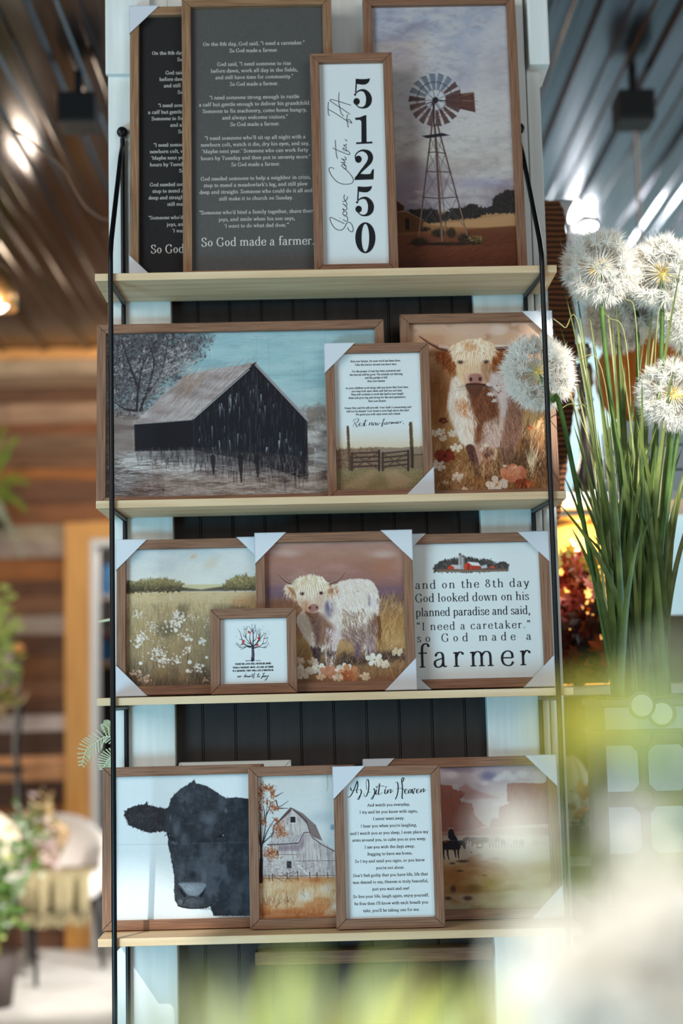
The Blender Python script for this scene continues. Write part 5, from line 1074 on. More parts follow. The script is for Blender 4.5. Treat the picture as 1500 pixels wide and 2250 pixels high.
# ---- white cow standing sideways
def paint_highland():
    p = Paint(FR['highland'], (560, 1170), 4.1667, (176, 130, 112), seed=13)
    p.a = p.vgrad([(80, (178, 138, 124)), (250, (170, 124, 106)), (420, (158, 114, 104)), (560, (130, 96, 100)), (660, (140, 106, 92)), (800, (172, 128, 78)), (1000, (196, 156, 104)), (1150, (160, 118, 78)), (1330, (146, 104, 70))])
    n = p.noise(340, 120, 1); p.mix(np.clip((n-.55)*3, 0, 1)*.35*p.band(0, 560, 40), (196, 156, 140)); p.mix(np.clip((.45-n)*3, 0, 1)*.3, (150, 100, 80))
    p.blob(300, 190, 210, 60, (206, 176, 164), .6, .9); p.blob(1180, 200, 180, 60, (204, 178, 168), .65, .9); p.blob(1180, 330, 220, 120, (176, 116, 84), .5, .9)
    p.mix(p.band(490, 600, 40)*.6, (118, 92, 108)); p.mix(p.mask([(1140, 570), (1360, 560), (1360, 650), (1140, 640)], 20)*.6, (110, 82, 74))
    p.dabs(p.mask([(1120, 620), (1370, 600), (1370, 1130), (1120, 1130)], 30), 420, 70, 7, -1.2, [(222, 186, 128), (176, 124, 66), (206, 166, 106), (156, 104, 54)], .6, .4)
    p.dabs(p.mask([(90, 640), (400, 640), (400, 1100), (90, 1100)], 30), 220, 70, 7, -1.4, [(190, 146, 98), (150, 100, 60)], .5, .4)
    p.mix(p.mask([(600, 1180), (860, 1120), (1360, 1080), (1365, 1160), (900, 1220), (640, 1240)], 24)*.85, (66, 50, 48))
    p.dabs(p.band(1080, 1340, 30), 800, 46, 6, -1.4, [(206, 160, 108), (110, 78, 56), (170, 122, 80), (84, 62, 52), (224, 184, 136)], .55, .5)
    # body
    b = p.poly([(640, 560), (760, 460), (860, 430), (960, 425), (1060, 440), (1110, 500), (1135, 580), (1130, 760), (1120, 880), (1090, 1000), (1090, 1130), (1010, 1140), (990, 1000), (970, 1130), (920, 1140), (900, 1000), (780, 980), (740, 1080), (720, 1200), (650, 1200), (640, 1060), (560, 1180), (520, 1060), (430, 920), (390, 760)], (232, 214, 200), 1, 5, smooth=True, rough=3)
    p.poly([(780, 880), (860, 760), (1000, 880), (1080, 760), (1130, 800), (1100, 980), (960, 1010), (820, 980)], (126, 92, 82), .85, 26, smooth=True)
    p.poly([(480, 740), (600, 740), (680, 820), (740, 900), (680, 1010), (560, 1040), (520, 940)], (140, 98, 78), .9, 26, smooth=True)
    p.poly([(520, 820), (590, 800), (600, 1000), (540, 1020)], (96, 70, 76), .7, 20, smooth=True)
    p.poly([(640, 640), (700, 620), (740, 700), (690, 780), (640, 740)], (120, 104, 124), .7, 22, smooth=True)
    for (x, y, rx, ry) in ((1040, 590, 36, 55), (1050, 650, 28, 40), (940, 540, 22, 16), (1120, 630, 18, 50), (770, 590, 12, 30), (980, 770, 18, 50), (670, 680, 40, 70), (840, 800, 24, 60)): p.blob(x, y, rx, ry, (112, 98, 120), .75, .8)
    p.poly([(1040, 760), (1110, 740), (1110, 860), (1040, 880)], (132, 92, 66), .6, 20, smooth=True)
    hair = lambda x, y: 1.25 if x > 620 else 1.7
    p.dabs(p.mask([(660, 560), (760, 470), (960, 430), (1060, 445), (1130, 580), (1110, 720), (960, 860), (760, 880), (690, 720)], 10), 1000, 60, 7, lambda x, y: 1.1+(y-450)*.001, [(248, 240, 228), (236, 218, 200), (214, 192, 188), (252, 246, 238), (224, 200, 170)], .6, .3)
    p.dabs(p.mask([(780, 700), (1000, 700), (1000, 900), (800, 900)], 20), 130, 70, 9, 1.3, [(248, 238, 224), (200, 162, 120), (130, 98, 92)], .7, .3)
    p.dabs(p.mask([(640, 860), (790, 860), (740, 1080), (640, 1080)], 10), 260, 50, 7, 1.6, [(222, 200, 200), (196, 170, 172), (236, 220, 212)], .6, .3)
    p.dabs(p.mask([(390, 760), (500, 760), (560, 1060), (440, 930)], 10), 260, 60, 7, 1.4, [(246, 234, 216), (224, 198, 168), (250, 242, 230)], .6, .3)
    p.dabs(p.mask([(500, 760), (680, 820), (700, 980), (560, 1030)], 14), 220, 60, 7, 1.7, [(170, 126, 92), (110, 76, 66), (150, 108, 84)], .5, .3)
    # legs, tail
    p.poly([(520, 1060), (600, 1060), (590, 1200), (550, 1190)], (74, 54, 56), .95, 10); p.blob(690, 1110, 50, 48, (76, 54, 50), .9, .6); p.poly([(660, 1150), (720, 1150), (725, 1235), (650, 1235)], (214, 176, 156), 1, 8)
    p.poly([(915, 1000), (980, 990), (970, 1150), (915, 1150)], (120, 90, 96), .9, 10); p.poly([(1020, 980), (1095, 970), (1085, 1130), (1030, 1140)], (150, 120, 122), .9, 10)
    p.line([(1130, 780), (1145, 900), (1140, 1040)], 36, (120, 74, 44), .9, 8, True); p.dabs(p.mask([(1110, 860), (1160, 860), (1155, 1000), (1120, 1000)], 6), 40, 60, 5, 1.6, [(176, 116, 66), (90, 52, 34)], .8, .2)
    # ears, horns
    for pts, a in (([(370, 490), (280, 480), (270, 550), (340, 610), (370, 640), (430, 600)], 1.9), ([(650, 490), (740, 480), (750, 530), (690, 580), (640, 560)], 1.0)):
        m = p.poly(pts, (232, 206, 180), 1, 8, smooth=True, rough=5); p.dabs(m, 110, 40, 6, a, [(246, 232, 214), (160, 96, 56), (206, 160, 120)], .7, .5)
    p.poly([(300, 500), (360, 520), (400, 610), (340, 560)], (150, 88, 52), .8, 12); p.poly([(680, 520), (725, 510), (700, 560)], (150, 88, 52), .7, 10)
    for pts in ([(370, 470), (310, 455), (260, 425), (235, 400), (220, 375)], [(655, 470), (720, 450), (765, 430), (800, 395), (825, 358)]):
        p.line(pts, 40, (120, 84, 72), 1, 6, True); p.line([(a, b_-6) for a, b_ in pts], 12, (200, 168, 146), .6, 3, True)
    # head
    h = p.poly([(370, 500), (400, 430), (500, 400), (600, 410), (660, 470), (650, 600), (610, 680), (590, 740), (540, 770), (480, 750), (440, 700), (390, 640)], (236, 218, 196), 1, 6, smooth=True)
    p.poly([(560, 560), (650, 540), (610, 700), (570, 680)], (196, 160, 136), .7, 18, smooth=True); p.poly([(430, 650), (480, 640), (480, 740), (440, 710)], (190, 140, 100), .7, 14, smooth=True)
    p.dabs(h, 350, 46, 6, 1.5, [(248, 234, 214), (220, 190, 160), (240, 222, 200)], .5, .4)
    p.poly([(490, 680), (530, 655), (575, 665), (580, 710), (530, 730), (495, 715)], (176, 128, 116), 1, 6, smooth=True); p.blob(502, 690, 12, 14, (62, 40, 40), 1, .5); p.blob(566, 688, 12, 14, (62, 40, 40), 1, .5)
    p.poly([(460, 725), (530, 735), (590, 730), (560, 790), (500, 780)], (130, 88, 70), .9, 10, smooth=True)
    for (x, y) in ((432, 562), (604, 556)): p.blob(x, y, 17, 16, (44, 30, 32), 1, .5)
    fm = p.mask([(350, 460), (420, 400), (510, 385), (620, 410), (660, 460), (650, 560), (520, 590), (400, 580)], 10)
    p.dabs(fm*np.clip((530-p.Y)/60, 0, 1), 600, 50, 8, lambda x, y: 1.57-(x-510)*.0045, [(252, 244, 228), (240, 222, 194), (206, 164, 120), (250, 238, 216), (226, 196, 156)], .7, .25)
    for (x, y) in ((432, 562), (604, 556)):
        p.blob(x, y, 40, 30, (170, 120, 90), .7, .9); p.blob(x, y, 17, 12, (40, 28, 30), 1, .5); p.line([(x-20, y-8), (x, y-14), (x+20, y-6)], 6, (96, 64, 52), .8, curve=True)
        for k in range(11): q = x-42+k*8; p.line([(q+(510-q)*.15, y-80), (q, y-40), (q+p.rng.normal(0, 8), y-12+p.rng.uniform(-10, 14))], 8, (250, 240, 220) if k % 3 else (206, 164, 122), .8, 2, True)
    for k in range(18): q = 450+k*8; p.line([(510+(q-510)*.7, 500), (q, 550), (q+p.rng.normal(0, 10), p.rng.uniform(570, 625))], 8, (250, 240, 220) if k % 3 else (206, 160, 116), .6, 2, True)
    p.dabs(p.mask([(510, 1040), (610, 1040), (600, 1190), (540, 1190)], 6), 110, 44, 8, 1.5, [(74, 54, 56), (110, 82, 76), (56, 42, 46)], .6, .3)
    p.dabs(p.mask([(640, 980), (740, 980), (725, 1220), (650, 1220)], 6), 170, 44, 8, 1.55, [(222, 196, 186), (150, 116, 108), (96, 68, 62), (236, 214, 200)], .5, .3)
    p.dabs(p.mask([(900, 960), (990, 960), (975, 1150), (910, 1150)], 8), 120, 50, 8, 1.5, [(130, 98, 100), (92, 68, 72), (160, 128, 124)], .5, .3); p.dabs(p.mask([(1010, 940), (1100, 930), (1090, 1130), (1025, 1140)], 8), 120, 50, 8, 1.5, [(176, 148, 146), (130, 100, 104), (206, 182, 176)], .5, .3)
    p.dabs(p.mask([(800, 860), (1110, 800), (1100, 1000), (820, 1000)], 20), 300, 60, 8, 1.3, [(140, 104, 90), (108, 80, 78), (190, 156, 138), (226, 204, 190)], .45, .35)
    p.dabs(p.mask([(600, 1120), (1360, 1080), (1360, 1190), (640, 1230)], 16), 260, 46, 7, -1.4, [(66, 50, 46), (110, 80, 60), (170, 124, 84), (50, 40, 40)], .6, .4)
    # flowers
    for (x, y, r, c) in ((400, 1180, 40, (222, 196, 172)), (450, 1275, 70, (236, 220, 200)), (410, 1300, 50, (226, 204, 184)), (580, 1240, 56, (240, 226, 208)), (530, 1180, 40, (222, 196, 170)), (820, 1245, 52, (238, 220, 200)), (780, 1260, 40, (230, 208, 186)), (1095, 1165, 62, (244, 232, 216)), (1160, 1200, 46, (228, 206, 180)), (1300, 1090, 42, (222, 196, 164)), (680, 1280, 66, (206, 140, 108)), (860, 1290, 80, (206, 140, 96)), (850, 1310, 50, (180, 100, 62)), (600, 1320, 34, (226, 186, 150)), (1010, 1320, 40, (226, 196, 164)), (760, 1325, 40, (226, 200, 172)), (1200, 1210, 30, (226, 200, 176))): p.flower(x, y, r, c)
    for l in ([(1110, 1190), (1125, 1330)], [(1270, 1110), (1255, 1190)], [(740, 1200), (760, 1120)], [(990, 1180), (985, 1250)]): p.line(l, 5, (96, 72, 50), .8)
    p.a = p.a*.97; p.build()
paint_highland()
# ---- black cow head
def paint_blackcow():
    p = Paint(FR['blackcow'], (250, 1690), 4.839, (226, 231, 230), seed=17)
    dk = (52, 54, 59)
    ear = p.poly([(108, 480), (150, 420), (210, 392), (330, 372), (345, 350), (365, 378), (440, 405), (540, 418), (600, 400), (620, 560), (580, 690), (545, 655), (470, 665), (380, 678), (300, 655), (190, 610), (152, 598), (140, 540)], (46, 42, 46), 1, 2, rough=5)
    nm = p.noise(60, 60, 2); p.mix(ear*np.clip((nm-.5)*2, 0, 1)*.5, (74, 66, 68)); p.dabs(ear, 420, 26, 5, .6, [(72, 64, 66), (34, 32, 36), (86, 78, 80)], .55, .9)
    for k in range(22):
        t = p.rng.random(); x, y = 118+t*40, 430+t*170; p.line([(x+20, y), (x-14, y+p.rng.normal(4, 8))], 7, (44, 40, 44), 1, 2)
    neck = p.poly([(1150, 300), (1205, 308), (1300, 300), (1430, 315), (2400, 330), (2400, 1560), (1062, 1560), (1020, 1450)], (42, 46, 52), 1, 2.5, rough=2)
    hp = [(850, 118), (880, 150), (990, 180), (1070, 232), (1190, 310), (1185, 400), (1200, 520), (1200, 640), (1180, 780), (1130, 950), (1130, 1080), (1090, 1180), (1060, 1260), (1060, 1370), (1035, 1450), (960, 1478), (740, 1478), (680, 1450), (650, 1400), (640, 1300), (645, 1150), (620, 1020), (600, 900), (575, 800), (580, 740), (565, 690), (540, 600), (560, 430), (590, 380), (605, 310), (650, 265), (700, 215), (760, 180), (820, 140)]
    head = p.poly(hp, dk, 1, 2.2, rough=2.5)
    hn, h2 = p.noise(130, 170, 5), p.noise(40, 40, 6); both = np.maximum(head, neck)
    p.mix(both*np.clip((hn-.5)*2.6, 0, 1)*.7, (82, 86, 93)); p.mix(both*np.clip((.45-hn)*2.4, 0, 1)*.5, (30, 30, 34)); p.mix(both*np.clip((h2-.5)*2, 0, 1)*.32, (96, 100, 108))
    for k in range(7): p.poly([(1200+k*40, 420), (1235+k*34+12*(k%3), 850), (1120+k*44, 1540), (1160+k*44, 1540), (1275+k*34, 850), (1225+k*40, 420)], (28, 30, 36) if k % 2 else (64, 70, 78), .3, 40, smooth=True)
    p.dabs(head, 900, 30, 4, lambda x, y: 1.57 if y > 500 else -1.2+(x-850)*.002, [(70, 72, 78), (34, 34, 38), (84, 88, 94)], .35, .5)
    p.dabs(neck, 300, 60, 4, 1.4, [(66, 72, 80), (30, 32, 38)], .35, .2)
    for (x, y, rx, ry, c, a) in ((1010, 520, 150, 90, (92, 96, 104), .5), (660, 650, 50, 120, (92, 96, 104), .5), (850, 700, 120, 160, (34, 34, 38), .35), (900, 1050, 90, 160, (92, 96, 102), .45), (960, 1140, 50, 120, (100, 104, 110), .45), (720, 1060, 50, 130, (86, 90, 96), .4), (840, 1120, 60, 60, (34, 34, 38), .6), (1080, 760, 60, 120, (36, 36, 42), .5), (1120, 830, 50, 70, (96, 98, 106), .3), (640, 780, 60, 30, (110, 114, 122), .4), (960, 760, 110, 40, (34, 34, 38), .5), (1190, 440, 30, 40, (104, 108, 116), .5), (600, 520, 18, 60, (96, 98, 106), .5)): p.blob(x, y, rx, ry, c, min(.85, a*1.45), .9)
    # muzzle
    p.poly([(690, 1215), (800, 1205), (960, 1215), (975, 1260), (920, 1330), (850, 1350), (780, 1330), (720, 1260)], (132, 140, 148), .85, 12, smooth=True); p.blob(825, 1270, 100, 46, (156, 166, 174), .55, .8)
    p.dabs(p.mask([(700, 1220), (960, 1220), (850, 1340)], 6), 120, 6, 5, 0, [(90, 96, 104), (170, 178, 186)], .6, 1)
    p.poly([(708, 1262), (735, 1295), (768, 1340), (755, 1365), (720, 1330), (702, 1290)], (26, 26, 30), .95, 5, smooth=True); p.poly([(975, 1255), (965, 1300), (945, 1350), (915, 1365), (910, 1340), (945, 1300)], (26, 26, 30), .95, 5, smooth=True)
    p.blob(850, 1400, 160, 60, (84, 88, 96), .5, .8); p.line([(730, 1440), (760, 1385), (830, 1355), (890, 1380)], 10, (38, 38, 42), .7, curve=True); p.line([(680, 1450), (800, 1478), (960, 1474), (1040, 1440)], 14, (30, 30, 34), .8, curve=True)
    p.blob(715, 1405, 26, 32, (110, 116, 122), .5, .6); p.blob(1020, 1330, 40, 90, (78, 82, 90), .5, .8)
    # eyes
    p.blob(1150, 712, 62, 40, (26, 26, 30), .95, .6, -.4); p.line([(1095, 745), (1150, 735), (1190, 690)], 6, (130, 132, 138), .5); p.blob(1162, 702, 7, 8, (210, 214, 220), 1, .5); p.line([(1140, 640), (1195, 600)], 12, (28, 28, 32), .7)
    p.blob(588, 712, 22, 34, (24, 24, 28), .95, .6); p.blob(592, 708, 5, 7, (206, 210, 216), 1, .5); p.line([(565, 690), (535, 715)], 10, (30, 28, 32), 1, 3); p.line([(610, 740), (660, 775)], 9, (26, 26, 30), .8)
    for k in range(14): x = 920+k*9; p.line([(x, 1470), (x+p.rng.normal(0, 4), 1490+p.rng.random()*14)], 3, (50, 50, 56), .8)
    for x in (848, 1205, 1300, 345): p.line([(x, 150 if x == 848 else 320 if x > 400 else 380), (x, 112 if x == 848 else 288 if x > 400 else 345)], 7, dk, 1, 2)
    p.line([(30, 805), (570, 798)], 3, (170, 172, 174), .8); p.line([(570, 798), (1500, 775)], 3, (120, 124, 130), .5)
    p.build()
paint_blackcow()
# ---- weathered white barn in autumn grass
def paint_redbarn():
    p = Paint(FR['redbarn'], (550, 1680), 6.25, (220, 218, 212), seed=19)
    p.a = p.vgrad([(130, (214, 214, 208)), (600, (214, 218, 216)), (1100, (206, 212, 212))])
    n = p.noise(400, 200, 1); p.mix(np.clip((n-.5)*3, 0, 1)*.3, (230, 228, 222)); p.blob(1000, 720, 260, 140, (176, 190, 196), .5, .9); p.blob(1000, 900, 260, 130, (222, 224, 222), .5, .9)
    p.blob(1130, 860, 40, 60, (96, 126, 158), .7, .8); p.dabs(p.mask([(1090, 780), (1300, 780), (1300, 880), (1100, 880)], 8), 20, 40, 9, .8, [(90, 120, 152), (130, 156, 176)], .6, .8)
    # roof and walls
    wall = [(555, 600), (770, 780), (810, 930), (980, 1060), (1170, 1190), (1600, 1240), (1600, 1560), (180, 1560), (240, 1110), (300, 990), (330, 830)]
    wm = p.poly(wall, (200, 190, 184), 1, 3)
    wn = p.noise(24, 120, 3); p.mix(wm*np.clip((wn-.5)*3, 0, 1)*.5, (226, 222, 218)); p.mix(wm*np.clip((.42-wn)*3, 0, 1)*.45, (140, 118, 116))
    p.dabs(wm, 520, 70, 5, 1.57, [(150, 130, 128), (226, 220, 216), (120, 98, 96), (180, 164, 158), (166, 130, 112)], .5, .04)
    p.poly([(575, 600), (720, 670), (895, 830), (990, 1050), (830, 985), (765, 775)], (132, 112, 108), 1, 3)
    for k in range(16): p.line([(600+k*17, 625+k*14), (800+k*12, 850+k*12)], 4, (96, 80, 80) if k % 2 else (176, 158, 152), .6)
    p.line([(560, 600), (770, 775), (830, 985)], 12, (90, 72, 72)); p.line([(585, 600), (700, 665), (800, 770), (895, 830), (985, 1050)], 6, (150, 134, 130), .8)
    p.poly([(840, 985), (990, 1050), (1165, 1185), (1120, 1175), (990, 1105)], (206, 198, 194), 1, 3); p.line([(835, 990), (990, 1105), (1165, 1195)], 12, (84, 72, 78))
    p.poly([(555, 595), (330, 830), (370, 815), (560, 640)], (106, 76, 72), 1, 3); p.line([(552, 592), (325, 840), (290, 1010)], 10, (84, 64, 62)); p.line([(552, 592), (690, 700), (780, 800)], 10, (74, 56, 56))
    p.poly([(240, 1095), (300, 1000), (700, 960), (740, 935), (665, 1075)], (196, 188, 184), .95, 4); p.dabs(p.mask([(250, 1090), (310, 1010), (720, 950), (660, 1070)], 4), 90, 60, 6, 2.2, [(150, 136, 136), (220, 214, 210), (120, 104, 106)], .6, .15)
    p.line([(235, 1102), (450, 1092), (665, 1078)], 14, (74, 62, 66)); p.line([(665, 1078), (735, 935), (815, 930)], 12, (90, 74, 76)); p.poly([(735, 940), (815, 935), (850, 1000), (850, 1310), (740, 1310)], (206, 196, 192), .5, 4)
    p.mix(p.mask([(380, 1110), (665, 1095), (740, 960), (740, 1120), (660, 1190), (520, 1180), (360, 1190)], 20)*.6, (124, 102, 112))
    p.poly([(546, 716), (616, 714), (620, 795), (548, 797)], (44, 40, 44), 1, 2); p.line([(540, 710), (624, 708), (626, 800), (542, 804), (540, 710)], 8, (226, 220, 216))
    p.poly([(497, 1328), (562, 1326), (566, 1420), (500, 1418)], (46, 42, 46), 1, 3)
    for x in (760, 800, 850, 910, 960, 1010, 1060): p.line([(x, 1080 if x > 840 else 960), (x+3, 1320)], 4, (120, 104, 106), .7)
    p.line([(630, 1345), (770, 1500)], 22, (226, 220, 216), .95); p.line([(360, 1235), (640, 1235)], 8, (104, 80, 78), .8); p.line([(620, 1322), (1200, 1318)], 8, (110, 92, 94), .8); p.poly([(360, 1180), (382, 1180), (382, 1235), (360, 1240)], (60, 48, 52), 1, 3)
    p.dabs(p.mask([(180, 1330), (1600, 1320), (1600, 1540), (180, 1540)], 10), 380, 44, 7, 0.02, [(220, 212, 206), (140, 116, 108), (186, 166, 152), (110, 88, 88)], .5, .2)
    # grass
    g = p.band(1545, 3000, 30); p.mix(g, p.vgrad([(1545, (196, 132, 84)), (1640, (212, 170, 122)), (1800, (214, 178, 134)), (1950, (200, 134, 82)), (2100, (166, 84, 40))]))
    gn = p.noise(260, 130, 5); p.mix(g*np.clip((gn-.5)*3, 0, 1)*.5, (226, 202, 170)); p.mix(g*np.clip((.42-gn)*3, 0, 1)*.45, (176, 104, 52))
    p.blob(760, 1800, 160, 130, (226, 222, 214), .75, .9); p.blob(1040, 1700, 130, 90, (222, 212, 200), .65, .9); p.blob(1150, 1950, 70, 70, (232, 226, 220), .7, .8); p.blob(400, 2060, 420, 110, (172, 84, 36), .55, .9); p.blob(900, 1580, 140, 50, (170, 96, 52), .7, .9)
    p.dabs(g, 800, 80, 5, -1.4, [(226, 190, 140), (176, 110, 60), (200, 146, 92), (150, 84, 44), (236, 214, 180)], .4, .25)
    p.dabs(p.mask([(200, 1850), (600, 1830), (600, 1960), (200, 1960)], 20), 60, 90, 6, -1.4, [(110, 66, 40), (140, 86, 46)], .7, .4)
    for l in ([(725, 1700), (740, 1815)], [(875, 1640), (880, 1720)], [(905, 1500), (895, 1740)], [(700, 1760), (742, 1815)]): p.line(l, 6, (110, 78, 66), .8, 3)
    # fence
    for (x, y0, y1) in ((300, 1500, 1600), (255, 1520, 1600), (648, 1468, 1590), (500, 1480, 1560), (812, 1480, 1560), (915, 1480, 1560), (1060, 1490, 1560)): p.line([(x, y0), (x+4, y1)], 12, (64, 50, 50), .95, 9)
    for l in ([(180, 1525), (640, 1530)], [(180, 1560), (640, 1565)], [(400, 1540), (600, 1470)], [(430, 1480), (560, 1600)], [(470, 1600), (640, 1470)], [(655, 1530), (900, 1520)], [(310, 1530), (440, 1600)], [(900, 1525), (1200, 1520)]): p.line(l, 7, (84, 66, 62), .85)
    # tree
    for l in ([(140, 1600), (150, 1300), (140, 1000), (130, 700), (120, 500)], [(150, 1150), (200, 900), (215, 700), (240, 480)], [(170, 1080), (230, 920), (300, 800), (340, 740)], [(130, 1100), (110, 900), (80, 700)], [(200, 800), (190, 640), (170, 560)], [(215, 700), (260, 600), (280, 500)], [(170, 1080), (300, 960), (320, 900)], [(350, 490), (390, 580), (520, 500)], [(345, 440), (450, 380)], [(380, 600), (520, 600)]):
        p.line(l, 44 if l[0] == (140, 1600) else 16, (58, 42, 40), .92, 5, True)
    p.line([(140, 1600), (145, 1300)], 62, (52, 36, 34), .9, 40)
    org = [(168, 96, 48), (140, 70, 32), (196, 128, 76), (176, 84, 40), (110, 52, 28)]
    for (x, y, rx, ry, k) in ((150, 380, 70, 130, 150), (240, 320, 90, 50, 110), (310, 400, 40, 70, 70), (300, 580, 40, 80, 70), (360, 600, 60, 30, 50), (400, 900, 90, 100, 190), (350, 760, 40, 40, 40), (280, 1220, 110, 90, 220), (170, 780, 50, 80, 60), (480, 960, 50, 40, 30), (130, 600, 40, 120, 60), (220, 520, 30, 40, 20)):
        for i in range(k):
            a, b = p.T([(p.rng.normal(x, rx*.5), p.rng.normal(y, ry*.5))])[0]; p.seg((a, b), (a+p.rng.normal(0, 1.2), b+p.rng.normal(0, 1.2)), p.rng.uniform(1, 2.6), 1, A_(org[p.rng.integers(5)]), .75)
    p.line([(1052, 140), (1062, 300), (1050, 360)], 5, (90, 90, 90), .7)
    p.a = p.a*.97; p.build()
paint_redbarn()
# ---- desert rider
def paint_western():
    p = Paint(FR['western'], (960, 1660), 5.357, (206, 190, 184), seed=23)
    p.a = p.vgrad([(120, (190, 170, 178)), (400, (206, 184, 184)), (800, (206, 180, 172)), (950, (196, 160, 148)), (1200, (206, 184, 164)), (1500, (190, 150, 96)), (1750, (170, 140, 92))])
    n = p.noise(260, 130, 1); p.mix(np.clip((n-.5)*3, 0, 1)*.4*p.band(0, 600, 60), (230, 218, 216)); p.blob(600, 240, 160, 90, (120, 118, 150), .8, .9); p.blob(260, 170, 300, 50, (120, 106, 130), .5, .9)
    for (x, y, r) in ((820, 210, 80), (760, 250, 90), (880, 260, 100), (700, 280, 70), (1000, 220, 110), (560, 330, 70), (170, 230, 110)): p.blob(x, y, r, r*.6, (232, 222, 218), .7, .7)
    red = (150, 82, 72)
    m1 = p.poly([(-700, 330), (60, 345), (170, 355), (200, 400), (290, 410), (330, 440), (300, 500), (260, 510), (290, 545), (410, 570), (440, 700), (500, 760), (560, 830), (400, 890), (-700, 920)], (168, 100, 84), .95, 5, rough=4)
    p.poly([(250, 380), (340, 330), (430, 400), (640, 470), (720, 500), (330, 520)], (180, 124, 118), .6, 14); p.mix(m1*np.clip((p.Y-480)/300, 0, 1)*np.clip((720-p.Y)/200, 0, 1)*.7, (176, 84, 54))
    p.dabs(m1, 220, 90, 12, 1.57, [(184, 108, 86), (140, 74, 66), (196, 130, 108)], .35, .1)
    m2 = p.poly([(820, 340), (840, 325), (1000, 322), (1240, 330), (1290, 300), (1330, 560), (1340, 800), (620, 850), (640, 745), (720, 735), (735, 610), (850, 560), (825, 540)], (160, 96, 92), .95, 5, rough=3)
    p.dabs(m2, 150, 110, 14, 1.57, [(176, 112, 104), (140, 80, 80), (190, 132, 122)], .35, .08)
    p.poly([(330, 900), (520, 860), (700, 850), (1340, 850), (1340, 930), (-700, 940)], (176, 118, 104), .8, 8); p.dabs(p.band(880, 960, 14), 80, 140, 6, 0, [(200, 160, 146), (150, 100, 90)], .4, .05)
    gnd = p.band(950, 3000, 20); p.mix(gnd, p.vgrad([(950, (206, 180, 164)), (1200, (214, 192, 168)), (1300, (200, 150, 98)), (1480, (186, 134, 74)), (1600, (170, 128, 72)), (1750, (196, 172, 130)), (1900, (150, 126, 84))]))
    gn = p.noise(240, 110, 5); p.mix(gnd*np.clip((gn-.5)*3, 0, 1)*.4, (222, 200, 166)); p.mix(gnd*np.clip((.42-gn)*3, 0, 1)*.45, (160, 92, 50))
    p.blob(200, 1400, 180, 160, (166, 92, 46), .55, .9); p.blob(620, 1500, 170, 90, (176, 142, 60), .7, .9); p.blob(440, 1560, 120, 80, (120, 100, 56), .6, .9); p.poly([(100, 1640), (500, 1620), (1340, 1560), (1340, 1760), (300, 1740)], (206, 186, 150), .6, 20)
    for (x, y, rx, ry) in ((270, 1360, 60, 18), (190, 1570, 50, 60), (360, 1680, 80, 40), (130, 1680, 60, 30), (400, 1140, 20, 10), (560, 1410, 40, 10), (300, 1245, 110, 26), (180, 1270, 50, 20), (500, 1085, 60, 12)): p.blob(x, y, rx, ry, (84, 58, 50), .8, .7)
    bk = (42, 36, 40)
    for k in range(9): x = 330+k*32; p.blob(x, 985+p.rng.normal(0, 4), 34, 28, [(96, 58, 46), (70, 46, 42), (130, 76, 52)][k % 3], .95, .4); p.line([(x-14, 1000), (x-14, 1030)], 7, (70, 46, 42)); p.line([(x+14, 1000), (x+12, 1030)], 7, (70, 46, 42))
    p.poly([(405, 1040), (440, 985), (520, 975), (545, 1010), (540, 1050), (530, 1085), (520, 1040), (480, 1045), (470, 1085), (455, 1040), (430, 1050), (412, 1075)], (130, 78, 56), 1, 3, smooth=True); p.blob(560, 1000, 50, 34, (64, 46, 44), .9, .5)
    for k in range(6): x = 640+k*70; p.blob(x, 1010+p.rng.normal(0, 8), 44, 38, [(176, 150, 134), (110, 74, 60), (84, 60, 54)][k % 3], .9, .5); p.line([(x-18, 1030), (x-18, 1080)], 9, (84, 62, 56)); p.line([(x+18, 1030), (x+18, 1080)], 9, (84, 62, 56))
    # horse and rider
    p.poly([(-40, 1030), (40, 1010), (150, 1000), (240, 1005), (300, 1000), (335, 1030), (332, 1095), (318, 1100), (295, 1055), (275, 1070), (262, 1105), (150, 1110), (40, 1110), (-40, 1120)], bk, 1, 3, smooth=True)
    for l in ([(80, 1080), (75, 1150), (85, 1225)], [(120, 1090), (125, 1170), (140, 1225)], [(205, 1090), (212, 1150), (222, 1200)], [(248, 1090), (248, 1160), (255, 1210)]): p.line(l, 26, bk, 1, 10)
    p.poly([(75, 1010), (130, 990), (140, 1005), (90, 1030)], (150, 84, 58), .9, 3); p.poly([(130, 900), (150, 868), (180, 868), (200, 900), (205, 940), (240, 960), (245, 1060), (215, 1060), (205, 1000), (160, 1000), (130, 970)], (38, 36, 42), 1, 3); p.blob(163, 855, 16, 18, (60, 44, 44), 1, .5); p.line([(135, 858), (190, 856)], 9, (206, 196, 190)); p.blob(163, 843, 16, 12, (120, 100, 96), 1, .5); p.line([(225, 950), (250, 1000)], 9, (190, 176, 170))
    p.a = p.a*.90; p.build()
paint_western()
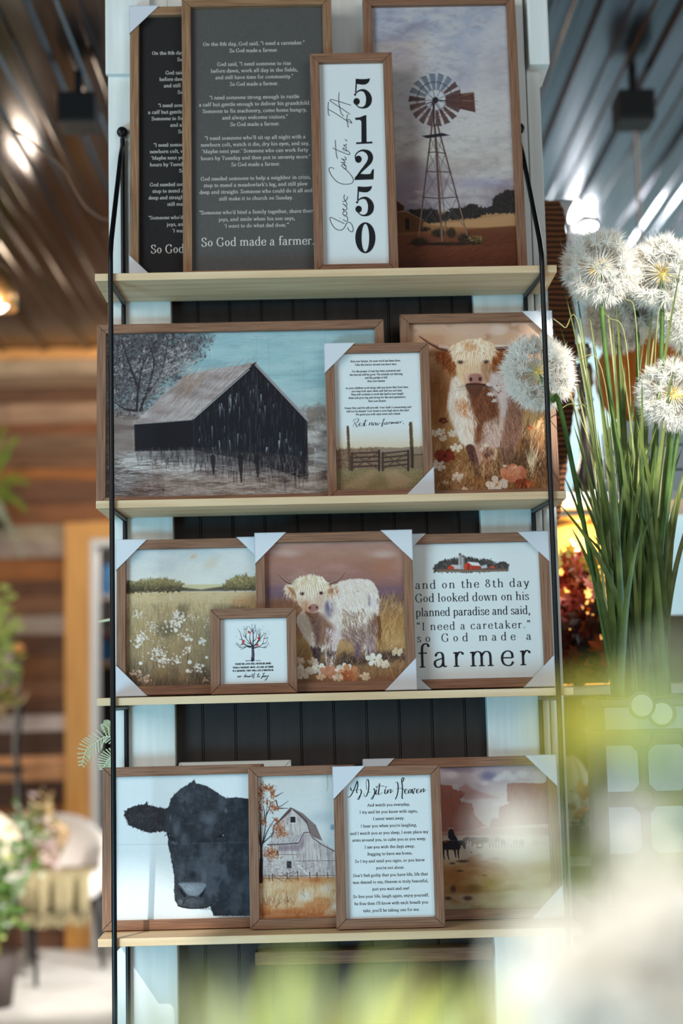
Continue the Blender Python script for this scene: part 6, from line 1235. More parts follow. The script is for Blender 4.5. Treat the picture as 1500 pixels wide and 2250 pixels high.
# ---- bare tree with red birds
def paint_tree():
    p = Paint(FR['tree'], (470, 1345), 8.571, (226, 231, 229), res=1.7, seed=29)
    ik = (46, 46, 56)
    br = [[(725, 905), (735, 800), (728, 660)], [(728, 660), (740, 500), (735, 360), (770, 260)], [(735, 380), (700, 330), (660, 280)], [(735, 420), (780, 330), (770, 250)], [(720, 660), (690, 560), (670, 480), (690, 380)], [(690, 600), (640, 540), (600, 480), (610, 380), (575, 280)], [(610, 480), (560, 450), (545, 400)], [(700, 650), (620, 630), (560, 590), (530, 520), (490, 380), (465, 340)], [(560, 600), (500, 620), (420, 605)], [(690, 670), (600, 650), (520, 660), (450, 640)], [(600, 655), (540, 690), (505, 700)], [(735, 560), (790, 500), (800, 400), (790, 350)], [(740, 650), (800, 590), (860, 520), (920, 430), (970, 400)], [(800, 590), (850, 480), (850, 330)], [(860, 500), (870, 400), (860, 350)], [(750, 670), (830, 650), (910, 600), (940, 500), (960, 440)], [(910, 600), (980, 580), (1010, 500)], [(760, 680), (850, 655), (930, 665), (990, 630), (1030, 600)], [(930, 665), (980, 670)], [(735, 360), (710, 260)], [(600, 480), (570, 340)], [(530, 520), (470, 510)], [(670, 600), (600, 570)], [(940, 500), (990, 490)], [(690, 380), (720, 330)], [(610, 330), (630, 270)], [(520, 660), (470, 665)], [(840, 440), (820, 370)]]
    for i, l in enumerate(br): p.line(l, 60 if i == 0 else 26 if i < 2 or i in (4, 7, 12) else 14, ik, .95, 44 if i == 0 else 4, True)
    p.line([(725, 905), (730, 700)], 30, (120, 116, 124), .6, 18); p.line([(600, 918), (760, 910)], 16, ik, .8, 8); p.line([(790, 912), (870, 912)], 12, ik, .7)
    p.poly([(690, 915), (715, 860), (750, 860), (770, 915)], ik, .9, 2)
    for k in range(90):
        l = br[p.rng.integers(3, len(br))][-1]; a = p.rng.normal(-1.57, .9); p.line([l, (l[0]+math.cos(a)*40, l[1]+math.sin(a)*40)], 5, (90, 88, 98), .6, 2)
    for (x, y) in ((420, 460), (1025, 370), (1030, 412), (905, 325), (930, 265), (1050, 632), (930, 380), (840, 700)): p.blob(x, y, 12, 9, (110, 108, 112), .8, .6, .7)
    for (x, y, dx, dy) in ((660, 380, 30, 28), (845, 500, 28, 45), (550, 560, -32, 50), (812, 620, -26, 26)):
        p.line([(x-dx*.3, y-dy*.3), (x+dx, y+dy)], 40, (206, 52, 40), .95, 10); p.blob(x-dx*.4, y-abs(dy)*.5, 18, 18, (214, 60, 46), 1, .4); p.blob(x-dx*.1, y+4, 10, 10, (110, 30, 30), .6, .6)
    p.build(canvas_mat('tree_print_canvas', attr='paint', mottle=0.03))
paint_tree()
# ---- farm vignette on the square sign
def paint_farm():
    p = Paint(FR['eighth'], (640, 1120), 2.344, (226, 231, 229), res=1.0, seed=31)
    m = p.poly([(730, 318), (732, 295), (760, 265), (820, 255), (900, 245), (960, 250), (1010, 255), (1060, 275), (1100, 265), (1120, 285), (1115, 312), (1000, 322), (800, 322)], (70, 64, 62), 1, 2, rough=4)
    p.dabs(m, 320, 8, 6, -1.5, [(52, 48, 48), (96, 90, 84), (120, 112, 104), (60, 54, 52)], .8, .8)
    p.poly([(745, 305), (1115, 303), (1110, 318), (750, 322)], (116, 92, 76), .9, 2); p.line([(760, 318), (1110, 314)], 5, (150, 130, 112), .8)
    for x, w, y in ((868, 17, 230), (883, 16, 240)): p.line([(x, y), (x, 300)], w, (176, 172, 170)); p.line([(x+4, y+3), (x+4, 300)], 5, (120, 116, 116)); p.blob(x, y, w*.5, 7, (110, 104, 104), 1, .4)
    rd = (206, 66, 40)
    p.poly([(803, 306), (805, 296), (820, 284), (838, 296), (838, 306)], rd, 1, 1.2); p.poly([(820, 283), (872, 285), (872, 305), (838, 306), (838, 297)], (196, 192, 190), 1, 1.2)
    p.poly([(890, 308), (890, 285), (905, 268), (925, 282), (930, 308)], rd, 1, 1.2); p.poly([(905, 267), (962, 272), (976, 290), (930, 288)], (226, 222, 220), 1, 1.2); p.poly([(928, 288), (975, 290), (975, 304), (930, 308)], (176, 60, 40), 1, 1.2)
    p.poly([(975, 290), (1005, 282), (1008, 300), (978, 303)], (206, 204, 204), .9, 1.5); p.poly([(1020, 302), (1022, 292), (1042, 288), (1050, 300)], (190, 80, 54), 1, 1.2); p.line([(912, 285), (912, 306)], 8, (120, 40, 30))
    for o in list(FR['eighth'].o.children):
        if o.name.startswith('print'): bpy.data.objects.remove(o, do_unlink=True)
    p.build(canvas_mat('farm_print_canvas', attr='paint', mottle=0.03))
paint_farm()
for o in list(FR['tree'].o.children):
    if o.name.startswith('print') and len(o.data.vertices) < 100: bpy.data.objects.remove(o, do_unlink=True)
print_plain(FR['hidden'], MAT['paper'])
# ------------------------------------------------------------------ store room stock seen through the doorway
Ys = 7.2
st = thing('stock_shelf', 'dark metal stock shelf in the store room behind the doorway', 'shelf', (0, Ys, 0))
blackm = mat('black_metal', srgb(22, 23, 26), .4, .5); 
for v in (1312, 1455, 1740):
    z = at(225, v, Ys)[2]; mb = MB(); mb.box(-1.7, -.35, -.2, .25, z-.03, z); mb.build('shelf_board', mat('stock_board', srgb(150, 118, 84) if v > 1400 else srgb(170, 164, 156), .7), st, .003)
for x in (-1.69, -.36):
    for y in (-.19, .24): mb = MB(); mb.box(x-.015, x+.015, y-.015, y+.015, 0, 2.4); mb.build('post', blackm, st)
zb = at(225, 1455, Ys)[2]+.001
blue = mat('blue_plastic', srgb(8, 84, 140), .35); red = mat('red_cap', srgb(196, 30, 44), .4); whitep = mat('white_plastic', srgb(230, 226, 218), .45)
jug_lab = {0: 'blue plastic jug with red collar on store room shelf, nearest the door jamb', 1: 'blue plastic jug with red collar, behind the shelf rod and beside another'}
for i, u in enumerate((212, 236)):
    x = at(u, 1455, Ys)[0]
    t = thing('cleaner_jug', jug_lab[i], 'jug', (x, Ys-.02, zb), group='blue jugs in the store room')
    mb = MB(); mb.lathe([(0, 0), (.024, 0), (.026, .01), (.026, .12), (.02, .15), (.014, .158)], n=20); mb.build('bottle', blue, t)
    mb = MB(); mb.lathe([(.014, .156), (.016, .158), (.016, .182), (.013, .184)], n=20); mb.build('collar', red, t)
    mb = MB(); mb.lathe([(.014, .184), (.014, .215), (.01, .222), (0, .222)], n=20); mb.build('cap', whitep, t)
z2 = at(225, 1312, Ys)[2]+.001
mb = MB(); mb.lathe([(0, 0), (.042, 0), (.044, .01), (.044, .16), (.04, .17), (.012, .17), (.012, .165), (0, .165)], n=24)
tag(mb.build('paper_roll', mat('grey_paper', srgb(176, 174, 164), .8), None, loc=(at(211, 1300, Ys)[0], Ys-.03, z2)), 'pale grey paper roll standing on the upper store room shelf', 'paper roll')
mb = MB(); mb.box(-.04, .04, -.05, .05, 0, .2); mb.box(-.041, .041, -.051, -.049, .06, .12)
tag(mb.build('blue_carton', mat('blue_card', srgb(52, 104, 148), .6), None, .003, loc=(at(243, 1300, Ys)[0], Ys-.02, z2)), 'blue carton beside the grey paper roll in the store room', 'box')
z3 = at(225, 1740, Ys)[2]+.001
for i, (u, w, h, c, lb) in enumerate(((222, .09, .2, (60, 40, 84), 'dark purple carton low on the store room shelf'), (236, .08, .1, (178, 140, 100), 'tan cardboard box on the lower store room shelf'))):
    mb = MB(); mb.box(-w/2, w/2, -.06, .06, 0, h); mb.box(-w/2-.001, w/2+.001, -.062, -.06, h*.8, h)
    tag(mb.build('carton', mat('carton_%d' % i, srgb(*c), .7), None, .003, loc=(at(u, 1740, Ys)[0]+.06*i, Ys-.05, z3)), lb, 'box')

# ------------------------------------------------------------------ armchair with throw, cushions and plants at the left
CH = np.array(on_z(80, 2170, 0)); cx0 = -1.40
fab = noise_mat('oatmeal_fabric', [(.3, srgb(206, 200, 196)), (.7, srgb(228, 222, 218))], (60, 60, 60), 3, 4, .85, 'Object', .3)
ch = thing('armchair', 'pale grey upholstered armchair with thin black legs on the concrete floor', 'armchair', (0, 0, 0))
legm = mat('black_leg', srgb(20, 21, 24), .4, .3)
yF = CH[1]; xl = CH[0]-.05; xr = at(212, 2100, yF+.45)[0]
def seatgrid(x0, x1, y0, y1, z0, z1, r, name, m, par):
    mb = MB(); mb.box(x0, x1, y0, y1, z0, z1); return mb.build(name, m, par, r, 4)
sz0, sz1 = .40, .53
XA, XB = xl-.28, xl+.34
seatgrid(XA, XB, yF+.02, yF+.52, sz0, sz1, .05, 'seat', fab, ch)
rows = []
for i, t in enumerate(np.linspace(-1.0, 1.0, 25)):          # curved back shell
    a = t*1.35; cxx, cyy = (XA+XB)/2, yF+.26; hgt = .80-.17*abs(t)**2.2
    R1, R2 = .355, .29
    p = lambda R, z: (cxx+R*math.sin(a), cyy+R*math.cos(a)*.95, z)
    rows.append([p(R2, .46), p(R2+.005, hgt-.03), p((R1+R2)/2, hgt), p(R1, hgt-.03), p(R1, .42), p(R2, .42)])
mb = MB(); mb.grid(rows, True); mb.face_pts(rows[0]); mb.face_pts(rows[-1][::-1]); mb.build('backrest', fab, ch, 0)
for (x, y, dx) in ((CH[0]-.02, yF+.03, .015), (XA+.05, yF+.04, -.02), (xr-.02, yF+.46, .05), (XA+.07, yF+.46, -.04)):
    mb = MB(); mb.tube([(x, y, .42), (x+dx, y-.01 if y < yF+.2 else y+.03, 0)], [.017, .011], 10); mb.build('leg', legm, ch)
mb = MB(); mb.box(XA+.03, XB-.03, yF+.04, yF+.5, .375, .40); mb.build('seat_frame', legm, ch)
# throw
olive = noise_mat('olive_throw', [(.3, srgb(124, 112, 84)), (.7, srgb(154, 142, 108))], (30, 30, 30), 2, 4, .9, 'Object', .4)
x0 = at(46, 1900, yF)[0]; x1 = at(196, 1900, yF)[0]; mb = MB(); rows = []
zbot = at(100, 2010, yF)[2]
for i in range(33):
    u = i/32; x = x0+(x1-x0)*u; w = .012*math.sin(u*19)+.008*math.sin(u*33+1)
    rows.append([(x-.02*(1-u), yF+.34, sz1+.012), (x, yF+.12, sz1+.016+.004*math.sin(u*9)), (x+.0, yF+.012, sz1+.008), (x+.002, yF-.016+w, sz1-.03), (x+.004, yF-.022+w*1.4, .42), (x+.006, yF-.026+w*1.8, zbot)])
mb.grid(rows); thr = thing('throw_blanket', 'olive throw with fringe draped over the pale armchair seat', 'blanket', (0, 0, 0))
o = mb.build('cloth', olive, thr); md = o.modifiers.new('thick', 'SOLIDIFY'); md.thickness = .006
mb = MB()
for i in range(46):
    u = (i+.5)/46; x = x0+(x1-x0)*u+.006; y = yF-.026; L_ = .055*rng.uniform(.7, 1.2)
    mb.tube([(x, y, zbot+.004), (x+rng.uniform(-.006, .006), y-.004, zbot-L_*.5), (x+rng.uniform(-.012, .012), y, zbot-L_)], [.004, .0035, .005], 5)
mb.build('fringe', olive, thr)
# cushions
def cushion(name, label, c, w, h, t, rot, m):
    rows = []
    n = 20
    for i in range(n+1):
        v = -1+2*i/n; r = []
        for k in range(40):
            a = 2*PI*k/40; ca, sa = math.cos(a), math.sin(a)
            sx = math.copysign(abs(ca)**.45, ca); sz = math.copysign(abs(sa)**.45, sa); q = math.sqrt(max(0, 1-abs(v)**2.2))
            r.append((sx*w/2*q**.35 if q else 0, v*t/2, sz*h/2*q**.35 if q else 0))
        rows.append(r)
    mb = MB(); mb.grid(rows, True); o = mb.build(name, m); o.location = c; o.rotation_euler = rot
    return tag(o, label, 'cushion')
cc = at(-4, 1800, yF+.2); cushion('cushion', 'cream square cushion leaning at the left end of the armchair', (cc[0]-.01, yF+.16, .675), .27, .27, .10, (.2, -.75, .1), mat('cream_linen', srgb(232, 214, 186), .9))
cc = at(92, 1830, yF+.25); cushion('cushion', 'tan patterned cushion behind the flowers on the armchair', (cc[0]-.02, yF+.30, .69), .27, .27, .09, (.25, .5, .0), noise_mat('tan_pattern', [(.42, srgb(150, 116, 80)), (.5, srgb(206, 176, 140)), (.58, srgb(120, 104, 70))], (14, 14, 14), 1.5, 2, .9))
# ------------------------------------------------------------------ leaf helpers
def leaf_mat(name, a, b_, tr=.35, rough=.5):
    return noise_mat(name, [(.3, srgb(*a)), (.7, srgb(*b_))], (18, 18, 18), 1.0, 3, rough, 'Object', 0, 0, .4, 0, 4, tr)
LM = {'green': leaf_mat('green_leaf', (52, 84, 36), (104, 140, 62)), 'lime': leaf_mat('lime_leaf', (150, 176, 84), (206, 216, 130)), 'olive': leaf_mat('olive_leaf', (104, 112, 48), (160, 160, 72)), 'sage': leaf_mat('sage_leaf', (140, 156, 130), (190, 200, 172)), 'pale': leaf_mat('pale_fern', (226, 230, 190), (242, 244, 214)), 'dry': leaf_mat('dry_leaf', (196, 160, 104), (222, 196, 146)),
      'bright': leaf_mat('bright_fern', (96, 132, 30), (140, 168, 50)), 'mauve': leaf_mat('mauve_petal', (190, 160, 160), (226, 206, 204)), 'white': leaf_mat('white_petal', (236, 232, 222), (248, 246, 240), .4), 'yellow': leaf_mat('yellow_leaf', (196, 188, 60), (226, 216, 110), .5), 'blade': leaf_mat('grass_blade', (66, 84, 38), (120, 132, 66), .25, .4), 'bladepale': leaf_mat('pale_blade', (140, 146, 88), (182, 182, 122), .3, .4)}
def blade(mb, base, tip, w, bend=(0, 0, 0), n=8, fold=.25, up=(0, -1, 0), shape='leaf'):
    """one curved leaf as a folded strip"""
    b0, t0, bd = Vector(base), Vector(tip), Vector(bend); rows = []
    for i in range(n+1):
        t = i/n; p = b0.lerp(t0, t)+bd*(4*t*(1-t)); d = (t0-b0+bd*(4-8*t)).normalized()
        s = d.cross(Vector(up)); s = s.normalized() if s.length > 1e-5 else Vector((1, 0, 0)); nn = s.cross(d)
        ww = w/2*(math.sin(PI*min(1, t*.92+.08))**.8 if shape == 'leaf' else (1-t)**.6*(.55+.45*min(1, t*4)))
        rows.append([p-s*ww, p-nn*(ww*fold), p+s*ww])
    mb.grid(rows)
def bush(name, label, cat, centre, parts, root=None):
    """plant made of clumps: (material, count, spread xyz, leaf length, width, part name)"""
    r_ = random.Random(hash(label) % 997 if False else len(label)*7+3); t = thing(name, label, cat, centre)
    for (mk, cnt, off, sp, L_, w, pn) in parts:
        mb = MB()
        for k in range(cnt):
            p = Vector((off[0]+r_.gauss(0, sp[0]), off[1]+r_.gauss(0, sp[1]), off[2]+r_.gauss(0, sp[2]))); a = r_.uniform(0, 2*PI); e_ = r_.uniform(-.6, 1.1)
            d = Vector((math.cos(a)*math.cos(e_), math.sin(a)*math.cos(e_), math.sin(e_)))*L_*r_.uniform(.6, 1.2)
            blade(mb, p, p+d, w, (0, 0, -.1*L_), 4, .25, (0, -1, 0.1))
        mb.build(pn, LM[mk], t)
    return t
def pt(u, v, y): q = at(u, v, y); return (float(q[0]), float(q[1]), float(q[2]))
def pot(t, z, r, h, m, name='pot'):
    mb = MB(); mb.lathe([(0, 0), (r*.75, 0), (r, h), (r*.93, h), (r*.9, h*.9), (0, h*.88)], 0, 0, z, 20); return mb.build(name, m, t)
c = pt(78, 1830, yF+.14); c = (c[0], c[1], sz1+.03)
b_ = bush('flower_bunch', 'bunch of greenery with mauve and white blossoms lying on the armchair', 'flowers', c, [('green', 60, (-.02, 0, .14), (.05, .03, .07), .05, .022, 'leaves'), ('sage', 40, (-.04, 0, .2), (.04, .03, .05), .05, .02, 'foliage'), ('mauve', 46, (.06, -.01, .14), (.03, .02, .09), .05, .022, 'blossoms'), ('dry', 20, (.05, 0, .28), (.02, .02, .05), .06, .012, 'seed_heads')])
mb = MB()
for k in range(7): mb.tube([(rng.uniform(-.03, .03), 0, 0), (rng.uniform(-.05, .05), 0, .12), (rng.uniform(-.08, .08), 0, .3)], .003, 5)
mb.build('stems', LM['olive'], b_)
c = pt(8, 1985, yF-.45); c = (c[0]-.05, yF-.45, 0)
b_ = bush('potted_plant', 'dark green leafy plant in front of the armchair at the left edge', 'plant', c, [('green', 150, (0, 0, .52), (.09, .07, .11), .07, .03, 'leaves'), ('sage', 70, (.02, 0, .55), (.08, .06, .11), .06, .026, 'pale_leaves'), ('lime', 20, (.05, -.03, .5), (.06, .05, .12), .05, .02, 'young_leaves')])
mb = MB()
for k in range(6): mb.tube([(rng.uniform(-.03, .03), rng.uniform(-.03, .03), .2), (rng.uniform(-.08, .08), rng.uniform(-.05, .05), .5)], .005, 5)
mb.build('stems', LM['olive'], b_); pot(b_, 0, .12, .24, mat('dark_pot', srgb(60, 48, 44), .7))
# trailing plant on a metal stand, fern higher up on the plank wall
Yp = 5.66
sx, _, szt = pt(56, 1452, Yp)
stn = thing('plant_stand', 'grey metal plant stand against the plank wall', 'plant stand', (sx-.17, Yp, 0))
grey = mat('grey_metal', srgb(150, 142, 132), .45, .4)
for (dx, m_) in ((.16, grey), (-.16, grey), (.175, blackm)):
    mb = MB(); mb.tube([(dx*1.0-.02, .0 if m_ is grey else .03, szt if m_ is grey else szt-.2), (dx-.05*(1 if dx > 0 else -1), 0, szt-.45), (dx*1.05, .06, 0)], .011, 8); mb.build('leg', m_, stn)
mb = MB(); mb.tube([(-.18, 0, szt), (.14, 0, szt)], .011, 8); mb.build('top_rail', grey, stn)
mb = MB(); mb.box(-.15, .15, -.12, .12, szt-.6, szt-.575); mb.build('tray', blackm, stn, .003)
mb = MB(); mb.box(-.15, .15, -.12, .12, szt-.02, szt-.008); mb.build('top_plate', blackm, stn, .002)
c = (pt(8, 1500, Yp)[0]-.05, Yp-.02, szt+.013)
b_ = bush('trailing_plant', 'lime green trailing plant on the grey metal stand at the left edge', 'plant', c, [('lime', 130, (.02, -.08, .1), (.055, .05, .13), .08, .035, 'leaves'), ('olive', 40, (.06, -.1, -.16), (.04, .03, .07), .09, .03, 'hanging_leaves'), ('dry', 26, (.05, -.1, -.22), (.05, .03, .04), .12, .02, 'dry_leaves'), ('mauve', 14, (.09, -.12, -.07), (.012, .02, .04), .05, .03, 'blossoms')])
pot(b_, 0, .1, .13, mat('stone_pot', srgb(150, 146, 138), .8))
oc = pt(42, 1425, Yp-.25); mb = MB(); rows = []
for i in range(9):
    a = -PI/2+PI*i/8; rows.append([(.028*math.cos(a)*math.cos(2*PI*k/16)*(1+.06*math.cos(8*PI*k/16)), .028*math.cos(a)*math.sin(2*PI*k/16)*(1+.06*math.cos(8*PI*k/16)), .022*math.sin(a)) for k in range(16)])
mb.grid(rows, True); mb.tube([(0, 0, .02), (.002, 0, .034)], .004, 5)
mb.build('orange_gourd', mat('orange_skin', srgb(222, 150, 80), .5), b_, loc=(oc[0]-c[0], oc[1]-c[1], oc[2]-c[2]))['label'] = 'small orange gourd among the leaves'
c = pt(-30, 1060, YW-.25)
fz = c[2]
fern = thing('wall_fern', 'bright green fern on a bracket high on the plank wall', 'fern', (c[0]-.02, YW-.2, fz-.1))
for (u, v) in ((60, 1060), (36, 965), (55, 1120), (20, 1000), (48, 1220), (30, 1180), (10, 940)):
    q = pt(u, v, YW-.35); tip = Vector(q)-fern.location; mb = MB(); base = Vector((0, 0, 0)); pts = [base.lerp(tip, t)+Vector((0, 0, .10*4*t*(1-t)*.6)) for t in np.linspace(0, 1, 12)]
    mb.tube(pts, .003, 5)
    for i in range(1, 12):
        for s in (-1, 1):
            L_ = .055*(1-abs(i/11-.4)); blade(mb, pts[i], pts[i]+Vector((.25*L_, -.2*L_*s, .9*s*L_)), .014, n=3)
    mb.build('frond', LM['bright' if v < 1150 else 'sage'], fern)
pot(fern, -.12, .07, .12, mat('fern_pot', srgb(120, 100, 84), .8)); mb = MB(); mb.box(-.09, .09, -.08, .2, -.14, -.12); mb.build('bracket', blackm, fern)

# ------------------------------------------------------------------ ceiling fixtures, cords, lamp
for (u, v, zz, lb) in ((172, 247, ZC-.14, 'black box speaker hung under the ribbed ceiling, left of the shelf'), (1393, 241, ZC-.14, 'black box speaker hung under the ribbed ceiling, right of the shelf')):
    q = on_z(u, v, zz); t = thing('ceiling_speaker', lb, 'speaker', (q[0], q[1], zz))
    mb = MB(); mb.box(-.062, .062, -.05, .08, -.05, .055); mb.build('cabinet', mat('black_box', srgb(14, 14, 15), .7), t, .006)
    mb = MB(); mb.box(-.012, .012, .0, .024, .055, .14); mb.build('bracket', blackm, t)
    mb = MB(); mb.box(-.052, .052, -.056, -.049, -.042, .046); mb.build('grille', mat('grille_cloth', srgb(20, 20, 20), .9), t, .002)
Yc = 0.9
pts = [pt(u, v, Yc+.02*i) for i, (u, v) in enumerate(((-60, 205), (0, 258), (30, 285), (62, 305), (90, 330), (120, 352), (145, 380), (165, 418), (185, 450), (205, 468), (237, 483), (300, 470)))]
mb = MB(); mb.tube(crom(pts, 5), .0035, 7); tag(mb.build('power_cord', mat('brown_cord', srgb(126, 96, 76), .6)), 'brown cord swagged across the ceiling view left of the shelf', 'cord')
pts = [pt(u, v, 2.6) for (u, v) in ((1383, -60), (1386, 60), (1391, 170), (1396, 300), (1402, 430), (1408, 560), (1412, 680))]
pts[0] = (pts[0][0], pts[0][1], ZC-.01)
mb = MB(); mb.tube(crom(pts, 5), .0065, 7); tag(mb.build('hanging_cord', mat('tan_cord', srgb(150, 132, 118), .7)), 'tan cord hanging straight down from the ceiling at the right', 'cord')
# copper pendant lamp cut by the left edge
Yl = 2.4; q = pt(-6, 655, Yl)
lamp = thing('pendant_lamp', 'copper rimmed pendant lamp with glowing white globe at left edge', 'lamp', q)
mb = MB(); mb.sphere((0, 0, 0), .045, 24, 14, (1, 1, 1.15)); g_ = mb.build('globe', mat('lit_globe', (1, 1, 1, 1), .4, emit=(1.0, .96, .9, 1), estr=5), lamp)
mb = MB(); mb.lathe([(.012, .12), (.03, .105), (.055, .07), (.068, .02), (.071, -.04), (.067, -.04), (.064, .018), (.05, .066), (.02, .1)], n=32); mb.build('lamp_shade', mat('copper', srgb(176, 132, 84), .3, .8), lamp)
mb = MB(); mb.tube([(0, 0, .12), (0, 0, ZC-q[2])], .004, 6); mb.build('cord', blackm, lamp)
l = bpy.data.lights.new('pendant_glow', 'POINT'); l.energy = 10; l.color = (1, .85, .65); l.shadow_soft_size = .05; lo = bpy.data.objects.new('pendant_glow', l); C.objects.link(lo); lo.location = (q[0], q[1]-.12, q[2]-.08)

# ------------------------------------------------------------------ right background: wooden slab, twin spotlight, white shelf with autumn stock
Yr = 0.42
edge = [(1192, 440), (1230, 441), (1240, 470), (1244, 520), (1249, 570), (1257, 640), (1263, 720), (1266, 800), (1262, 880), (1255, 950), (1247, 1010), (1240, 1080), (1231, 1130), (1222, 1165), (1204, 1205)]
poly = []
for i in range(len(edge)-1):
    for k in range(6):
        t = k/6; u = edge[i][0]+(edge[i+1][0]-edge[i][0])*t; v = edge[i][1]+(edge[i+1][1]-edge[i][1])*t
        q = pt(u+(rng.uniform(-1.6, 1.6) if i else 0), v, Yr); poly.append((q[0], q[2]))
ql, qb = pt(1120, 440, Yr), pt(1120, 1205, Yr)
poly += [(ql[0], poly[-1][1]), (ql[0], poly[0][1])]
mb = MB(); mb.prism(poly[::-1], Yr, Yr+.07)
slabm = mat('rough_sawn_wood', srgb(92, 54, 32), .65, 0, .3); n, L, b = nodes(slabm)
tc = n.new('ShaderNodeTexCoord'); wv = n.new('ShaderNodeTexWave'); wv.wave_type = 'BANDS'; wv.bands_direction = 'Z'; wv.inputs['Scale'].default_value = 26; wv.inputs['Distortion'].default_value = 2.2; wv.inputs['Detail'].default_value = 3; wv.inputs['Detail Scale'].default_value = .6
L.new(tc.outputs['Object'], wv.inputs['Vector']); r = ramp(n, [(0.1, srgb(60, 34, 20)), (.5, srgb(96, 56, 32)), (.9, srgb(132, 84, 50))]); L.new(wv.outputs['Fac'], r.inputs[0]); L.new(r.outputs[0], b.inputs['Base Color'])
bp = n.new('ShaderNodeBump'); bp.inputs['Strength'].default_value = .7; bp.inputs['Distance'].default_value = .006; L.new(wv.outputs['Fac'], bp.inputs['Height']); L.new(bp.outputs[0], b.inputs['Normal'])
mb.box(ql[0]+.0, ql[0]+.04, Yr+.005, Yr+.065, 0, poly[-2][1]+.1)
o = mb.build('wood_slab', slabm); tag(o, 'dark brown rough-sawn wooden slab with wavy edge behind the shelf right side', 'wood slab')
Yk = .75
sh = thing('display_rack', 'white display rack behind the tall grass, holding autumn decorations', 'shelf', (0, Yk, 0))
wpaint = mat('white_rack', srgb(232, 236, 238), .5)
xk0, xk1 = pt(1190, 1300, Yk)[0]-.08, pt(1560, 1300, Yk)[0]+.1
zk = [pt(1250, v, Yk)[2] for v in (1098, 1508, 1868)]
for z in zk: mb = MB(); mb.box(xk0, xk1, -.14, .18, z-.022, z); mb.build('shelf_board', wpaint, sh, .002)
for x in (xk0+.02, xk1-.02, pt(1305, 1600, Yk)[0]):
    for y in (-.13, .17):
        if x != pt(1305, 1600, Yk)[0] or y < 0: mb = MB(); mb.box(x-.007, x+.007, y-.007, y+.007, 0 if x in (xk0+.02, xk1-.02) else zk[2], zk[0]-.022 if x in (xk0+.02, xk1-.02) else zk[1]-.022); mb.build('post', blackm, sh)
mb = MB(); mb.box(xk0, xk1, .184, .196, zk[2]-.3, zk[1]+.17); mb.build('back_panel', noise_mat('dark_back_panel', [(.3, srgb(40, 38, 28)), (.7, srgb(66, 62, 44))], (3, 3, 3), 2, 3, .7), sh)
# silver candlestick
q = pt(1285, 1080, Yk); t = thing('candlestick', 'turned silver candlestick on the white rack beside the wooden slab', 'candlestick', (q[0], Yk-.05, zk[0]))
zt_ = pt(1285, 755, Yk-.05)[2]-zk[0]
pr = [(0, 0), (.034, 0), (.036, .008), (.028, .02), (.02, .06), (.014, .09), (.012, .14), (.011, .19), (.013, .2), (.016, .205), (.012, .215), (.012, .225), (.016, .232), (.012, .24), (.013, .262), (.017, .27), (.0155, .29), (.017, .30), (.014, .318), (.008, .322), (.006, .325), (.009, .33), (.0145, .34), (.016, .352), (.0135, .366), (0, .368)]
mb = MB(); mb.lathe([(r*1.35, z*zt_/.368) for r, z in pr], n=28); mb.build('stem', mat('silver', srgb(196, 190, 184), .22, 1.0), t)
# big orange pumpkin
def pumpkin(name, label, loc, r, hz, m, ribs=12, grp=None, stem=True, mm=None, par=None):
    t = thing(name, label, 'pumpkin', loc, group=grp); rows = []
    for i in range(15):
        a = -PI/2+PI*i/14; row = []
        for k in range(72):
            th = 2*PI*k/72; rib = 1-.09*abs(math.cos(ribs*th/2))**3; dip = .78 if abs(a) > 1.35 else 1
            row.append((r*math.cos(a)*rib*math.cos(th), r*math.cos(a)*rib*math.sin(th), hz+hz*math.sin(a)*dip*(.9+.1*rib)))
        rows.append(row)
    mb = MB(); mb.grid(rows, True); mb.build('flesh', m, t)
    if stem: mb = MB(); mb.tube([(0, 0, hz*1.72), (r*.05, 0, hz*2.0), (r*.18, 0, hz*2.25)], [r*.16, r*.1, r*.12], 8); mb.build('stalk', mm or LM['olive'], t)
    return t
ops = noise_mat('orange_pumpkin_skin', [(.38, srgb(232, 128, 40)), (.58, srgb(246, 160, 76)), (.75, srgb(226, 168, 146))], (3, 3, 3), 1.6, 4, .5)
q = pt(1420, 1000, Yk); pz = pt(1420, 712, Yk)[2]; pb = pt(1420, 935, Yk)[2]
mb = MB(); hb = pb-zk[0]
for k in range(3): mb.box(-.085, .085, -.09, -.08, .002+k*hb/3, (k+1)*hb/3-.003); mb.box(-.085, .085, .08, .09, .002+k*hb/3, (k+1)*hb/3-.003); mb.box(-.085, -.075, -.08, .08, .002+k*hb/3, (k+1)*hb/3-.003); mb.box(.075, .085, -.08, .08, .002+k*hb/3, (k+1)*hb/3-.003)
mb.box(-.084, .084, -.089, .089, hb-.012, hb)
tag(mb.build('wooden_crate', mat('pale_blue_wood', srgb(206, 224, 230), .6), None, .001, loc=(q[0], Yk+.02, zk[0])), 'pale blue wooden crate under the orange pumpkin on the white rack', 'crate')
pumpkin('pumpkin', 'large orange pumpkin on the pale blue crate behind the grass', (q[0], Yk+.02, pb), .112, (pz-pb)/2*.97, ops)
